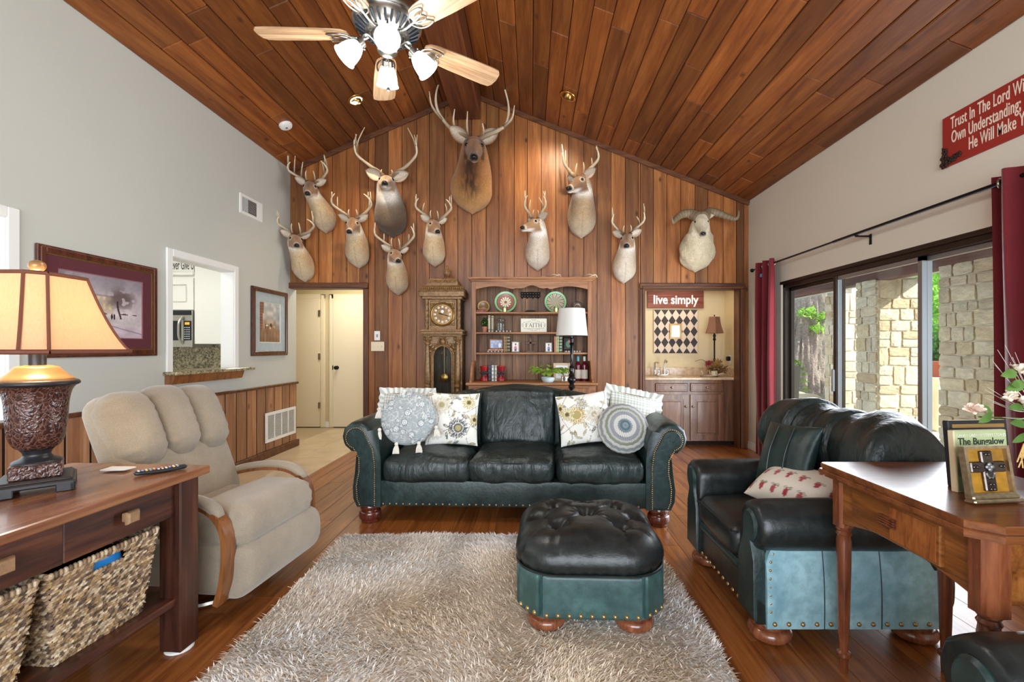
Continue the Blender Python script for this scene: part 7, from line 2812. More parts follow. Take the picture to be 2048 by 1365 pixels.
# floor lamp between sofa and hutch
FLY = 4.80
fl = thing('floor_lamp', 'black turned floor lamp with white drum shade behind the sofa', 'lamp', (W(1143.5, FLY), FLY, 0))
zs0, zs1 = Zp(672, FLY), Zp(618, FLY)
r0, r1 = 0.163, 0.135
shm = NT('white_lamp_shade')
shm.setp(Base_Color=C(240, 238, 232), Roughness=0.8)
_tl = shm.n('ShaderNodeBsdfTranslucent')
_tl.inputs[0].default_value = C(240, 238, 230)
_mx = shm.n('ShaderNodeMixShader')
_mx.inputs[0].default_value = 0.3
shm.l(shm.b.outputs[0], _mx.inputs[1])
shm.l(_tl.outputs[0], _mx.inputs[2])
shm.l(_mx.outputs[0], shm.t.nodes['Material Output'].inputs[0])
MB().lathe([(r0, zs0), (r1, zs1), (r1 - 0.004, zs1), (r0 - 0.004, zs0), (r0, zs0)], seg=48).build('shade', shm.m, fl, ang=50)
blkg = plain('gloss_black', C(20, 20, 22), 0.18)
pr = [(0.13, 0), (0.13, 0.015), (0.10, 0.03), (0.04, 0.05), (0.02, 0.08), (0.02, 0.55), (0.03, 0.56), (0.02, 0.58)]
zz = Zp(778, FLY)
pr += [(0.02, zz - 0.05), (0.026, zz - 0.04), (0.020, zz - 0.02), (0.036, zz + 0.02), (0.028, zz + 0.04), (0.022, zz + 0.05), (0.046, zz + 0.085), (0.046, zz + 0.10), (0.026, zz + 0.13), (0.034, zz + 0.14), (0.022, zz + 0.16), (0.030, zz + 0.19), (0.022, zz + 0.215), (0.028, zz + 0.225), (0.016, zz + 0.24), (0.016, zs0 - 0.10), (0.028, zs0 - 0.085), (0.016, zs0 - 0.07), (0.020, zs0 - 0.03), (0.010, zs0 - 0.02), (0.008, zs1 - 0.01)]
MB().lathe(pr, seg=20).build('turned_pole', blkg, fl, ang=40)
# ---------------------------------------------------------------- ceiling fan
MT['fanm'] = plain('fan_pewter', C(150, 150, 146), 0.28, 1.0, var=0.1)
MT['fand'] = plain('fan_slot_dark', C(52, 58, 66), 0.4, 0.5)
MT['fanw'] = wood('bleached_oak_blade', [C(140, 108, 78), C(184, 152, 118), C(206, 178, 144)], 'X', 0.4, 26, 0.06, bump=0.06, var=0.02, fine=1.3)
FX, FY, FZ = -0.744, 2.41, 2.87
fan = thing('ceiling_fan', 'five-blade ceiling fan with bleached oak blades and four lit glass shades', 'ceiling fan', (FX, FY, FZ))
MB().lathe([(0.075, 1.225), (0.075, 1.20), (0.05, 1.16), (0.018, 1.15), (0.018, 0.24)], seg=24).build('downrod', MT['fanm'], fan)
MB().lathe(spline([(0.03, 0.26), (0.075, 0.235), (0.12, 0.19), (0.165, 0.14), (0.175, 0.10), (0.17, 0.07), (0.155, 0.055)], 24)[::-1], seg=40).build('motor_housing', MT['fanm'], fan)
ring = MB().lathe([(0.07, -0.005), (0.10, 0.0), (0.168, 0.045), (0.175, 0.058), (0.165, 0.062)], seg=48).build('vent_ring', MT['fanm'], fan)
for k in range(28):
    a = 2 * PI * k / 28
    c_, s_ = math.cos(a), math.sin(a)
    p0, p1 = (0.112 * c_, 0.112 * s_, 0.0045), (0.158 * c_, 0.158 * s_, 0.0355)
    MB().tube([p0, ((p0[0] + p1[0]) / 2, (p0[1] + p1[1]) / 2, 0.019), p1], [0.005, 0.007, 0.007], 6).build('vent_slot', MT['fand'], ring)
MB().lathe([(0.0, -0.10), (0.03, -0.10), (0.05, -0.085), (0.058, -0.06), (0.055, -0.045), (0.07, -0.035), (0.08, -0.015), (0.075, 0.0)], seg=32).build('switch_housing', MT['fanm'], fan)
bl_me = None
for k in range(5):
    th = math.radians(90 + 19 - 72 * k)
    if bl_me is None:
        mm = MB()
        poly = [(0.20, -0.030), (0.22, -0.050), (0.26, -0.058), (0.40, -0.066), (0.60, -0.070), (0.645, -0.066), (0.662, -0.045), (0.668, 0.0), (0.662, 0.045), (0.645, 0.066), (0.60, 0.070), (0.40, 0.066), (0.26, 0.058), (0.22, 0.050), (0.20, 0.030)]
        mm.prism(poly, -0.004, 0.004, R=rotm(math.radians(-12)), c=(0, 0, 0.005), inset=0.001)
        bl_me = mm.mesh('blade')
        bl_me.materials.append(MT['fanw'])
        mm = MB()
        mm.tube(spline([(0.075, 0, 0.015), (0.11, 0, -0.012), (0.15, 0, -0.016), (0.185, 0, -0.010)], 12), 0.0085, 8)
        for sd in (-1, 1):
            lp = [(0.18, 0), (0.205, 0.035), (0.25, 0.048), (0.30, 0.040), (0.275, 0.018), (0.235, 0.008), (0.18, 0)]
            mm.tube([(p[0], sd * p[1], -0.012 - 0.2 * sd * p[1]) for p in spline(lp, 30)], 0.0042, 6)
        lp = [(0.20, 0), (0.225, 0.016), (0.26, 0.018), (0.285, 0), (0.26, -0.018), (0.225, -0.016), (0.20, 0)]
        mm.tube([(p[0], p[1], -0.012 - 0.2 * p[1]) for p in spline(lp, 28)], 0.004, 6)
        br_me = mm.mesh('blade_bracket')
        br_me.materials.append(MT['fanm'])
    b = link('blade', bl_me, fan, (0, 0, 0), (0, 0, th))
    link('blade_bracket', br_me, b)
MT['tulip'] = glow('lit_frosted_glass', (1.0, 0.96, 0.90, 1), 5.0)
for k in range(4):
    a = k * PI / 2 + math.radians(17)
    R_ = rotm(0, 0, a) @ rotm(0, math.radians(180 - 42), 0)
    base = np.array([0.125 * math.cos(a), 0.125 * math.sin(a), -0.055])
    m = MB().tube(spline([(0.05 * math.cos(a), 0.05 * math.sin(a), -0.05), (0.095 * math.cos(a), 0.095 * math.sin(a), -0.015), (0.120 * math.cos(a), 0.120 * math.sin(a), -0.025), tuple(base)], 12), 0.008, 8)
    m.lathe([(0.012, -0.012), (0.028, 0.0), (0.030, 0.028), (0.026, 0.032)], base, 18, R_)
    for j in range(3):
        t = j * 2.09
        m.ball(base + R_ @ np.array([0.034 * math.cos(t), 0.034 * math.sin(t), 0.018]), 0.005, 5)
    ar = m.build('light_arm', MT['fanm'], fan)
    MB().lathe(spline([(0.025, 0.022), (0.034, 0.033), (0.046, 0.060), (0.052, 0.088), (0.055, 0.112), (0.061, 0.124), (0.057, 0.124), (0.045, 0.092), (0.0, 0.055)], 28), base, 28, R_).build('glass_shade', MT['tulip'], ar, ang=60)
MB().tube([(0.02, -0.05, -0.14), (0.02, -0.05, -0.30)], 0.0015, 4).build('pull_chain', MT['brass'], fan)
MB().ball((0.02, -0.05, -0.305), (0.010, 0.010, 0.010), 6).build('pull_knob', MT['fand'], fan)
lamp('ceiling_fan_light', 'POINT', (FX, FY, FZ - 0.42), 36, (1, 0.96, 0.90), size=0.16)

# recessed cans, smoke detector
NR_ = Vector((SR, 0, 1)).normalized()
NL_ = Vector((-SL, 0, 1)).normalized()
for (c, nrm, lab, aim) in (((0.406, 5.036, 3.995), NR_, 'brass eyeball downlight in the right ceiling slope', (0.1, 5.75, 3.0)), ((-1.91, 5.06, 3.966), NL_, 'glaring round downlight in the left ceiling slope', (-1.88, 5.2, 2.9))):
    R_ = np.array((-nrm).to_track_quat('Z', 'Y').to_matrix())
    t_ = thing('recessed_downlight', lab, 'downlight', tuple(Vector(c) - nrm * 0.012), 0, 'recessed ceiling lights')
    MB().lathe([(0.085, 0.0), (0.092, 0.004), (0.088, 0.010), (0.070, 0.012), (0.062, 0.004)], (0, 0, 0), 32, R_).build('trim_ring', MT['brass'], t_)
    d_ = (Vector(aim) - Vector(c)).normalized()
    Ra = np.array(d_.to_track_quat('Z', 'Y').to_matrix())
    MB().lathe([(0.052, -0.03), (0.058, 0.0), (0.052, 0.028), (0.046, 0.034), (0.044, 0.030), (0.040, 0.02)], (0, 0, 0), 28, Ra).build('eyeball', MT['brass'], t_)
    MB().lathe([(0.043, 0.0235), (0.035, 0.028), (0, 0.031)] if aim[0] > -1 else [(0.062, 0.010), (0.05, 0.018), (0, 0.022)], (0, 0, 0), 24, Ra if aim[0] > -1 else R_).build('lamp_face', glow('spot_face', (1, 0.90, 0.72, 1), 18) if aim[0] > -1 else bpy.data.materials['spot_face'], t_)
    q = d_.to_track_quat('-Z', 'Y').to_euler()
    lamp('downlight_beam', 'SPOT', tuple(Vector(c) - nrm * 0.02 + d_ * 0.055), 48 if aim[0] > -1 else 70, (1, 0.80, 0.54), q, 0.03, None, math.radians(100), 0.9)
t_ = thing('smoke_detector', 'round white smoke detector on the left ceiling slope', 'smoke detector', tuple(Vector((-2.634, 4.978, 3.653)) - NL_ * 0.010))
R_ = np.array((-NL_).to_track_quat('Z', 'Y').to_matrix())
MB().lathe([(0.068, 0.0), (0.068, 0.012), (0.060, 0.028), (0.03, 0.036), (0, 0.037)], (0, 0, 0), 32, R_).build('shell', MT['white'], t_)
MB().lathe([(0.012, 0.034), (0.012, 0.039), (0, 0.040)], (0, 0, 0), 14, R_).build('test_button', MT['alum'], t_)

# ---------------------------------------------------------------- on the left wall
t_ = thing('wall_vent', 'small white supply air vent high on the left wall', 'vent', (XL, 4.995, 2.757))
MB().holes(0, 0.0, 0.012, -0.197, 0.197, -0.103, 0.103, [(-0.165, 0.10, -0.075, 0.075)]).build('vent_frame', MT['white'], t_)
MB().b2((0.001, -0.17, -0.08), (0.003, 0.105, 0.08), 0).build('duct_shadow', MT['dark'], t_)
for k in range(11):
    MB().box((0.006, 0.020, -0.068 + k * 0.0136), (0.006, 0.156, 0.0022), 0, rotm(0, 0.4, 0)).build('slat', MT['white'], t_)
for k in range(8):
    MB().box((0.006, -0.158 + 0.0135 * k, 0), (0.003, 0.003, 0.15), 0).build('upright_slat', MT['white'], t_)
t_ = thing('return_grille', 'white return air grille set in the wainscot', 'vent', (XL + 0.019, 5.558, 0.3475))
MB().holes(0, 0.0, 0.014, -0.33, 0.33, -0.168, 0.168, [(-0.295, -0.155, -0.135, 0.135), (-0.145, -0.005, -0.135, 0.135), (0.005, 0.145, -0.135, 0.135), (0.155, 0.295, -0.135, 0.135)]).build('grille_frame', MT['white'], t_)
MB().b2((0.001, -0.30, -0.14), (0.003, 0.30, 0.14), 0).build('duct_shadow', plain('grille_shadow', C(120, 120, 118), 0.9), t_)
sl_me = MB().box((0, 0, 0), (0.010, 0.142, 0.0045), 0, rotm(0, 0.5, 0)).mesh('slat')
sl_me.materials.append(MT['white'])
for c_ in range(4):
    for k in range(22):
        link('slat', sl_me, t_, (0.007, -0.225 + 0.15 * c_, -0.129 + k * 0.0123))


def wall_picture(name, label, y0, y1, z0, z1, fw_, fmat, mats, fn, n=(150, 110)):
    """frame on the left wall; u runs away from the camera"""
    p = thing(name, label, 'picture', (XL + 0.002, (y0 + y1) / 2, (z0 + z1) / 2), 0)
    w_, h_ = y1 - y0, z1 - z0
    m = MB()
    for (e, dp) in ((0.0, 0.020), (fw_ * 0.28, 0.030), (fw_ * 0.7, 0.018)):
        a, b, f = w_ / 2 - e, h_ / 2 - e, fw_ - e
        m.b2((0, -a, -b), (dp, -a + f, b), 0.004)
        m.b2((0, a - f, -b), (dp, a, b), 0.004)
        m.b2((0, -a + f, -b), (dp, a - f, -b + f), 0.004)
        m.b2((0, -a + f, b - f), (dp, a - f, b), 0.004)
    fr = m.build('frame', fmat, p)
    x_ = 0.006
    e = fw_
    for k, (wd, mt) in enumerate(mats):
        a, b = w_ / 2 - e, h_ / 2 - e
        x2 = x_ + 0.003 * (len(mats) - k)
        m = MB()
        m.b2((0.002, -a, -b), (x2, -a + wd, b), 0.0006)
        m.b2((0.002, a - wd, -b), (x2, a, b), 0.0006)
        m.b2((0.002, -a + wd, -b), (x2, a - wd, -b + wd), 0.0006)
        m.b2((0.002, -a + wd, b - wd), (x2, a - wd, b), 0.0006)
        m.build('mat_border' if wd > 0.02 else 'fillet', mt, p)
        e += wd
    a, b = w_ / 2 - e, h_ / 2 - e
    u, v = np.meshgrid(np.linspace(0, 1, n[0]), np.linspace(0, 1, n[1]), indexing='ij')
    P = np.stack([0.004 + 0 * u, -a + 2 * a * u, -b + 2 * b * v], -1)
    MB().surf(P, col=srgb_arr(np.clip(fn(u, v), 0, 255)).reshape(-1, 3)).build('print', MT['glaze'], p, vcol=True)
    MB().b2((0, -w_ / 2 + 0.01, -h_ / 2 + 0.01), (0.0035, w_ / 2 - 0.01, h_ / 2 - 0.01), 0).build('backing', MT['dark'], p)
    return p


def art_winter(u, v):
    nz = n2(u, v, 7, 1)
    nz2 = n2(u, v, 30, 2)
    snow = lin_up(0.36 - 0.22 * u + 0.03 * np.sin(u * 9) - v * 0.9, 0, 0.05)
    tree = np.clip(1.6 - np.hypot((u - 0.72) / 0.24, (v - 0.66) / 0.24) * 1.7, 0, 1) * (n2(u, v, 22, 4) > 0.38)
    tree2 = np.clip(1.5 - np.hypot((u - 0.08) / 0.2, (v - 0.85) / 0.2) * 1.6, 0, 1) * (n2(u, v, 22, 8) > 0.40)
    trunk = (np.abs(u - 0.70 - 0.03 * np.sin(v * 8)) < 0.012) & (v > 0.32) & (v < 0.62)
    bld = ((u > 0.18) & (u < 0.62) & (v > 0.40) & (v < 0.68)).astype(float)
    win = bld * ((np.sin(u * 90) > 0.2) & (np.sin(v * 40) > -0.4)) * 0.6
    base = np.zeros(u.shape + (3,)) + np.array((206, 196, 196)) * (1 - lin_up(v, 0.35, 1.0))[..., None] + np.array((146, 138, 146)) * lin_up(v, 0.35, 1.0)[..., None]
    for mk, c in ((bld * 0.8, (188, 170, 150)), (win, (238, 208, 142)), (((u > 0.15) & (u < 0.65) & (v > 0.67) & (v < 0.70)) * 1.0, (150, 138, 136)), (tree * 0.85, (98, 82, 82)), (tree2 * 0.8, (112, 98, 98)), (trunk * 1.0, (60, 46, 46)),
                  (snow, (200, 184, 194)), (((np.abs(v - 0.22 + 0.30 * (u - 0.5)) < 0.010) & (u > 0.45)) * 0.7, (124, 112, 122)), (ell(u, v, 0.60, 0.35, 0.012, 0.05) + ell(u, v, 0.63, 0.35, 0.012, 0.05), (40, 32, 34)),
                  (ell(u, v, 0.76, 0.40, 0.05, 0.014), (84, 66, 60)), (ell(u, v, 0.90, 0.40, 0.03, 0.012), (84, 66, 60)), (ell(u, v, 0.50, 0.39, 0.04, 0.016), (70, 56, 54))):
        mk = np.clip(mk, 0, 1)[..., None]
        base = base * (1 - mk) + np.array(c, float) * mk
    return base * (0.86 + 0.2 * nz + 0.1 * nz2)[..., None]


def art_rain(u, v):
    nz = n2(u, v, 9, 3)
    base = np.zeros(u.shape + (3,)) + np.array((196, 196, 192)) * lin_up(v, 0.2, 0.8)[..., None] + np.array((150, 116, 86)) * (1 - lin_up(v, 0.2, 0.8))[..., None]
    for mk, c in (((u < 0.16 + 0.05 * (v > 0.72)) * (v > 0.30) * 0.9, (126, 78, 62)), (np.clip((u - 0.62) * 3, 0, 1) * (v > 0.34) * (v < 0.92 - 0.2 * (u < 0.8)) * 0.7, (150, 158, 164)),
                  (((u < 0.2) * (np.sin(v * 90) > 0.5) * (v > 0.3)) * 0.4, (206, 160, 110)), ((v < 0.34) * 0.6, (142, 110, 88)), (ell(u, v, 0.55, 0.43, 0.06, 0.05), (66, 50, 44)), (ell(u, v, 0.30, 0.40, 0.03, 0.07), (70, 54, 50)), (ell(u, v, 0.40, 0.40, 0.03, 0.07), (80, 60, 50)),
                  (ell(u, v, 0.36, 0.42, 0.05, 0.02), (236, 226, 206)), (ell(u, v, 0.52, 0.36, 0.03, 0.03), (246, 200, 120)), (ell(u, v, 0.72, 0.40, 0.04, 0.03), (236, 190, 120)), (((np.sin(u * 40) > 0.4) & (v < 0.3)) * 0.35, (96, 72, 60)), ((np.abs(v - (0.42 - 0.5 * (u - 0.5))) < 0.008) * (u > 0.5) * 0.6, (110, 84, 70))):
        mk = np.clip(mk * 1.0, 0, 1)[..., None]
        base = base * (1 - mk) + np.array(c, float) * mk
    return base * (0.84 + 0.32 * nz)[..., None]


cherry = wood('cherry_frame_wood', [C(54, 22, 16), C(88, 42, 28), C(110, 58, 38)], 'Z', 0.25, 20, 0.1, bump=0.03, var=0.05, coat=0.5)
wall_picture('winter_print', 'large cherry-framed winter street print with burgundy mat', 2.816, 3.723, 1.19, 1.89, 0.045, cherry,
             [(0.010, MT['gold']), (0.075, plain('burgundy_mat', C(92, 40, 48), 0.8)), (0.006, plain('rose_mat', C(150, 96, 104), 0.8))], art_winter)
wall_picture('rainy_print', 'brown-framed rainy city street print with pale blue mat', 4.985, 5.715, 1.165, 1.925, 0.050, cherry,
             [(0.100, plain('pale_blue_mat', C(176, 188, 190), 0.85, var=0.08, vscale=14)), (0.006, MT['white'])], art_rain, (90, 120))

# pass-through sill
MT['granite'] = NT('speckled_granite')
_t = MT['granite']
_v = _t.coord(rnd=False)
_n1 = _t.noise(_v, 55, 6, 0.75)
_n2 = _t.noise(_v, 16, 4, 0.6)
_t.l(_t.mix(_t.ramp(_n1, [(0.36, C(40, 42, 36)), (0.46, C(126, 120, 96)), (0.55, C(190, 178, 146)), (0.7, C(226, 216, 190))]), _t.ramp(_n2, [(0.35, (0.7, 0.68, 0.6, 1)), (0.65, (1.05, 1.02, 0.98, 1))]), 1.0, 'MULTIPLY'), _t.b.inputs['Base Color'])
_t.setp(Roughness=0.15)
MT['granite'] = _t.m
sill = MB().b2((XL - 0.20, PT[0] - 0.09, PT[2] - 0.025), (XL + 0.11, PT[1] + 0.20, PT[2] + 0.005), 0.006).build('granite_sill', MT['granite'])
tag(sill, 'speckled granite serving ledge in the kitchen pass-through', 'ledge')
m = MB()
poly = [(XL, PT[2] - 0.025), (XL + 0.085, PT[2] - 0.025), (XL + 0.06, PT[2] - 0.10), (XL, PT[2] - 0.10)]
m.prism([(p[0], p[1]) for p in poly], -(PT[1] + 0.05), -(PT[0] - 0.07), R=rotm(PI / 2))
struct(m.build('trim_8', MT['armw']))

# ---------------------------------------------------------------- kitchen behind the pass-through
KY = 5.72
m = MB()
m.b2((-5.6, KY, 0), (XL - 0.12, KY + 0.06, 2.6), 0)
m.b2((-5.7, 2.82, 0), (-5.6, KY, 2.6), 0)
m.b2((-5.6, 2.82, 2.45), (XL - 0.12, KY, 2.6), 0)
m.b2((-5.6, 2.80, 0), (XL - 1.4, 2.86, 2.6), 0)
struct(m.build('wall_kitchen', MT['kwhite'], smooth=False))
lamp('kitchen_fill_light', 'AREA', (-4.1, 4.2, 2.42), 18, (1, 0.98, 0.94), (0, 0, 0), 1.2)  # extra unseen lamp, added to light the kitchen behind the opening
m = MB().b2((-5.6, KY - 0.022, 0.92), (XL - 0.125, KY - 0.001, 1.36), 0.002)
tag(m.build('backsplash', MT['granite']), 'granite splashback below the white kitchen cabinets', 'backsplash')
m = MB().b2((-5.5, KY - 0.62, 0.0), (XL - 0.13, KY - 0.024, 0.88), 0.004)
m.b2((-5.5, KY - 0.64, 0.88), (XL - 0.13, KY - 0.024, 0.918), 0.004)
tag(m.build('base_cabinet', MT['kwhite']), 'white kitchen base units under the microwave', 'cabinet')
KF = KY - 0.36
xk = W(388, KF)
up = thing('upper_cabinet', 'white wall cabinet above the microwave with raised doors', 'cabinet', (xk, KF, 1.62))
MB().b2((-0.76, 0.02, 0.07), (0.0, 0.335, 0.49), 0.003).build('body', MT['kwhite'], up)
for k in (0, 1):
    a = -0.755 + 0.378 * k
    d_ = MB().holes(1, 0.0, 0.02, a, a + 0.37, 0.075, 0.44, [(a + 0.075, a + 0.295, 0.15, 0.365)]).build('door', MT['kwhite'], up)
    MB().b2((a + 0.09, 0.004, 0.165), (a + 0.28, 0.02, 0.35), 0.008).build('door_panel', MT['kwhite'], d_)
    MB().ball((a + 0.035 if k else a + 0.335, -0.014, 0.22), 0.014, 7).build('knob', MT['nickel'], d_)
m = MB()
m.b2((-0.78, -0.02, 0.47), (0.008, 0.335, 0.515), 0.01)
m.build('crown', MT['kwhite'], up)
pn = MB().b2((xk + 0.012, KF - 0.01, 1.30), (XL - 0.14, KY - 0.03, 2.42), 0.003).build('end_cabinet', MT['kwhite'])
tag(pn, 'plain tall white kitchen cabinet right of the microwave', 'cabinet')
mw = thing('microwave', 'stainless over-range microwave with black keypad', 'microwave', (xk, KF - 0.03, 1.265))
st_ = plain('stainless', C(190, 188, 182), 0.28, 0.9)
blk_ = plain('microwave_black', C(30, 34, 40), 0.15)
MB().b2((-0.755, 0, 0), (0, 0.36, 0.42), 0.004).build('body', st_, mw)
MB().b2((-0.75, -0.004, 0.365), (-0.005, 0.01, 0.418), 0.002).build('top_grille', blk_, mw)
for k in range(5):
    MB().b2((-0.745, -0.007, 0.370 + 0.009 * k), (-0.01, -0.002, 0.3735 + 0.009 * k), 0).build('slat', MT['fand'], mw)
MB().b2((-0.70, -0.006, 0.075), (-0.125, 0.004, 0.30), 0.01).build('window', blk_, mw)
MB().tube(spline([(-0.105, -0.004, 0.03), (-0.115, -0.045, 0.10), (-0.115, -0.055, 0.19), (-0.115, -0.045, 0.28), (-0.105, -0.004, 0.345)], 18), 0.013, 8).build('handle', st_, mw)
kp = MB().b2((-0.096, -0.006, 0.075), (-0.006, 0.004, 0.30), 0.006).build('keypad', blk_, mw)
MB().b2((-0.078, -0.009, 0.255), (-0.026, -0.005, 0.283), 0.001).build('display', glow('amber_display', C(226, 150, 40), 1.0), kp)
key_ = plain('key_white', C(200, 206, 212), 0.5)
for r_ in range(6):
    for c_ in range(3):
        MB().b2((-0.086 + 0.024 * c_, -0.0085, 0.092 + 0.025 * r_), (-0.070 + 0.024 * c_, -0.005, 0.102 + 0.025 * r_), 0.001).build('key', key_, kp)
sg = thing('kitchen_sign', 'white board with tall hand lettering above the kitchen cabinets', 'sign', (xk - 0.25, KF + 0.01, 2.137))
MB().b2((-0.52, 0, 0), (0.27, 0.02, 0.15), 0.002).build('board', MT['kwhite'], sg)
text_mesh('Never Give Up', 0.16, 0.001, 'lettering', ink, sg, (0.105, -0.002, 0.072), sx=0.33)

# switches on the cedar wall
m = thing('switch_plate', 'single white light switch plate on the cedar wall by the hall', 'light switch', (W(754.5, 5.79), YB - 0.019, Zp(672, 5.79)))
MB().b2((-0.036, -0.006, -0.058), (0.036, 0.0, 0.058), 0.002).build('plate', MT['white'], m)
MB().b2((-0.010, -0.012, -0.018), (0.010, -0.004, 0.018), 0.002).build('toggle', MT['alum'], m)
m = thing('triple_switch_plate', 'ivory three-gang switch plate just below the single switch', 'light switch', (W(755.5, 5.79), YB - 0.019, Zp(692, 5.79) - 0.008))
MB().b2((-0.082, -0.006, -0.058), (0.082, 0.0, 0.058), 0.002).build('plate', MT['cream'], m)
for k in (-1, 0, 1):
    MB().b2((k * 0.046 - 0.005, -0.016, -0.012), (k * 0.046 + 0.005, -0.004, 0.012), 0.002).build('toggle', MT['cream'], m)

# ---------------------------------------------------------------- red text sign on the right wall
ws = thing('wall_sign', 'long red wooden sign with cream lettering and iron vine corner', 'sign', (XR - 0.001, 3.055, 2.43))
MB().b2((-0.018, -0.80, 0), (0, 0, 0.325), 0.003).build('board', plain('barn_red_board', C(158, 44, 34), 0.6, var=0.08, vscale=6), ws)
crm = plain('cream_letter', C(240, 222, 200), 0.6)
# face -X: text x axis runs towards -Y
rt = (PI / 2, 0, -PI / 2)
for (txt, y_, z_) in (('Trust In The Lord With', -0.063, 0.262), ('Own Understanding; In', -0.068, 0.170), ('He Will Make Your', -0.185, 0.078)):
    o = text_mesh(txt, 0.108, 0.0012, 'lettering', crm, ws, (-0.0195, y_, z_), rt, 'LEFT', 0.44, 1.06, bold=0.0006)
m = MB()
for (a, b, s_) in ((0.02, 0.02, 1), (0.05, 0.03, 0.9), (0.02, 0.06, 0.9), (0.09, 0.035, 0.8), (0.025, 0.10, 0.7), (0.125, 0.045, 0.6)):
    P = []
    for k in range(5):
        t = k * 2 * PI / 5 + a * 30
        m.ball((-0.024, -(a + 0.018 * s_ * math.cos(t)), b + 0.018 * s_ * math.sin(t)), (0.007, 0.014 * s_, 0.014 * s_), 5)
m.tube(spline([(-0.024, -0.01, 0.13), (-0.026, -0.015, 0.08), (-0.026, -0.02, 0.03), (-0.026, -0.06, 0.02), (-0.026, -0.14, 0.05)], 24), 0.005, 6)
m.build('iron_vine', plain('dark_iron', C(62, 48, 44), 0.5, 0.6), ws)

# ---------------------------------------------------------------- bar nook
MT['oakcab'] = wood('oak_cabinet_wood', [C(86, 54, 34), C(124, 84, 56), C(152, 110, 78)], 'Z', 0.32, 18, 0.06, bump=0.1, var=0.08, coat=0.2)
NC = 5.985
nk = thing('bar_cabinet', 'oak bar base cabinet with two drawers and two doors in the nook', 'cabinet', (0, NC, 0))
MB().b2((1.305, 0.01, 0.05), (2.685, 0.46, 0.84), 0.003).build('body', MT['oakcab'], nk)
MB().b2((1.305, 0.04, 0.0), (2.685, 0.40, 0.05), 0.0).build('toe_kick', MT['dark'], nk)
kb = plain('bronze_knob', C(120, 100, 80), 0.3, 0.8)
for k, (a, b) in enumerate(((1.60, 2.018), (2.050, 2.472))):
    d_ = MB().b2((a, -0.010, 0.69), (b, 0.012, 0.80), 0.008).build('drawer', MT['oakcab'], nk)
    MB().b2((a + 0.022, -0.014, 0.712), (b - 0.022, -0.008, 0.778), 0.003).build('drawer_panel', MT['oakcab'], d_)
    MB().lathe([(0.007, 0), (0.007, 0.012), (0.015, 0.02), (0.012, 0.028), (0, 0.030)], ((a + b) / 2, -0.012, 0.745), 12, rotm(PI / 2)).build('knob', kb, d_)
    d_ = MB().holes(1, -0.010, 0.012, a, b, 0.065, 0.652, [(a + 0.06, b - 0.06, 0.13, 0.59)]).build('door', MT['oakcab'], nk)
    MB().b2((a + 0.055, -0.002, 0.125), (b - 0.055, 0.012, 0.595), 0.002).build('door_recess', MT['oakcab'], d_)
    MB().b2((a + 0.085, -0.008, 0.155), (b - 0.085, 0.006, 0.565), 0.012).build('door_panel', MT['oakcab'], d_)
    MB().lathe([(0.007, 0), (0.007, 0.012), (0.015, 0.02), (0.012, 0.028), (0, 0.030)], ((b - 0.03) if k == 0 else (a + 0.03), -0.010, 0.50), 12, rotm(PI / 2)).build('knob', kb, d_)
ct = MB().b2((1.303, NC - 0.03, 0.842), (2.688, NC + 0.472, 0.874), 0.005)
ct.b2((1.303, NC + 0.452, 0.874), (2.688, NC + 0.472, 0.985), 0.003)
ct.b2((2.67, NC, 0.874), (2.688, NC + 0.46, 0.985), 0.003)
tag(ct.build('bar_countertop', plain('tan_laminate', C(206, 176, 140), 0.2, var=0.25, vscale=22)), 'tan speckled bar countertop with low splashback', 'countertop')
sk = thing('bar_sink', 'small sink with chrome gooseneck faucet in the bar counter', 'sink', (1.79, NC + 0.20, 0.875))
MB().lathe([(0.17, 0.0), (0.175, 0.006), (0.165, 0.008), (0.15, 0.002), (0.0, 0.001)], (0.06, 0, 0), 30, sy=0.75).build('rim', plain('cream_sink', C(226, 206, 176), 0.2), sk)
m = MB()
m.rbox((0, 0.15, 0.012), (0.15, 0.05, 0.022), 0.01, 4)
m.tube(spline([(0.03, 0.15, 0.02), (0.03, 0.15, 0.17), (0.03, 0.12, 0.215), (0.03, 0.07, 0.215), (0.03, 0.05, 0.18)], 20), 0.010, 10)
m.build('faucet', MT['chrome'], sk)
for x_ in (-0.05, 0.075):
    MB().lathe([(0.016, 0.02), (0.013, 0.05), (0.018, 0.07), (0.012, 0.085), (0, 0.088)], (x_, 0.15, 0), 14).build('tap_handle', MT['chrome'], sk)
MB().tube(spline([(-0.10, 0.17, 0.0), (-0.10, 0.17, 0.16), (-0.085, 0.15, 0.185), (-0.07, 0.12, 0.18)], 12), 0.012, 8).build('spray_head', MT['chrome'], sk)
s_ = thing('live_simply_sign', 'reddish wooden board reading live simply above the checked panel', 'sign', (W(1351.5, 6.42), 6.425, Zp(599, 6.42)))
for k in range(3):
    MB().b2((-0.388, 0, -0.122 + 0.0815 * k), (0.388, 0.022, -0.0415 + 0.0815 * k), 0.003).build('plank', wood('sign_red_wood', [C(92, 42, 30), C(130, 66, 48), C(152, 84, 62)], 'X', 0.6, 22, 0.05, bump=0.1, var=0.1) if k == 0 else bpy.data.materials['sign_red_wood'], s_)
text_mesh('live simply', 0.170, 0.001, 'lettering', MT['white'], s_, (0, -0.002, -0.01), sx=0.88, bold=0.004)
hq = thing('harlequin_panel', 'square canvas of black and cream diamonds behind the bar', 'wall art', (W(1352, 6.42), 6.43, Zp(663.5, 6.42)))
hw_, hh_ = 0.303, 0.30
MB().b2((-hw_, 0, -hh_), (hw_, 0.025, hh_), 0.003).build('canvas', plain('cream_canvas', C(226, 204, 180), 0.8, var=0.05), hq)
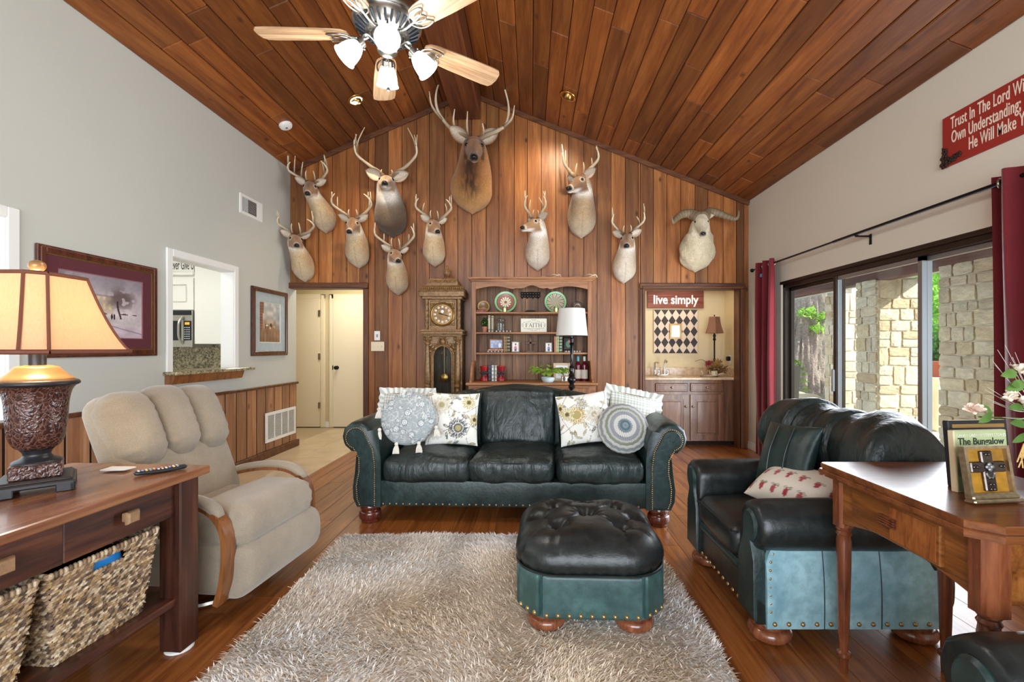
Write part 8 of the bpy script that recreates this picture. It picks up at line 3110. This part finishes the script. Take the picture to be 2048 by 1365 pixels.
dgm = plain('charcoal_diamond', C(66, 58, 56), 0.8, var=0.15, vscale=30)
dme = None
for r_ in range(5):
    for c_ in range(6):
        w2, h2 = hw_ / 6 * 0.97, hh_ / 4 * 0.97
        cx = -hw_ + (c_ + 0.5) * 2 * hw_ / 6
        cz = -hh_ + r_ * 2 * hh_ / 4
        lo, hi = (0 if r_ == 0 else -h2), (0 if r_ == 4 else h2)
        poly = [(-w2, 0), (0, lo), (w2, 0), (0, hi)] if lo and hi else ([(-w2, 0), (w2, 0), (0, hi)] if hi else [(-w2, 0), (0, lo), (w2, 0)])
        MB().prism(poly, 0, 0.002, R=rotm(PI / 2), c=(cx, 0.0, cz)).build('diamond', dgm, hq, smooth=False)
mf = thing('small_mirror', 'tiny gold-framed mirror at the middle of the diamond canvas', 'mirror', (W(1352, 6.40), 6.428, Zp(663, 6.40)))
MB().holes(1, -0.022, -0.003, -0.082, 0.082, -0.105, 0.105, [(-0.055, 0.055, -0.078, 0.078)]).build('frame', MT['gold'], mf)
MB().b2((-0.056, -0.010, -0.08), (0.056, -0.004, 0.08), 0).build('glass', plain('mirror_glass', C(200, 206, 206), 0.05, 1.0), mf)
bl = thing('buffet_lamp', 'slim dark buffet lamp with brown bell shade in the nook', 'lamp', (W(1430, 6.24), 6.26, 0.876))
zz0, zz1 = Zp(667, 6.24) - 0.876, Zp(634, 6.24) - 0.876
pr = [(0.05, 0.0), (0.05, 0.012), (0.03, 0.025), (0.012, 0.04), (0.010, 0.20), (0.018, 0.22), (0.010, 0.24), (0.010, zz0 - 0.10), (0.022, zz0 - 0.085), (0.012, zz0 - 0.06), (0.020, zz0 - 0.03), (0.006, zz0), (0.005, zz1 + 0.01), (0.010, zz1 + 0.02), (0.0, zz1 + 0.032)]
MB().lathe(pr, seg=14).build('stem', MT['blackm'], bl, ang=45)
MB().lathe(spline([(0.125, zz0), (0.105, zz0 + 0.06), (0.085, zz0 + 0.13), (0.072, zz1)], 14), seg=6, R=rotm(0, 0, 0.3)).build('shade', plain('brown_silk', C(136, 92, 70), 0.6, var=0.1), bl, ang=20)
# dried arrangement, antler and candle jar
da = thing('dried_arrangement', 'dried floral arrangement with a red bloom and twigs on the bar', 'flower arrangement', (W(1438, 6.14), 6.2, 0.876))
r9 = random.Random(3)
m = MB()
for k in range(40):
    a = r9.uniform(0, 2 * PI)
    p = [(0, 0, 0.03), (0.07 * math.cos(a), 0.04 * math.sin(a), 0.05 + 0.06 * r9.random()), (0.14 * math.cos(a), 0.07 * math.sin(a), 0.03 + 0.11 * r9.random())]
    m.tube(spline(p, 8), 0.004, 5)
m.build('twig', plain('brown_twig', C(110, 78, 46), 0.8), da)['kind'] = 'stuff'
m = MB()
leaf_cloud(m, (-0.02, -0.02, 0.13), (0.13, 0.07, 0.10), 90, 0.035, 91, 0.2)
m.build('dried_leaf', plain('gold_brown_leaf', C(156, 118, 64), 0.7, var=0.3), da, smooth=False)['kind'] = 'stuff'
m = MB()
leaf_cloud(m, (-0.13, -0.04, 0.175), (0.045, 0.03, 0.035), 46, 0.024, 92, 0.1)
m.build('red_bloom', plain('red_petal', C(150, 48, 56), 0.7, var=0.2), da, smooth=False)['kind'] = 'stuff'
m = MB().tube(spline([(-0.10, 0, 0.16), (-0.2, 0, 0.22), (-0.30, -0.01, 0.20)], 10), 0.003, 5)
m.build('sprig', MT['leaf3'], da)
m = MB()
antler_tube(m, [(-0.16, 0, 0.012), (-0.05, -0.03, 0.016), (0.05, 0, 0.02), (0.14, 0.02, 0.05)], 0.012, 0.004, 16)
for x_ in (-0.12, -0.02, 0.07):
    antler_tube(m, [(x_, -0.01, 0.016), (x_ - 0.02, -0.02, 0.05), (x_ - 0.03, -0.02, 0.085)], 0.008, 0.003, 8)
an = m.build('bar_antler', MT['antler'], vcol=True, loc=(W(1425, 6.05), 6.05, 0.876))
tag(an, 'shed antler lying along the bar counter front', 'antler')
cj = thing('candle_jar', 'clear glass jar candle standing among the bar antlers', 'candle', (W(1429, 6.12), 6.13, 0.876))
MB().lathe([(0.0, 0.0), (0.045, 0.0), (0.047, 0.01), (0.047, 0.12), (0.044, 0.12), (0.043, 0.012), (0, 0.01)], seg=24).build('jar', glass_mat('candle_glass', (0.95, 0.95, 0.93, 1)), cj)
MB().lathe([(0.0, 0.013), (0.041, 0.013), (0.041, 0.075), (0, 0.076)], seg=24).build('wax', plain('wax', C(238, 226, 200), 0.5), cj)
ou = thing('wall_plug', 'white plug-in on the outlet of the nook side wall', 'outlet', (2.689, 6.27, 1.10))
MB().b2((-0.006, -0.036, -0.058), (0, 0.036, 0.058), 0.002).build('plate', MT['white'], ou)
MB().rbox((-0.030, 0, 0.01), (0.05, 0.045, 0.06), 0.012, 5).build('plug_body', MT['blackm'], ou)
# ---------------------------------------------------------------- cushions
MT['print'] = painted('printed_cotton', 0.85, 0.15, 0.4, 500, 0.05, 0.2)
MT['ivory'] = fabric('ivory_cotton', C(232, 228, 216), 420, 0.4, 0.9, 0.1)


def flower(u, v, cu, cv, r, n, ph=0.0):
    a = np.arctan2(v - cv, u - cu)
    d = np.hypot(u - cu, v - cv) / r
    return d, d < 0.55 + 0.45 * np.abs(np.cos(a * n / 2 + ph)), a


def art_floral(seed):
    def f(u, v):
        out = np.zeros(u.shape + (3,)) + np.array((238, 236, 228.0))
        rg = random.Random(seed)

        def put(mk, c):
            mk = np.clip(mk * 1.0, 0, 1)[..., None]
            out[:] = out * (1 - mk) + np.array(c, float) * mk
        for k in range(5):
            x0, y0, ph, sg = rg.random(), rg.random(), rg.uniform(0, 6), rg.choice((-1, 1))
            t = u if k % 2 else v
            o = v if k % 2 else u
            put((np.abs(o - (0.15 + 0.18 * k) - 0.09 * np.sin(t * 7 + ph)) < 0.006) * 0.8, (130, 124, 104))
        for k in range(26):
            cu, cv, th = rg.random(), rg.random(), rg.uniform(0, PI)
            a, b = (u - cu) * math.cos(th) + (v - cv) * math.sin(th), -(u - cu) * math.sin(th) + (v - cv) * math.cos(th)
            put(((a / 0.070) ** 2 + (b / 0.024) ** 2 < 1), rg.choice(((146, 138, 96), (176, 166, 130), (110, 112, 106), (96, 100, 104))))
            put(((a / 0.07) ** 2 + (b / 0.004) ** 2 < 1), (225, 220, 205))
        for (cu, cv, r, n, cp, cc) in ((0.62, 0.32, 0.17, 16, (92, 96, 104), (176, 164, 112)), (0.28, 0.74, 0.16, 12, (206, 200, 178), (170, 160, 120)), (0.80, 0.80, 0.12, 8, (196, 184, 128), (110, 92, 66)), (0.20, 0.22, 0.12, 10, (214, 206, 190), (150, 140, 110)), (0.93, 0.48, 0.10, 8, (186, 164, 96), (88, 72, 58)), (0.5, 0.97, 0.1, 10, (150, 150, 140), (200, 190, 150))):
            if seed == 2:
                cu, cv = 1 - cu, cv + (0.25 if cv < 0.5 else -0.2)
                cp = {(92, 96, 104): (188, 160, 84)}.get(cp, cp)
            d, mk, a = flower(u, v, cu, cv, r * 1.2, n)
            put(mk & (d < 1), cp)
            put((mk & (np.abs(np.sin(a * n / 2)) < 0.25) & (d > 0.45)), (236, 232, 222))
            put((d < 0.5), (226, 220, 204))
            put((d < 0.42), cp)
            put((d < 0.28), cc)
        return out
    return f


def art_check(u, v):
    a, b = (np.sin(u * 2 * PI * 15) > 0) * 1.0, (np.sin(v * 2 * PI * 15) > 0) * 1.0
    k = (a + b) / 2
    return np.array((234, 232, 222.0)) * (1 - k[..., None]) + np.array((158, 168, 158.0)) * k[..., None]


def art_rosette(u, v):
    out = np.zeros(u.shape + (3,)) + np.array((158, 166, 168.0))
    n_ = n2(u, v, 26, 4)
    out = out + (np.array((206, 208, 204)) - out) * (((n_ > 0.5) & (n_ < 0.66)) * 0.7)[..., None]
    rg = random.Random(9)
    for k in range(46):
        cu, cv, r = rg.random(), rg.random(), rg.choice((0.034, 0.045, 0.055))
        d, mk, a = flower(u, v, cu, cv, r, 10)
        for m_, c in (((d < 1.15), (122, 134, 140)), (mk & (d < 1), (214, 216, 212)), ((d < 0.45), (150, 160, 162)), ((d < 0.25), (230, 230, 224))):
            out[m_] = c
    return out


def sq_pillow(name, label, w, h, t, fn, loc, rot, grp, n=64, ruffle=None, mat=None, piping=None):
    p = thing(name, label, 'pillow', loc, 0, grp, rot)
    g = np.sin(np.linspace(-1, 1, n) * PI / 2)
    U, V = np.meshgrid(g, g, indexing='ij')
    pin = 1 - 0.06 * (1 - V ** 2) * np.abs(U) ** 6
    pin2 = 1 - 0.06 * (1 - U ** 2) * np.abs(V) ** 6
    th = t / 2 * np.maximum(0, (1 - U ** 2) * (1 - V ** 2)) ** 0.42
    X, Z = U * pin * w / 2, V * pin2 * h / 2
    q = np.stack([X, Z, 0 * X], -1)
    wr = 0.010 * (vnoise(q, 12, int(abs(loc[0]) * 50)) - 0.5) * (th > 0.002)
    c = srgb_arr(np.clip(fn((U + 1) / 2, (V + 1) / 2), 0, 255)).reshape(-1, 3) if fn else None
    m = MB()
    m.surf(np.stack([X, -th + wr, Z], -1), col=c)
    m.surf(np.stack([X, th * 0.8, Z], -1), flip=True, col=c)
    body = m.build('cushion', mat or MT['print'], p, ang=80, vcol=True)
    if ruffle:
        nb = 220
        s = np.linspace(0, 4, nb, endpoint=False)
        R1, R2 = [], []
        for k, a in enumerate(s):
            sd, f = int(a), (a - int(a)) * 2 - 1
            bx, bz = ((f, -1), (1, f), (-f, 1), (-1, -f))[sd]
            ox = (abs(bx) ** 4) * np.sign(bx)
            oz = (abs(bz) ** 4) * np.sign(bz)
            wv = 0.012 * math.sin(k * 0.9) + 0.006 * math.sin(k * 0.37)
            R1.append((bx * w / 2 * 0.985, 0, bz * h / 2 * 0.985))
            R2.append((bx * w / 2 + ox * ruffle, wv, bz * h / 2 + oz * ruffle))
        R1, R2 = np.array(R1), np.array(R2)
        mid = (R1 + R2) / 2 + np.column_stack([0 * s, 0.4 * R2[:, 1], 0 * s])
        G = np.stack([R1, mid, R2])
        cc = srgb_arr(np.where((np.arange(nb) % 6 < 3)[None, :, None], (236, 234, 226), (190, 196, 188)) + np.zeros((3, nb, 3))).reshape(-1, 3)
        mm = MB().surf(G, cv=True, col=cc)
        mm.surf(G + np.array([0, 0.003, 0]), cv=True, flip=True, col=cc)
        mm.build('ruffle', MT['print'], body, ang=80, vcol=True)
    return p


def round_pillow(name, label, r, t, fn, loc, rot, grp, relief=None):
    p = thing(name, label, 'pillow', loc, 0, grp, rot)
    nr, na = 60, 150
    rr = np.sin(np.linspace(0, 1, nr) * PI / 2)[:, None]
    aa = np.linspace(0, 2 * PI, na, endpoint=False)[None, :]
    th = t / 2 * np.maximum(0, 1 - rr ** 2.6) ** 0.5
    rim = 1 + (0.018 * np.abs(np.sin(aa * 14)) * rr ** 8 if relief else 0.01 * np.sin(aa * 5) * rr)
    X, Z = rr * np.cos(aa) * r * rim, rr * np.sin(aa) * r * rim
    y = -th + 0 * aa
    if relief:
        y = y - relief(rr + 0 * aa, aa + 0 * rr)
    y = y + 0.006 * (vnoise(np.stack([X, Z, 0 * X], -1), 10, 3) - 0.5)
    c = srgb_arr(np.clip(fn(rr + 0 * aa, aa + 0 * rr), 0, 255)).reshape(-1, 3)
    m = MB()
    m.surf(np.stack([X, y, Z], -1), cv=True, col=c)
    m.surf(np.stack([X, th * 0.8 + 0 * aa, Z], -1), cv=True, flip=True, col=c)
    m.build('cushion', MT['print'], p, ang=80, vcol=True)
    return p


def art_crochet(r, a):
    out = np.zeros(r.shape + (3,)) + np.array((150, 154, 156.0))
    sc = r + 0.022 * np.abs(np.sin(a * 10))
    for lo, hi, c in ((0, 0.14, (150, 166, 172)), (0.14, 0.22, (104, 124, 134)), (0.22, 0.30, (140, 158, 166)), (0.30, 0.46, (232, 230, 222)), (0.46, 0.60, (164, 166, 172)), (0.60, 0.68, (206, 206, 200)), (0.68, 0.78, (150, 160, 140)), (0.78, 0.88, (214, 212, 206)), (0.88, 0.97, (156, 160, 160)), (0.97, 1.2, (222, 220, 212))):
        out[(sc >= lo) & (sc < hi)] = c
    st = 0.85 + 0.15 * np.sin(a * 90 * np.maximum(r, 0.2)) * np.sin(r * 140)
    return out * st[..., None]


def rel_crochet(r, a):
    sc = r + 0.022 * np.abs(np.sin(a * 10))
    return 0.005 * np.abs(np.sin(sc * PI / 0.155)) ** 0.5 + 0.008 * np.exp(-(sc / 0.24) ** 8) * (r < 0.5)


SR_ = math.radians(-2.2)
GP = 'throw pillows on the sofa'
sq_pillow('gingham_pillow', 'grey gingham pillow with ruffled edge behind the tasselled round one', 0.40, 0.36, 0.12, art_check, (W(812, 3.86), 3.83, Zp(829, 3.86)), (math.radians(-16), 0, SR_ - 0.10), GP, 50, 0.045)
sq_pillow('gingham_pillow', 'grey gingham pillow with ruffled edge behind the crocheted round one', 0.40, 0.36, 0.12, art_check, (W(1262, 3.76), 3.74, Zp(832, 3.76)), (math.radians(-16), math.radians(12), SR_ + 0.12), GP, 50, 0.045)
sq_pillow('floral_pillow', 'white floral pillow with a large grey blossom beside the tasselled one', 0.40, 0.41, 0.13, art_floral(1), (W(906, 3.62), 3.62, Zp(838, 3.62)), (math.radians(-14), math.radians(2), SR_ + 0.10), GP, 96)
sq_pillow('floral_pillow', 'white floral pillow with mustard blossoms beside the crocheted one', 0.40, 0.39, 0.13, art_floral(2), (W(1168, 3.56), 3.57, Zp(838, 3.56)), (math.radians(-14), math.radians(-8), SR_ - 0.08), GP, 96)
rp_ = round_pillow('round_tassel_pillow', 'round grey-blue flowered pillow with white tassels', 0.198, 0.14, lambda r, a: art_rosette(0.5 + r * np.cos(a) / 2, 0.5 + r * np.sin(a) / 2), (W(812, 3.42) + 0.02, 3.42, Zp(837, 3.42)), (math.radians(-17), 0, SR_ + 0.16), GP)
for k, a in enumerate((160, 205, 250, 292, 338, 100)):
    t = math.radians(a)
    m = MB()
    bx, bz = 0.20 * math.cos(t), 0.20 * math.sin(t)
    dx = 0.018 * math.cos(t)
    m.ball((bx + dx, -0.03, bz), 0.014, 6)
    for j in range(14):
        q = 2 * PI * j / 14
        m.tube([(bx + dx + 0.006 * math.cos(q), -0.02 + 0.006 * math.sin(q), bz - 0.008), (bx + dx * 1.3 + 0.016 * math.cos(q), -0.022 + 0.014 * math.sin(q), bz - 0.035), (bx + dx * 1.5 + 0.021 * math.cos(q), -0.02 + 0.014 * math.sin(q), bz - 0.068)], [0.004, 0.0048, 0.0035], 5)
    m.build('tassel', MT['ivory'], rp_)
round_pillow('round_crochet_pillow', 'round crocheted pillow in grey, white and sage rings', 0.185, 0.13, art_crochet, (W(1246, 3.40), 3.40, Zp(857, 3.40)), (math.radians(-26), 0, SR_ + 0.1), GP, rel_crochet)


def art_clover(u, v):
    out = np.zeros(u.shape + (3,)) + np.array((228, 220, 204.0))
    k = 0
    for i in range(6):
        for j in range(3):
            cu, cv = (i + 0.4 + 0.5 * (j % 2)) / 6, (j + 0.5) / 3
            for (dx, dy, r_) in ((0, 0, 0.024), (0.02, 0.035, 0.020), (-0.02, 0.03, 0.020), (0.0, 0.065, 0.016)):
                mk = np.hypot(u - cu - dx * 0.7, (v - cv + 0.05 - dy * 1.4) * 0.6) < r_
                out[mk] = (168, 62, 70) if (i + j) % 2 else (178, 84, 88)
            for sg in (-1, 1):
                mk = (np.hypot((u - cu - 0.028 * sg - 0.012) / 0.026, (v - cv - 0.05) / 0.028) < 1)
                mk &= (np.sin((u + v * sg) * 190) > -0.2)
                out[mk] = (150, 146, 120)
    return out


sq_pillow('lumbar_pillow', 'cream lumbar pillow printed with red clover on the armchair seat', 0.42, 0.28, 0.17, art_clover, (1.305, 2.28, 0.56), (math.radians(-62), 0, math.radians(-68)), None, 84)
lp = sq_pillow('leather_pillow', 'small dark green leather pillow against the armchair back', 0.36, 0.34, 0.12, None, (1.335, 2.42, 0.690), (math.radians(-20), math.radians(-4), math.radians(-78)), None, 44, mat=MT['lea'])
for x_ in (-0.055, 0.055):
    MB().tube(spline([(x_, -0.052, -0.13), (x_, -0.0665, 0), (x_, -0.050, 0.14)], 12), 0.004, 6).build('seam_welt', MT['piping'], lp)

# ---------------------------------------------------------------- things on the drawer table
TZ = 0.803
b = thing('large_book', 'tall black hardback with gilt border standing behind the mystery novel', 'book', (1.465, 1.505, TZ), 0, None, (math.radians(-5), 0, math.radians(6)))
MB().b2((-0.108, 0, 0), (0.108, 0.022, 0.212), 0.003).build('cover', bmat((34, 32, 36)), b)
MB().b2((-0.095, -0.001, 0.188), (0.095, 0.002, 0.200), 0.0).build('gilt_border', bmat((150, 116, 62)), b)
MB().b2((-0.104, 0.003, 0.206), (0.104, 0.019, 0.2125), 0.0).build('pages', MT['pages'], b)
b = thing('mystery_novel', 'green storybook titled The Bungalow behind the cross plaque', 'book', (1.412, 1.448, TZ), 0, None, (math.radians(-4), 0, math.radians(6)))
MB().b2((-0.093, 0, 0), (0.093, 0.018, 0.190), 0.002).build('cover', plain('sage_book', C(176, 188, 140), 0.5, var=0.08), b)
MB().b2((-0.0945, -0.001, 0), (-0.088, 0.019, 0.190), 0.002).build('spine', bmat((222, 204, 166)), b)
MB().b2((-0.089, 0.002, 0.186), (0.090, 0.016, 0.1905), 0.0).build('pages', MT['pages'], b)
ink2 = plain('book_ink_dark', C(40, 52, 40), 0.6)
text_mesh('NANCY DREW MYSTERY STORIES', 0.0125, 0.0004, 'series_line', bmat((236, 232, 214)), b, (0.002, -0.001, 0.174), sx=0.92)
text_mesh('The Bungalow', 0.030, 0.0004, 'title', ink2, b, (0.000, -0.001, 0.155), sx=0.93, bold=0.0004)
text_mesh('Mystery', 0.030, 0.0004, 'title', ink2, b, (-0.03, -0.001, 0.128), sx=0.93, bold=0.0004)
MB().b2((-0.086, -0.0012, 0.004), (0.09, 0.001, 0.110), 0).build('cover_picture', plain('cover_art', C(90, 112, 78), 0.5, var=0.6, vscale=22), b)
cp = thing('cross_plaque', 'gilt framed plaque with an ornate pewter cross on amber ground', 'plaque', (1.338, 1.352, TZ), 0, None, (math.radians(-9), 0, math.radians(7)))
cp.scale = (1, 1, 0.9)
sv = plain('antique_silver', C(178, 160, 130), 0.3, 0.85, var=0.25, vscale=60)
m = MB().holes(1, -0.012, 0.006, -0.076, 0.076, 0.012, 0.178, [(-0.066, 0.066, 0.030, 0.168)])
m.b2((-0.082, -0.026, 0.0), (0.082, 0.008, 0.012), 0.004)
m.b2((-0.078, -0.020, 0.011), (0.078, 0.008, 0.024), 0.004)
fr = m.build('frame', sv, cp)
MB().b2((-0.070, 0.0, 0.02), (0.070, 0.006, 0.172), 0).build('amber_panel', plain('amber_velvet', C(158, 112, 30), 0.4, var=0.25, vscale=40), cp)
pw_ = plain('pewter_cross', C(96, 86, 80), 0.3, 0.9, var=0.3, vscale=90)
m = MB()
m.b2((-0.019, -0.010, 0.034), (0.019, 0.001, 0.162), 0.003)
m.b2((-0.058, -0.010, 0.094), (0.058, 0.001, 0.128), 0.003)
for (x_, z_) in [(0, 0.15), (0, 0.055), (0, 0.075), (-0.045, 0.111), (0.045, 0.111), (0.0, 0.04)]:
    for sg in (-1, 1):
        m.tube([(x_ + sg * 0.010 * (1 - t / 7) * math.cos(t), -0.011, z_ + 0.008 * (1 - t / 7) * math.sin(t)) for t in np.linspace(0, 5.5, 10)], 0.002, 4)
crs = m.build('cross', pw_, cp)
m = MB()
for (x_, z_) in ((0.008, 0.111), (-0.008, 0.111), (0, 0.119), (0, 0.103)):
    m.ball((x_, -0.012, z_), (0.007, 0.004, 0.007), 6)
m.tube([(0.014 * math.cos(t), -0.011, 0.092 + 0.014 * math.sin(t)) for t in np.linspace(PI, 2 * PI, 12)], 0.003, 5)
m.build('quatrefoil', MT['alum'], crs)
o = MB().rbox((0, 0, 0.004), (0.07, 0.14, 0.008), 0.003, (4, 6, 2)).build('smartphone', plain('pale_phone', C(200, 204, 210), 0.2), loc=(1.49, 1.375, TZ))
tag(o, 'pale slim phone lying right of the cross plaque', 'phone')
# artificial flowers in a vase just beyond the frame
VX, VY = 1.645, 1.40
fv = thing('flower_vase', 'cream artificial flowers with green leaves and grass in a vase', 'flower arrangement', (VX, VY, TZ))
MB().lathe(spline([(0.0, 0), (0.04, 0), (0.045, 0.01), (0.036, 0.05), (0.040, 0.10), (0.045, 0.16), (0.041, 0.16), (0.03, 0.10), (0, 0.08)], 26), seg=24).build('vase', plain('brown_vase', C(92, 66, 48), 0.4), fv)


def P3(px, py, y):
    return np.array([W(px, y) - VX, y - VY, Zp(py, y) - TZ])


gs = leafmat('silk_leaf', C(60, 96, 40), C(120, 160, 80))
ptl = plain('cream_petal', C(238, 226, 206), 0.7, var=0.08)
ptp = plain('blush_petal', C(232, 206, 186), 0.7, var=0.1)
rq = random.Random(6)
pet = None
for (px, py, y, r, mt, tl, yw) in ((1949, 826, 1.33, 0.030, ptp, -0.5, -0.9), (2021, 800, 1.32, 0.026, ptl, 0.3, -0.3), (2043, 744, 1.36, 0.032, ptl, 0.5, 0.2), (2052, 812, 1.30, 0.026, ptl, 0.2, 0.6), (2075, 770, 1.33, 0.032, ptl, 0.4, 0.4)):
    c = P3(px, py, y)
    m = MB().tube(spline([(0, 0, 0.14), c * 0.5 + np.array([0.02, 0, 0.10]), c - np.array([-0.012, 0, 0.012])], 14), 0.0022, 5)
    m.build('stem', gs, fv)
    if pet is None:
        mm = MB()
        G = np.zeros((6, 5, 3))
        for i in range(6):
            t = i / 5
            for j in range(5):
                s_ = 2 * j / 4 - 1
                wd = 0.30 * math.sin(PI * (0.12 + 0.80 * t)) ** 0.8
                G[i, j] = (t * math.cos(0.5 * t), s_ * wd, 0.55 * t * (1 - 0.4 * t) + 0.1 * s_ * s_ + (0.05 * math.sin(j * 3) if i == 5 else 0))
        mm.surf(G)
        pet = mm.mesh('petal', True, 80)
        pet.materials.append(ptl)
        petb = pet.copy()
        petb.materials.clear()
        petb.materials.append(ptp)
    fl_ = MB().ball(c, 0.006, 6).build('flower_head', ptp, fv)
    for k in range(14):
        o = link('petal', pet if mt is ptl else petb, fl_, tuple(c), (tl + rq.uniform(-0.3, 0.3), rq.uniform(-0.5, 0.1) - 0.4 * (k % 2), yw + k * 2.4))
        s_ = r * rq.uniform(0.8, 1.15)
        o.scale = (s_, s_, s_)
lfg = None
for k, (a, b_) in enumerate((((1985, 828, 1.33), (1958, 846, 1.31)), ((1985, 828, 1.33), (1962, 808, 1.33)), ((2035, 745, 1.36), (2003, 752, 1.33)), ((2040, 770, 1.34), (2024, 770, 1.31)), ((2048, 815, 1.31), (2018, 815, 1.29)), ((2055, 868, 1.28), (2025, 886, 1.27)), ((2055, 850, 1.30), (2020, 846, 1.28)), ((2050, 765, 1.36), (2012, 780, 1.33)))):
    A, B = P3(*a), P3(*b_)
    d = B - A
    ln = np.linalg.norm(d)
    ax = d / ln
    sd = np.cross(ax, (0.2, -1, 0.3))
    sd /= np.linalg.norm(sd)
    nn = np.cross(sd, ax)
    G = np.zeros((9, 3, 3))
    for i in range(9):
        t = i / 8
        wd = 0.17 * ln * math.sin(PI * min(1, t * 0.94 + 0.06)) ** 0.8
        for j in range(3):
            G[i, j] = A + d * t + sd * wd * (j - 1) + nn * (0.08 * ln * math.sin(PI * t) - 0.03 * ln * abs(j - 1))
    MB().surf(G).build('leaf', gs, fv, ang=80)
m = MB()
for (px, py, y) in ((1995, 700, 1.4), (2025, 715, 1.42), (1985, 722, 1.36), (1975, 775, 1.33), (1985, 805, 1.3), (2010, 690, 1.4), (1970, 780, 1.34), (2020, 725, 1.38), (2005, 835, 1.28), (1990, 730, 1.4), (2030, 705, 1.4), (1968, 795, 1.32)):
    e = P3(px, py, y)
    s0 = P3(2070, 820, 1.38)
    m.tube(spline([s0, (s0 + e) / 2 + np.array([0.01, 0, -0.015]), e], 12), np.linspace(0.0014, 0.0005, 12), 4)
m.build('grass_blade', plain('silver_grass', C(206, 204, 190), 0.6), fv)['kind'] = 'stuff'
m = MB()
for k in range(12):
    e = P3(2034 + 3 * k, 925 + 12 * math.sin(k * 2), 1.27)
    s0 = P3(2048, 888, 1.28)
    m.tube(spline([s0, (s0 + e) / 2 + np.array([0.006 * math.sin(k), 0.0, 0]), e], 6), 0.0020, 4)
m.build('raffia', plain('raffia_straw', C(196, 160, 96), 0.8), fv)['kind'] = 'stuff'
